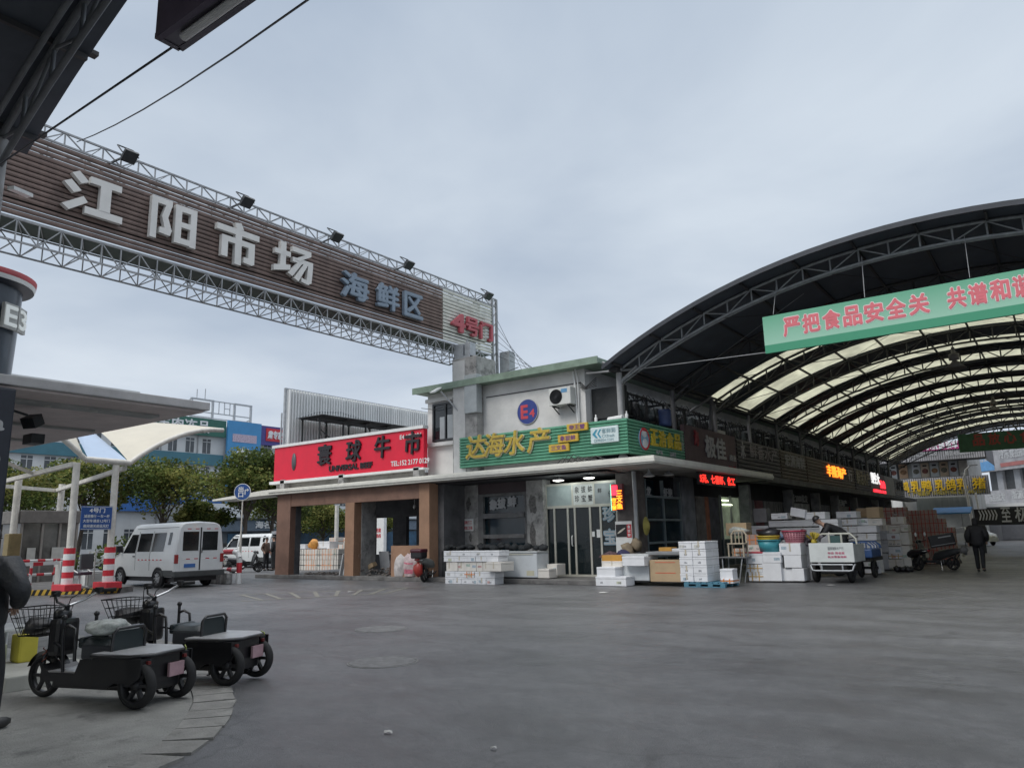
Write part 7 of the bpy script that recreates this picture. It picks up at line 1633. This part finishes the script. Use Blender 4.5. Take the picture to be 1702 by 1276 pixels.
for q in (-.17,.17): m.bar((dx+q,.0,zt_-.1),(dx+q,.0,zh),.03,8)
m.build('roll_bar', mat('bar_cream', (.5,.5,.44), .5), ct3, local=True)
MB().box(dx-.15,dx+.15,.01,.03,zt_-.05,zh-.05).build('back_panel', mat('panel_green', (.05,.10,.10), .4), ct3, local=True)
m = MB(); m.box(dx-.35,dx+.35,-.5,1.4,.3,zb_-.01); m.sq((dx-xw/2,0,.29),(dx+xw/2,0,.29),.09); m.bev(dx-.25,dx+.25,.8,1.2,zb_,zb_+.35,.04); m.tube([(dx,1.7,.3),(dx,1.5,1.2)], .03, 8); m.tube([(dx-.35,1.35,1.28),(dx,1.5,1.2),(dx+.35,1.35,1.28)], .018, 6); m.build('chassis', BLACK, ct3, local=True)
o = wheel(ct3, (0,0,0), .27, .12, 'front_wheel')
for ob_ in [o]+list(o.children):
    for v in ob_.data.vertices: v.co = Vector((dx+v.co.y, 1.72+v.co.x, v.co.z+.27))
bc = thing('blue_cart', 'blue tricycle cart with rounded rails beside the white tailgate', 'tricycle', (-5.359,25.8,0)); BLU = mat('cart_blue', (.035,.085,.22), .45, var=.15)
bx0, bx1 = -5.641-bc.location.x, -5.053-bc.location.x; bz0, bz1, bzr = 0.622, 0.894, 1.095
MB().bev(bx0,bx1,-.2,1.2,bz0,bz1,.05).build('load_bed', BLU, bc, local=True)
m = MB()
for y in (-.2,1.2): m.tube([(bx0,y,bz1),(bx0,y,bzr),(bx1-.15,y,bzr),(bx1-.02,y,bzr-.1),(bx1,y,bz1)], .025, 8)
for k in range(4): x = bx0+(bx1-bx0)*k/4; m.bar((x,-.2,bz1),(x,-.2,bzr),.02,6)
for y in (.2,.6,1.0): m.tube([(bx1,y,bz1),(bx1,y,bzr-.1),(bx1-.12,y,bzr)], .02, 6)
m.build('rails', BLU, bc, local=True)
m = MB(); m.box(bx0,bx1-.1,-.1,1.9,bz0-.12,bz0-.005); m.sq((bx0,.5,.3),(bx1,.5,.3),.08); m.build('chassis', BLACK, bc, local=True)
for x in (bx0+.08,bx1-.12):
    o = wheel(bc, (0,0,0), .28, .12)
    for ob_ in [o]+list(o.children):
        for v in ob_.data.vertices: v.co = Vector((x+v.co.y, .5+v.co.x, v.co.z+.28))
# ---------------------------------------------------------------- parked cars far away
def car(loc, rz, lab, col):
    t = thing('parked_car', lab, 'car', loc, rz)
    prof = [(-2.1,.35),(-2.2,.6),(-2.15,.85),(-1.5,.95),(-1.0,1.38),(.35,1.42),(1.1,.98),(1.95,.85),(2.15,.6),(2.1,.3)]
    m = MB(); n = len(prof); L_ = []
    for y, f in ((-.85,.9),(-.80,1),(.80,1),(.85,.9)): L_.append([(x*(.99 if f < 1 else 1), y*(.8 if z > 1.1 else 1), .3+(z-.3)*(f if z < 1 else 1)) for x, z in prof])
    m.add([v for r in L_ for v in r], [(i*n+j,i*n+j+1,(i+1)*n+j+1,(i+1)*n+j) for i in range(3) for j in range(n-1)], True); m.add(L_[0], [tuple(range(n))]); m.add(L_[3], [tuple(range(n))[::-1]]); m.build('body', col, t, local=True)
    for s in (-1,1):
        MB().add([(-1.35,s*.856,.95),(.95,s*.856,.98),(.3,s*.70,1.36),(-.95,s*.70,1.33)], [(0,1,2,3)]).build('window', VG, t, local=True)
        for x in (-1.35,1.35): wheel(t, (x,s*.78,.31), .31, .2)
        MB().ball((2.08,s*.6,.66), .1, 8, (.6,1.6,.8)).build('headlight', CHROME, t, local=True)
    MB().add([(1.08,-.7,1.0),(1.08,.7,1.0),(.40,.58,1.40),(.40,-.58,1.40)], [(0,1,2,3)]).build('windscreen', VG, t, local=True)
    return t
car((-6.2,68.0,0), R_(-62), 'white car parked at the far end beyond the hall', VW)
car((-49,44.5,0), R_(20), 'white car in the yard seen through the first opening', VW)
car((-44,52,0), R_(10), 'silver car in the yard seen through the window holes', mat('car_silver', (.35,.36,.37), .35, metal=.3, coat=.4))
car((-46,24.0,0), R_(60), 'white car behind the second striped column', VW)
# ---------------------------------------------------------------- far end of the hall
FG = mat('far_grey_slat', (.33,.33,.345), .6, var=.2, scale=1); FGD = mat('far_grey_gap', (.15,.15,.16), .7); FWALL = mat('far_render', (.42,.43,.42), .7, var=.2, scale=.6)
FY = 74.0
def fx(px, py): return px
fb = thing('far_shop_building', 'grey slatted shop building with yellow characters beyond the far end of the hall', 'building', (-9,FY,0))
xa, xb = -12.523, -6.494
MB().box(xa-14,xb,FY+1.2,FY+14,0,8.2).build('wall', FWALL, fb)
def slatband(x0, x1, z0, z1, y, name='slat_band'):
    m = MB(); n = int((x1-x0)/.17)
    for i in range(n): x = x0+(x1-x0)*i/n; m.box(x,x+(x1-x0)/n*.6,y-.06,y,z0,z1)
    o = m.build(name, FG, fb); MB().box(x0,x1,y,y+.15,z0,z1).build('band_back', FGD, o); return o
slatband(xa-2, -4.937, 7.034, 8.423, FY-.6)
slatband(-11.527-.3, -4.995, 3.993, 5.560, FY-.5)
MB().prism([(FY-.6,6.818),(FY+8,6.818),(FY+8,8.112),(FY-.6,8.112)], -4.937-.05, -4.937, 'X').build('side_panel', FGD, fb)
MB().box(xa-2,-4.937,FY-.6,FY+1.2,7.034-.05,7.034-.005).build('soffit', mat('far_soffit', (.08,.08,.085), .7), fb)
LYE = mat('big_yellow_letter', (.70,.45,.02), .5, var=.06)
m = MB()
for i, chh in enumerate('鸡乳鸭乳鸽乳猪'):
    px = (1500,1516,1535,1557,1574,1594,1619)[i]; w_ = (.55,.74,.74,.74,.74,.78,.95)[i]
    m2 = {1500:-11.468,1516:-10.760,1535:-9.923,1557:-8.916,1574:-8.106,1594:-7.308,1619:-6.176}[px]
    letters(m, chh, (m2,FY-.6,4.459), XP, w_*.98, 5.371-4.459, .06, .022)
m.build('lettering', LYE, fb)
m = MB(); letters(m, '厂产地直供 15982091906 021-56622577', (-11.019,FY-.57,4.094), XP, -5.310--11.019, .42, .03, .02); m.build('phone_lettering', mat('dim_yellow_letter', (.45,.36,.06), .5), fb)
m = MB(); letters(m, '上海·成都·深圳·北京', (-11.213,FY-.67,7.414), XP, -8.426--11.213, .42, .03, .02); letters(m, '电话:400-8498-799', (-7.783,FY-.67,7.303), XP, -5.731--7.795, .42, .03, .02); m.build('city_lettering', LETW, fb)
MB().box(-11.332,-6.701,FY-.78,FY-.68,7.862,8.536).build('magenta_sign', mat('magenta', (.42,.05,.20), .5), fb)
m = MB(); letters(m, '新西餐饮供应链领军', (-11.189,FY-.78,7.939), XP, -6.833--11.189, .62, .03, .035); m.build('magenta_lettering', LWT, fb)
for i, (a, b) in enumerate(((1474,1486),(1490,1504),(1512,1526),(1527,1541),(1543,1557),(1559,1574),(1575,1590),(1592,1606))):
    pc_ = [(.62,.65,.66),(.60,.40,.26),(.66,.68,.70),(.66,.54,.42),(.65,.68,.69),(.62,.49,.36),(.66,.69,.73),(.62,.60,.56)][i]
    X0 = [-12.588,-11.815,-10.770,-10.068,-9.328,-8.599,-7.879,-7.125][i]; wv = (-10.114--10.770)*(.98 if i != 1 else 1.05)
    Z0, Z1 = 5.733, 6.992
    o = MB().box(X0,X0+wv,FY+1.1,FY+1.18,Z0,Z1).build('poster_pane', mat('poster_%d' % i, pc_, .5, var=.1), fb)
    if i < 7:
        d = MB(); d.ball((X0+wv*.5,FY+1.09,Z0+(Z1-Z0)*.42), 1, 12, (wv*.38,.01,.22)); d.build('dish', mat('poster_dish_%d' % (i % 3), ((.28,.10,.08),(.36,.20,.10),(.20,.19,.15))[i % 3], .6, var=.4, scale=5), o)
        d = MB(); d.box(X0+wv*.25,X0+wv*.75,FY+1.085,FY+1.095,Z1-.32,Z1-.2); d.build('print', DARK, o)
MB().box(-10.733,-6.631,FY+1.0,FY+1.19,2.711,3.924).build('shutter_band', mat('greenish_shutter', (.25,.27,.245), .6, var=.15, streak=.1), fb)
MB().box(xa,-11.762,FY+.5,FY+1.1,2.6,3.8).build('white_box', WHITE, fb)
ba = thing('blue_awning', 'small blue awning on the far grey building', 'awning', (-7.652,68,2.2))
p, q = (-8.744, 68.000, 2.401), (-6.692, 68.000, 2.698); MB().prism([(67.6,p[2]),(67.6,p[2]+.1),(69.6,q[2]+.25),(69.6,q[2]+.1)], p[0], q[0]+.6, 'X').build('sheet', mat('awning_blue', (.06,.22,.50), .5, var=.1), ba)
MB().bar((p[0]+.1,67.7,0),(p[0]+.1,67.7,p[2]),.04,6).bar((q[0],67.7,0),(q[0],67.7,p[2]),.04,6).build('post', GREY, ba)
sl = thing('street_lamp', 'white street lamp with a curved arm in front of the far grey building', 'street lamp', (-6.708,72,0))
x0 = -6.708; x1 = -6.649; zt = 5.284; m = MB(); m.tube([(x0+.35,72,0),(x1+.05,72,zt),(x1+.25,72,zt+.7),(x1+.6,72,zt+1.0)], [.12,.10,.07,.05], 8); m.build('pole', POST, sl)
MB().obox((x1+.85,72,zt+1.03),.6,.2,.08,0,0,-.05).build('lamp_head', GREY, sl)
m = MB(); xx = -5.831; m.tube([(xx,72.6,0),(xx-.15,72.6,4.130)], .08, 8); one(m, 'lamp_post', POST, 'short white post right of the street lamp', 'post')
bs = thing('direction_board', 'black board with white arrows and two large characters at the far right', 'sign', (0,50,1))
By = 50.0; p, q = (-4.325, 50.000, 1.506), (-4.214, 50.000, 2.401); bx1 = p[0]+6
MB().bev(p[0],bx1,By,By+.15,p[2],q[2],.01).build('board', BLACK, bs)
for x in (p[0]+.3, p[0]+3, bx1-.3): MB().box(x-.05,x+.05,By+.02,By+.12,0,p[2]).build('post', DGREY, bs)
m = MB(); sx = -4.127; ex = -3.187; z0 = p[2]+.28; h = .55; st = (ex-sx)/6.2
for k in range(6):
    x = sx+k*st; m.prism([(x,z0+h),(x+st*.45,z0+h),(x+st*1.0,z0+h/2),(x+st*.45,z0),(x,z0),(x+st*.55,z0+h/2)], By-.02, By-.004, 'Y')
letters(m, '至', (-3.052,By,z0-.12), XP, -2.608--3.052, .78, .02, .015); letters(m, '极佳', (-2.415,By,z0-.12), XP, 1.5, .78, .02, .015); m.build('lettering', LWT, bs)
lk = thing('low_shed', 'low grey shuttered shed behind the black direction board', 'shed', (0,90,0)); MB().box(-7.2,10,88,96,0,3.2).build('wall', mat('shed_grey', (.17,.175,.19), .6, var=.15, streak=.15), lk); MB().box(-7.4,10,87.6,96,3.2,3.5).build('roof', WB, lk)
MB().box(-5.5,-2.2,87.92,88,.1,2.6).build('shutter', mat('shed_shutter', (.11,.115,.13), .6), lk)
rb = thing('far_sign_building', 'grey building with rows of sign strips at the far right edge', 'building', (-2,100,0)); 
c0 = (-7.310, 96.000, 6.756); rb.rotation_euler = (0,0,0)
U = Vector((.62,-.78,0)).normalized(); O = Vector((c0[0],96,0)); Nn = Vector((-.78,-.62,0))
def wallq(m, s0, s1, z0, z1, d0, d1):
    P = [O+U*s0-Nn*d0, O+U*s1-Nn*d0, O+U*s1-Nn*d1, O+U*s0-Nn*d1]
    P = [(v.x,v.y) for v in P]
    a = sum(P[i][0]*P[(i+1) % 4][1]-P[(i+1) % 4][0]*P[i][1] for i in range(4)); m.prism(P if a > 0 else P[::-1], z0, z1, 'Z')
m = MB(); wallq(m, .5, 22, 0, 9.2, .8, 12); m.build('wall', mat('far_dark_wall', (.08,.085,.09), .6, var=.2), rb)
m = MB(); wallq(m, 0, 22, 7.0, 9.4, -.3, .1); m.build('upper_sign_band', FG, rb); m = MB(); wallq(m, .8, 22, 3.2, 5.0, -.3, .1); m.build('lower_sign_band', FG, rb)
m = MB(); wallq(m, .05, 3.0, 7.1, 9.3, -.34, -.31); m.build('blue_sign', mat('far_blue_sign', (.12,.30,.55), .5), rb)
for k in range(7): m = MB(); wallq(m, 2+2.6*k, 2.9+2.6*k, 5.0, 7.0, .5, .79); m.build('window_strip', mat('far_pale_strip', (.35,.36,.38), .5), rb)
m = MB(); Wd = U.cross(Vector((0,0,1)))
off_ = O+Nn*.31
letters(m, '品冠食品', off_+U*.3+Vector((0,0,8.1)), U, 2.4, .9, .03, .03); letters(m, '冷冻食品批发', off_+U*4+Vector((0,0,8.1)), U, 4.6, 1.0, .03, .03); letters(m, '海鲜水产', off_+U*9.5+Vector((0,0,8.1)), U, 4.6, 1.0, .03, .03)
letters(m, '冻品批发', off_+U*1.4+Vector((0,0,3.9)), U, 2.6, .8, .03, .03); letters(m, '浙源食品 净菜配送', off_+U*5+Vector((0,0,4.0)), U, 7, .8, .03, .03); m.build('lettering', LETW, rb)
m = MB(); wallq(m, 4, 8.2, 7.3, 7.7, -.34, -.31); wallq(m, 12, 15, 7.4, 9, -.34, -.31); m.build('red_strip', mat('far_red_strip', (.35,.13,.12), .5), rb)
# right side building of the hall (mostly outside the frame)
rs_ = thing('hall_side_building', 'plain market building along the right side of the hall', 'building', (10,45,0)); MB().box(7.2,16,21.5,70,0,7).build('wall', LWALL, rs_); MB().box(6.9,7.2,21.5,70,3.8,5.2).build('sign_band', BS, rs_)
m = MB()
for k in range(12): m.box(7.15,7.19,22.5+4*k,25.5+4*k,.1,3)
m.build('shop_front', DARK, rs_)
# distant skyline so the yard does not end at a bare horizon
for i, (x, y, w_, h, lab) in enumerate(((-90,95,30,9,'long pale warehouse far behind the low shop'),(-40,150,50,8,'grey warehouse far behind the market building'),(-125,10,40,10,'pale warehouse far off to the left'),(30,140,50,9,'grey warehouse far beyond the right edge'))):
    t = thing('warehouse', lab, 'warehouse', (x,y,0)); MB().box(x-w_/2,x+w_/2,y,y+15,0,h).build('wall', mat('warehouse_%d' % (i % 2), ((.36,.37,.37),(.27,.28,.29))[i % 2], .7, var=.15, scale=.4), t); MB().prism([(x-w_/2-.5,h),(x+w_/2+.5,h),(x+w_/2-3,h+1.6),(x-w_/2+3,h+1.6)], y-.4, y+15, 'Y').build('roof', mat('warehouse_roof', (.2,.24,.28), .6), t)
    m = MB()
    for k in range(int(w_/4)): m.box(x-w_/2+1+4*k,x-w_/2+3.4+4*k,y-.05,y+.02,h*.5,h*.72)
    m.build('window', WG, t)
# ---------------------------------------------------------------- people
SKIN = mat('skin', (.42,.26,.19), .55, var=.08); HAIR = mat('dark_hair', (.012,.011,.011), .5, var=.3, scale=30); SHOE = mat('shoe_dark', (.03,.03,.03), .5)
def skinned(name, verts, edges, radii, m, parent, sub=2):
    me = bpy.data.meshes.new(name); me.from_pydata(verts, edges, []); o = bpy.data.objects.new(name, me); COL.objects.link(o)
    o.modifiers.new('s', 'SKIN'); sv = me.skin_vertices[0].data
    for i, r in enumerate(radii): sv[i].radius = (r, r) if not isinstance(r, tuple) else r; sv[i].use_root = (i == 0)
    sb = o.modifiers.new('d', 'SUBSURF'); sb.levels = sub; sb.render_levels = sub
    bpy.context.view_layer.update(); dg = bpy.context.evaluated_depsgraph_get()
    nm = bpy.data.meshes.new_from_object(o.evaluated_get(dg)); bpy.data.objects.remove(o); bpy.data.meshes.remove(me)
    nm.name = name; nm.materials.clear(); nm.materials.append(m)
    for p in nm.polygons: p.use_smooth = True
    if parent is None: return nm
    ob = bpy.data.objects.new(name, nm); COL.objects.link(ob); ob.parent = parent; return ob
def person(loc, rz, lab, J, jm, tm, hair='short', cap=None, hood=False, sc=1.0, puff=0, coat=0):
    """J: joint dict; local +x is where the chest faces"""
    D = dict(pel=(0,0,.95), sp=(0,0,1.12), ch=(0,0,1.32), nb=(-.01,0,1.47), nk=(.01,0,1.53), hd=(.025,0,1.63), sl=(0,.18,1.42), el=(-.02,.24,1.15), wl=(.05,.23,.92), sr=(0,-.18,1.42), er=(-.02,-.24,1.15), wr=(.05,-.23,.92),
             hl=(0,.09,.90), kl=(.02,.10,.50), al=(-.02,.10,.09), tl=(.13,.12,.035), hr=(0,-.09,.90), kr=(.02,-.10,.50), ar=(-.02,-.10,.09), tr=(.13,-.12,.035))
    D.update(J); V = {k: Vector(v) for k, v in D.items()}
    hd = (V['hd']-V['nk']).normalized(); fw = Vector((1,0,0)); fw = (fw-hd*fw.dot(hd)).normalized(); sd = hd.cross(fw)
    hc = V['hd']
    names = ['pel','sp','ch','nb','nk']; vs = [V[k] for k in names]; ra = [.115,.11,.12,.06,.052]; ed = [(0,1),(1,2),(2,3),(3,4)]
    vs += [hc-hd*.06+fw*.015, hc+hd*.02, hc+hd*.085-fw*.005]; ra += [(.068,.075),(.078,.088),(.062,.07)]; ed += [(4,5),(5,6),(6,7)]
    for s in 'lr':
        b = len(vs); hnd = V['w'+s]+(V['w'+s]-V['e'+s]).normalized()*.08
        vs += [V['s'+s], V['e'+s], V['w'+s], hnd]; ra += [.055,.042,.028,(.036,.02)]; ed += [(2,b),(b,b+1),(b+1,b+2),(b+2,b+3)]
        b = len(vs); vs += [V['h'+s], V['k'+s], V['a'+s], V['t'+s]]; ra += [.085,.055,.038,.03]; ed += [(0,b),(b,b+1),(b+1,b+2),(b+2,b+3)]
    me = skinned('person', vs, ed, ra, SKIN, None)
    # face, ears, fingers merged into the same body mesh
    x = MB(); x.ball(hc+fw*.093-hd*.0, .016, 8, (1,1,1.3))
    for q in (-1,1): x.ball(hc+sd*q*.078-fw*.005, .022, 8, (.7,.4,1.2))
    for s in 'lr':
        dr = (V['w'+s]-V['e'+s]).normalized(); hp = V['w'+s]+dr*.085; ax = dr.cross(fw); ax = ax.normalized() if ax.length > .1 else sd
        acr = dr.cross(ax).normalized()
        for k in range(4):
            ln = (.062,.07,.066,.052)[k]; o0 = hp+acr*(.025-.017*k)*1.0; x.tube([o0, o0+dr*ln*.5+ax*.004, o0+dr*ln*.9+ax*.018], [.009,.008,.006], 6)
        o0 = V['w'+s]+dr*.04+acr*.03; x.tube([o0, o0+dr*.03+acr*.02, o0+dr*.055+acr*.022], [.011,.009,.007], 6)
    x.mat(1)
    for q in (-1,1): x.ball(hc+fw*.083+sd*q*.032+hd*.015, .010, 8); x.tube([hc+fw*.088+sd*q*.048+hd*.036, hc+fw*.092+sd*q*.02+hd*.038], .005, 5)
    x.mat(2); x.tube([hc+fw*.086-hd*.042-sd*.024, hc+fw*.092-hd*.043, hc+fw*.086-hd*.042+sd*.024], .006, 5)
    bm = bmesh.new(); bm.from_mesh(me)
    ov = [bm.verts.new(v) for v in x.v]
    for f, mi in zip(x.f, x.mi):
        try: g = bm.faces.new([ov[i] for i in f]); g.material_index = mi; g.smooth = True
        except ValueError: pass
    bm.to_mesh(me); bm.free(); me.materials.append(HAIR); me.materials.append(mat('lip', (.3,.12,.1), .5))
    ob = bpy.data.objects.new('person', me); COL.objects.link(ob); ob.location = loc; ob.rotation_euler = (0,0,rz); ob.scale = (sc,sc,sc); tag(ob, lab, 'person')
    # trousers, jacket, shoes
    vs = [V['pel']+Vector((0,0,.05)), V['pel']]; ra = [.145,.15]; ed = [(0,1)]
    for s in 'lr':
        b = len(vs); vs += [V['h'+s].lerp(V['k'+s],.12), V['k'+s], V['a'+s]+(V['k'+s]-V['a'+s])*-.03]; ra += [.10,.075,.062]; ed += [(1,b),(b,b+1),(b+1,b+2)]
    skinned('trousers', vs, ed, ra, tm, ob)
    hem = V['pel']+Vector((0,0,-.06-coat)); vs = [hem, V['pel']+Vector((0,0,.08)), V['sp'], V['ch'], V['nb']+Vector((0,0,-.01))]; e = puff
    ra = [(.165+e,.19+e),(.155+e,.185+e),(.15+e,.18+e),(.15+e,.175+e),.085+e*.6]; ed = [(0,1),(1,2),(2,3),(3,4)]
    for s in 'lr':
        b = len(vs); vs += [V['s'+s]-Vector((0,0,.01)), V['e'+s], V['w'+s]-(V['w'+s]-V['e'+s])*.02]; ea = min(e,.028); ra += [.085+ea,.068+ea,.050+ea*.7]; ed += [(3,b),(b,b+1),(b+1,b+2)]
    if hood: b = len(vs); vs += [hc-hd*.07-fw*.03, hc+hd*.03-fw*.025, hc+hd*.08-fw*.02]; ra += [.10,.118,.085]; ed += [(4,b),(b,b+1),(b+1,b+2)]
    skinned('jacket', vs, ed, ra, jm, ob)
    for s in 'lr':
        d = V['t'+s]-V['a'+s]; d.z = 0; d.normalize(); b = V['a'+s]; x = MB(); x.ball(b+d*.07+Vector((0,0,-.04)), 1, 10, (.13,.05,.05)); 
        an = math.atan2(d.y,d.x); x.v = [tuple((b+d*.07)+Matrix.Rotation(an,3,'Z') @ (Vector(v)-(b+d*.07))) for v in x.v]; x.build('shoe', SHOE, ob, local=True)
    if not hood and hair:
        x = MB(); x.grid(lambda u,v: tuple(hc+hd*.03-fw*.012 + (fw*math.cos(6.2832*u)+sd*math.sin(6.2832*u))*.098*math.sin(1.65*v*(1-.22*max(0,math.cos(6.2832*u)))) + hd*.105*math.cos(1.65*v*(1-.22*max(0,math.cos(6.2832*u))))), 20, 8); x.build('hair', HAIR, ob, local=True)
    if cap is not None:
        x = MB(); x.grid(lambda u,v: tuple(hc+hd*.035-fw*.005 + (fw*math.cos(6.2832*u)+sd*math.sin(6.2832*u))*.108*math.sin(1.5708*v) + hd*.115*math.cos(1.5708*v)), 20, 8)
        x.grid(lambda u,v: tuple(hc+hd*(.045-.02*v)+fw*(.085+.10*v)*math.cos((u-.5)*1.6)+sd*.10*math.sin((u-.5)*2.4)), 10, 4); x.build('cap', cap, ob, local=True)
    return ob
BRJ = mat('brown_jacket', (.115,.075,.055), .75, var=.2, scale=6); BKJ = mat('black_jacket', (.018,.018,.021), .7, var=.3, scale=6); BKT = mat('black_trousers', (.015,.016,.02), .8, var=.3, scale=8); GRT = mat('dark_grey_trousers', (.03,.033,.036), .8, var=.3)
p = (-35.206, 25.674, 0.000); person((p[0],p[1],0), R_(12), 'person in a brown jacket and black trousers standing in the yard', dict(el=(-.06,.25,1.16), wl=(.12,.2,1.02), er=(-.1,-.24,1.16), wr=(.06,-.24,1.0), kl=(.05,.1,.5), al=(.03,.1,.09), tl=(.18,.13,.035)), BRJ, BKT, sc=1.0)
p = (-34.655, 25.763, 0.000); person((p[0]-.15,p[1]+.1,0), R_(-150), 'person in a black jacket standing with their back beside the brown pillar', {}, BKJ, GRT, sc=1.04)
p = (-2.595, 29.793, 0.000); person((p[0],p[1],0), R_(88), 'person in a long black hooded coat walking away through the hall', dict(kl=(.12,.09,.50), al=(.10,.09,.10), tl=(.24,.1,.04), kr=(-.02,-.09,.50), ar=(-.2,-.09,.13), tr=(-.07,-.1,.05), el=(-.1,.27,1.15), wl=(.02,.27,.93), er=(-.06,-.27,1.15), wr=(.12,-.24,.98), hd=(.06,0,1.62)), BKJ, BKT, hood=True, sc=1.03, puff=.035, coat=.12)
p = (-2.595, 29.793, 0.000); m = MB(); m.rock((p[0]-.42,p[1]-.05,.72), .12, (1,.8,1.2)); one(m, 'hand_bag', mat('grey_bag', (.12,.12,.12), .6), 'small grey bag in the hand of the walking person', 'bag')
bp_ = (-6.010,25.0,0)
person((bp_[0]+.15,25.0,.12), R_(200), 'person in a black cap and jacket bending over behind the tricycle', dict(pel=(-.15,0,1.0), sp=(.0,0,1.16), ch=(.18,0,1.27), nb=(.33,0,1.34), nk=(.38,0,1.37), hd=(.46,0,1.45), sl=(.22,.18,1.31), el=(.36,.22,1.08), wl=(.56,.18,.98), sr=(.22,-.18,1.31), er=(.36,-.22,1.08), wr=(.56,-.18,.98), hl=(-.13,.09,.94), hr=(-.13,-.09,.94), kl=(-.02,.1,.5), kr=(-.02,-.1,.5)), BKJ, BKT, cap=BLACK, sc=1.15)
PUF = mat('quilted_black', (.022,.024,.028), .5, var=.3, scale=3, bump=.9, bscale=9)
np_ = person((-7.90,2.80,.012), R_(122), 'person in a dark quilted jacket cropped by the left edge', dict(sr=(0,-.2,1.40), er=(-.02,-.40,1.17), wr=(.14,-.24,1.04), hr=(0,-.13,.9), kr=(.02,-.2,.5), ar=(-.02,-.23,.09), tr=(.1,-.26,.035), el=(-.02,.3,1.15), wl=(.1,.26,.95)), PUF, BKT, sc=.98, puff=.06, coat=.14)
bpy.data.objects.remove(_to); bpy.data.curves.remove(_tc)
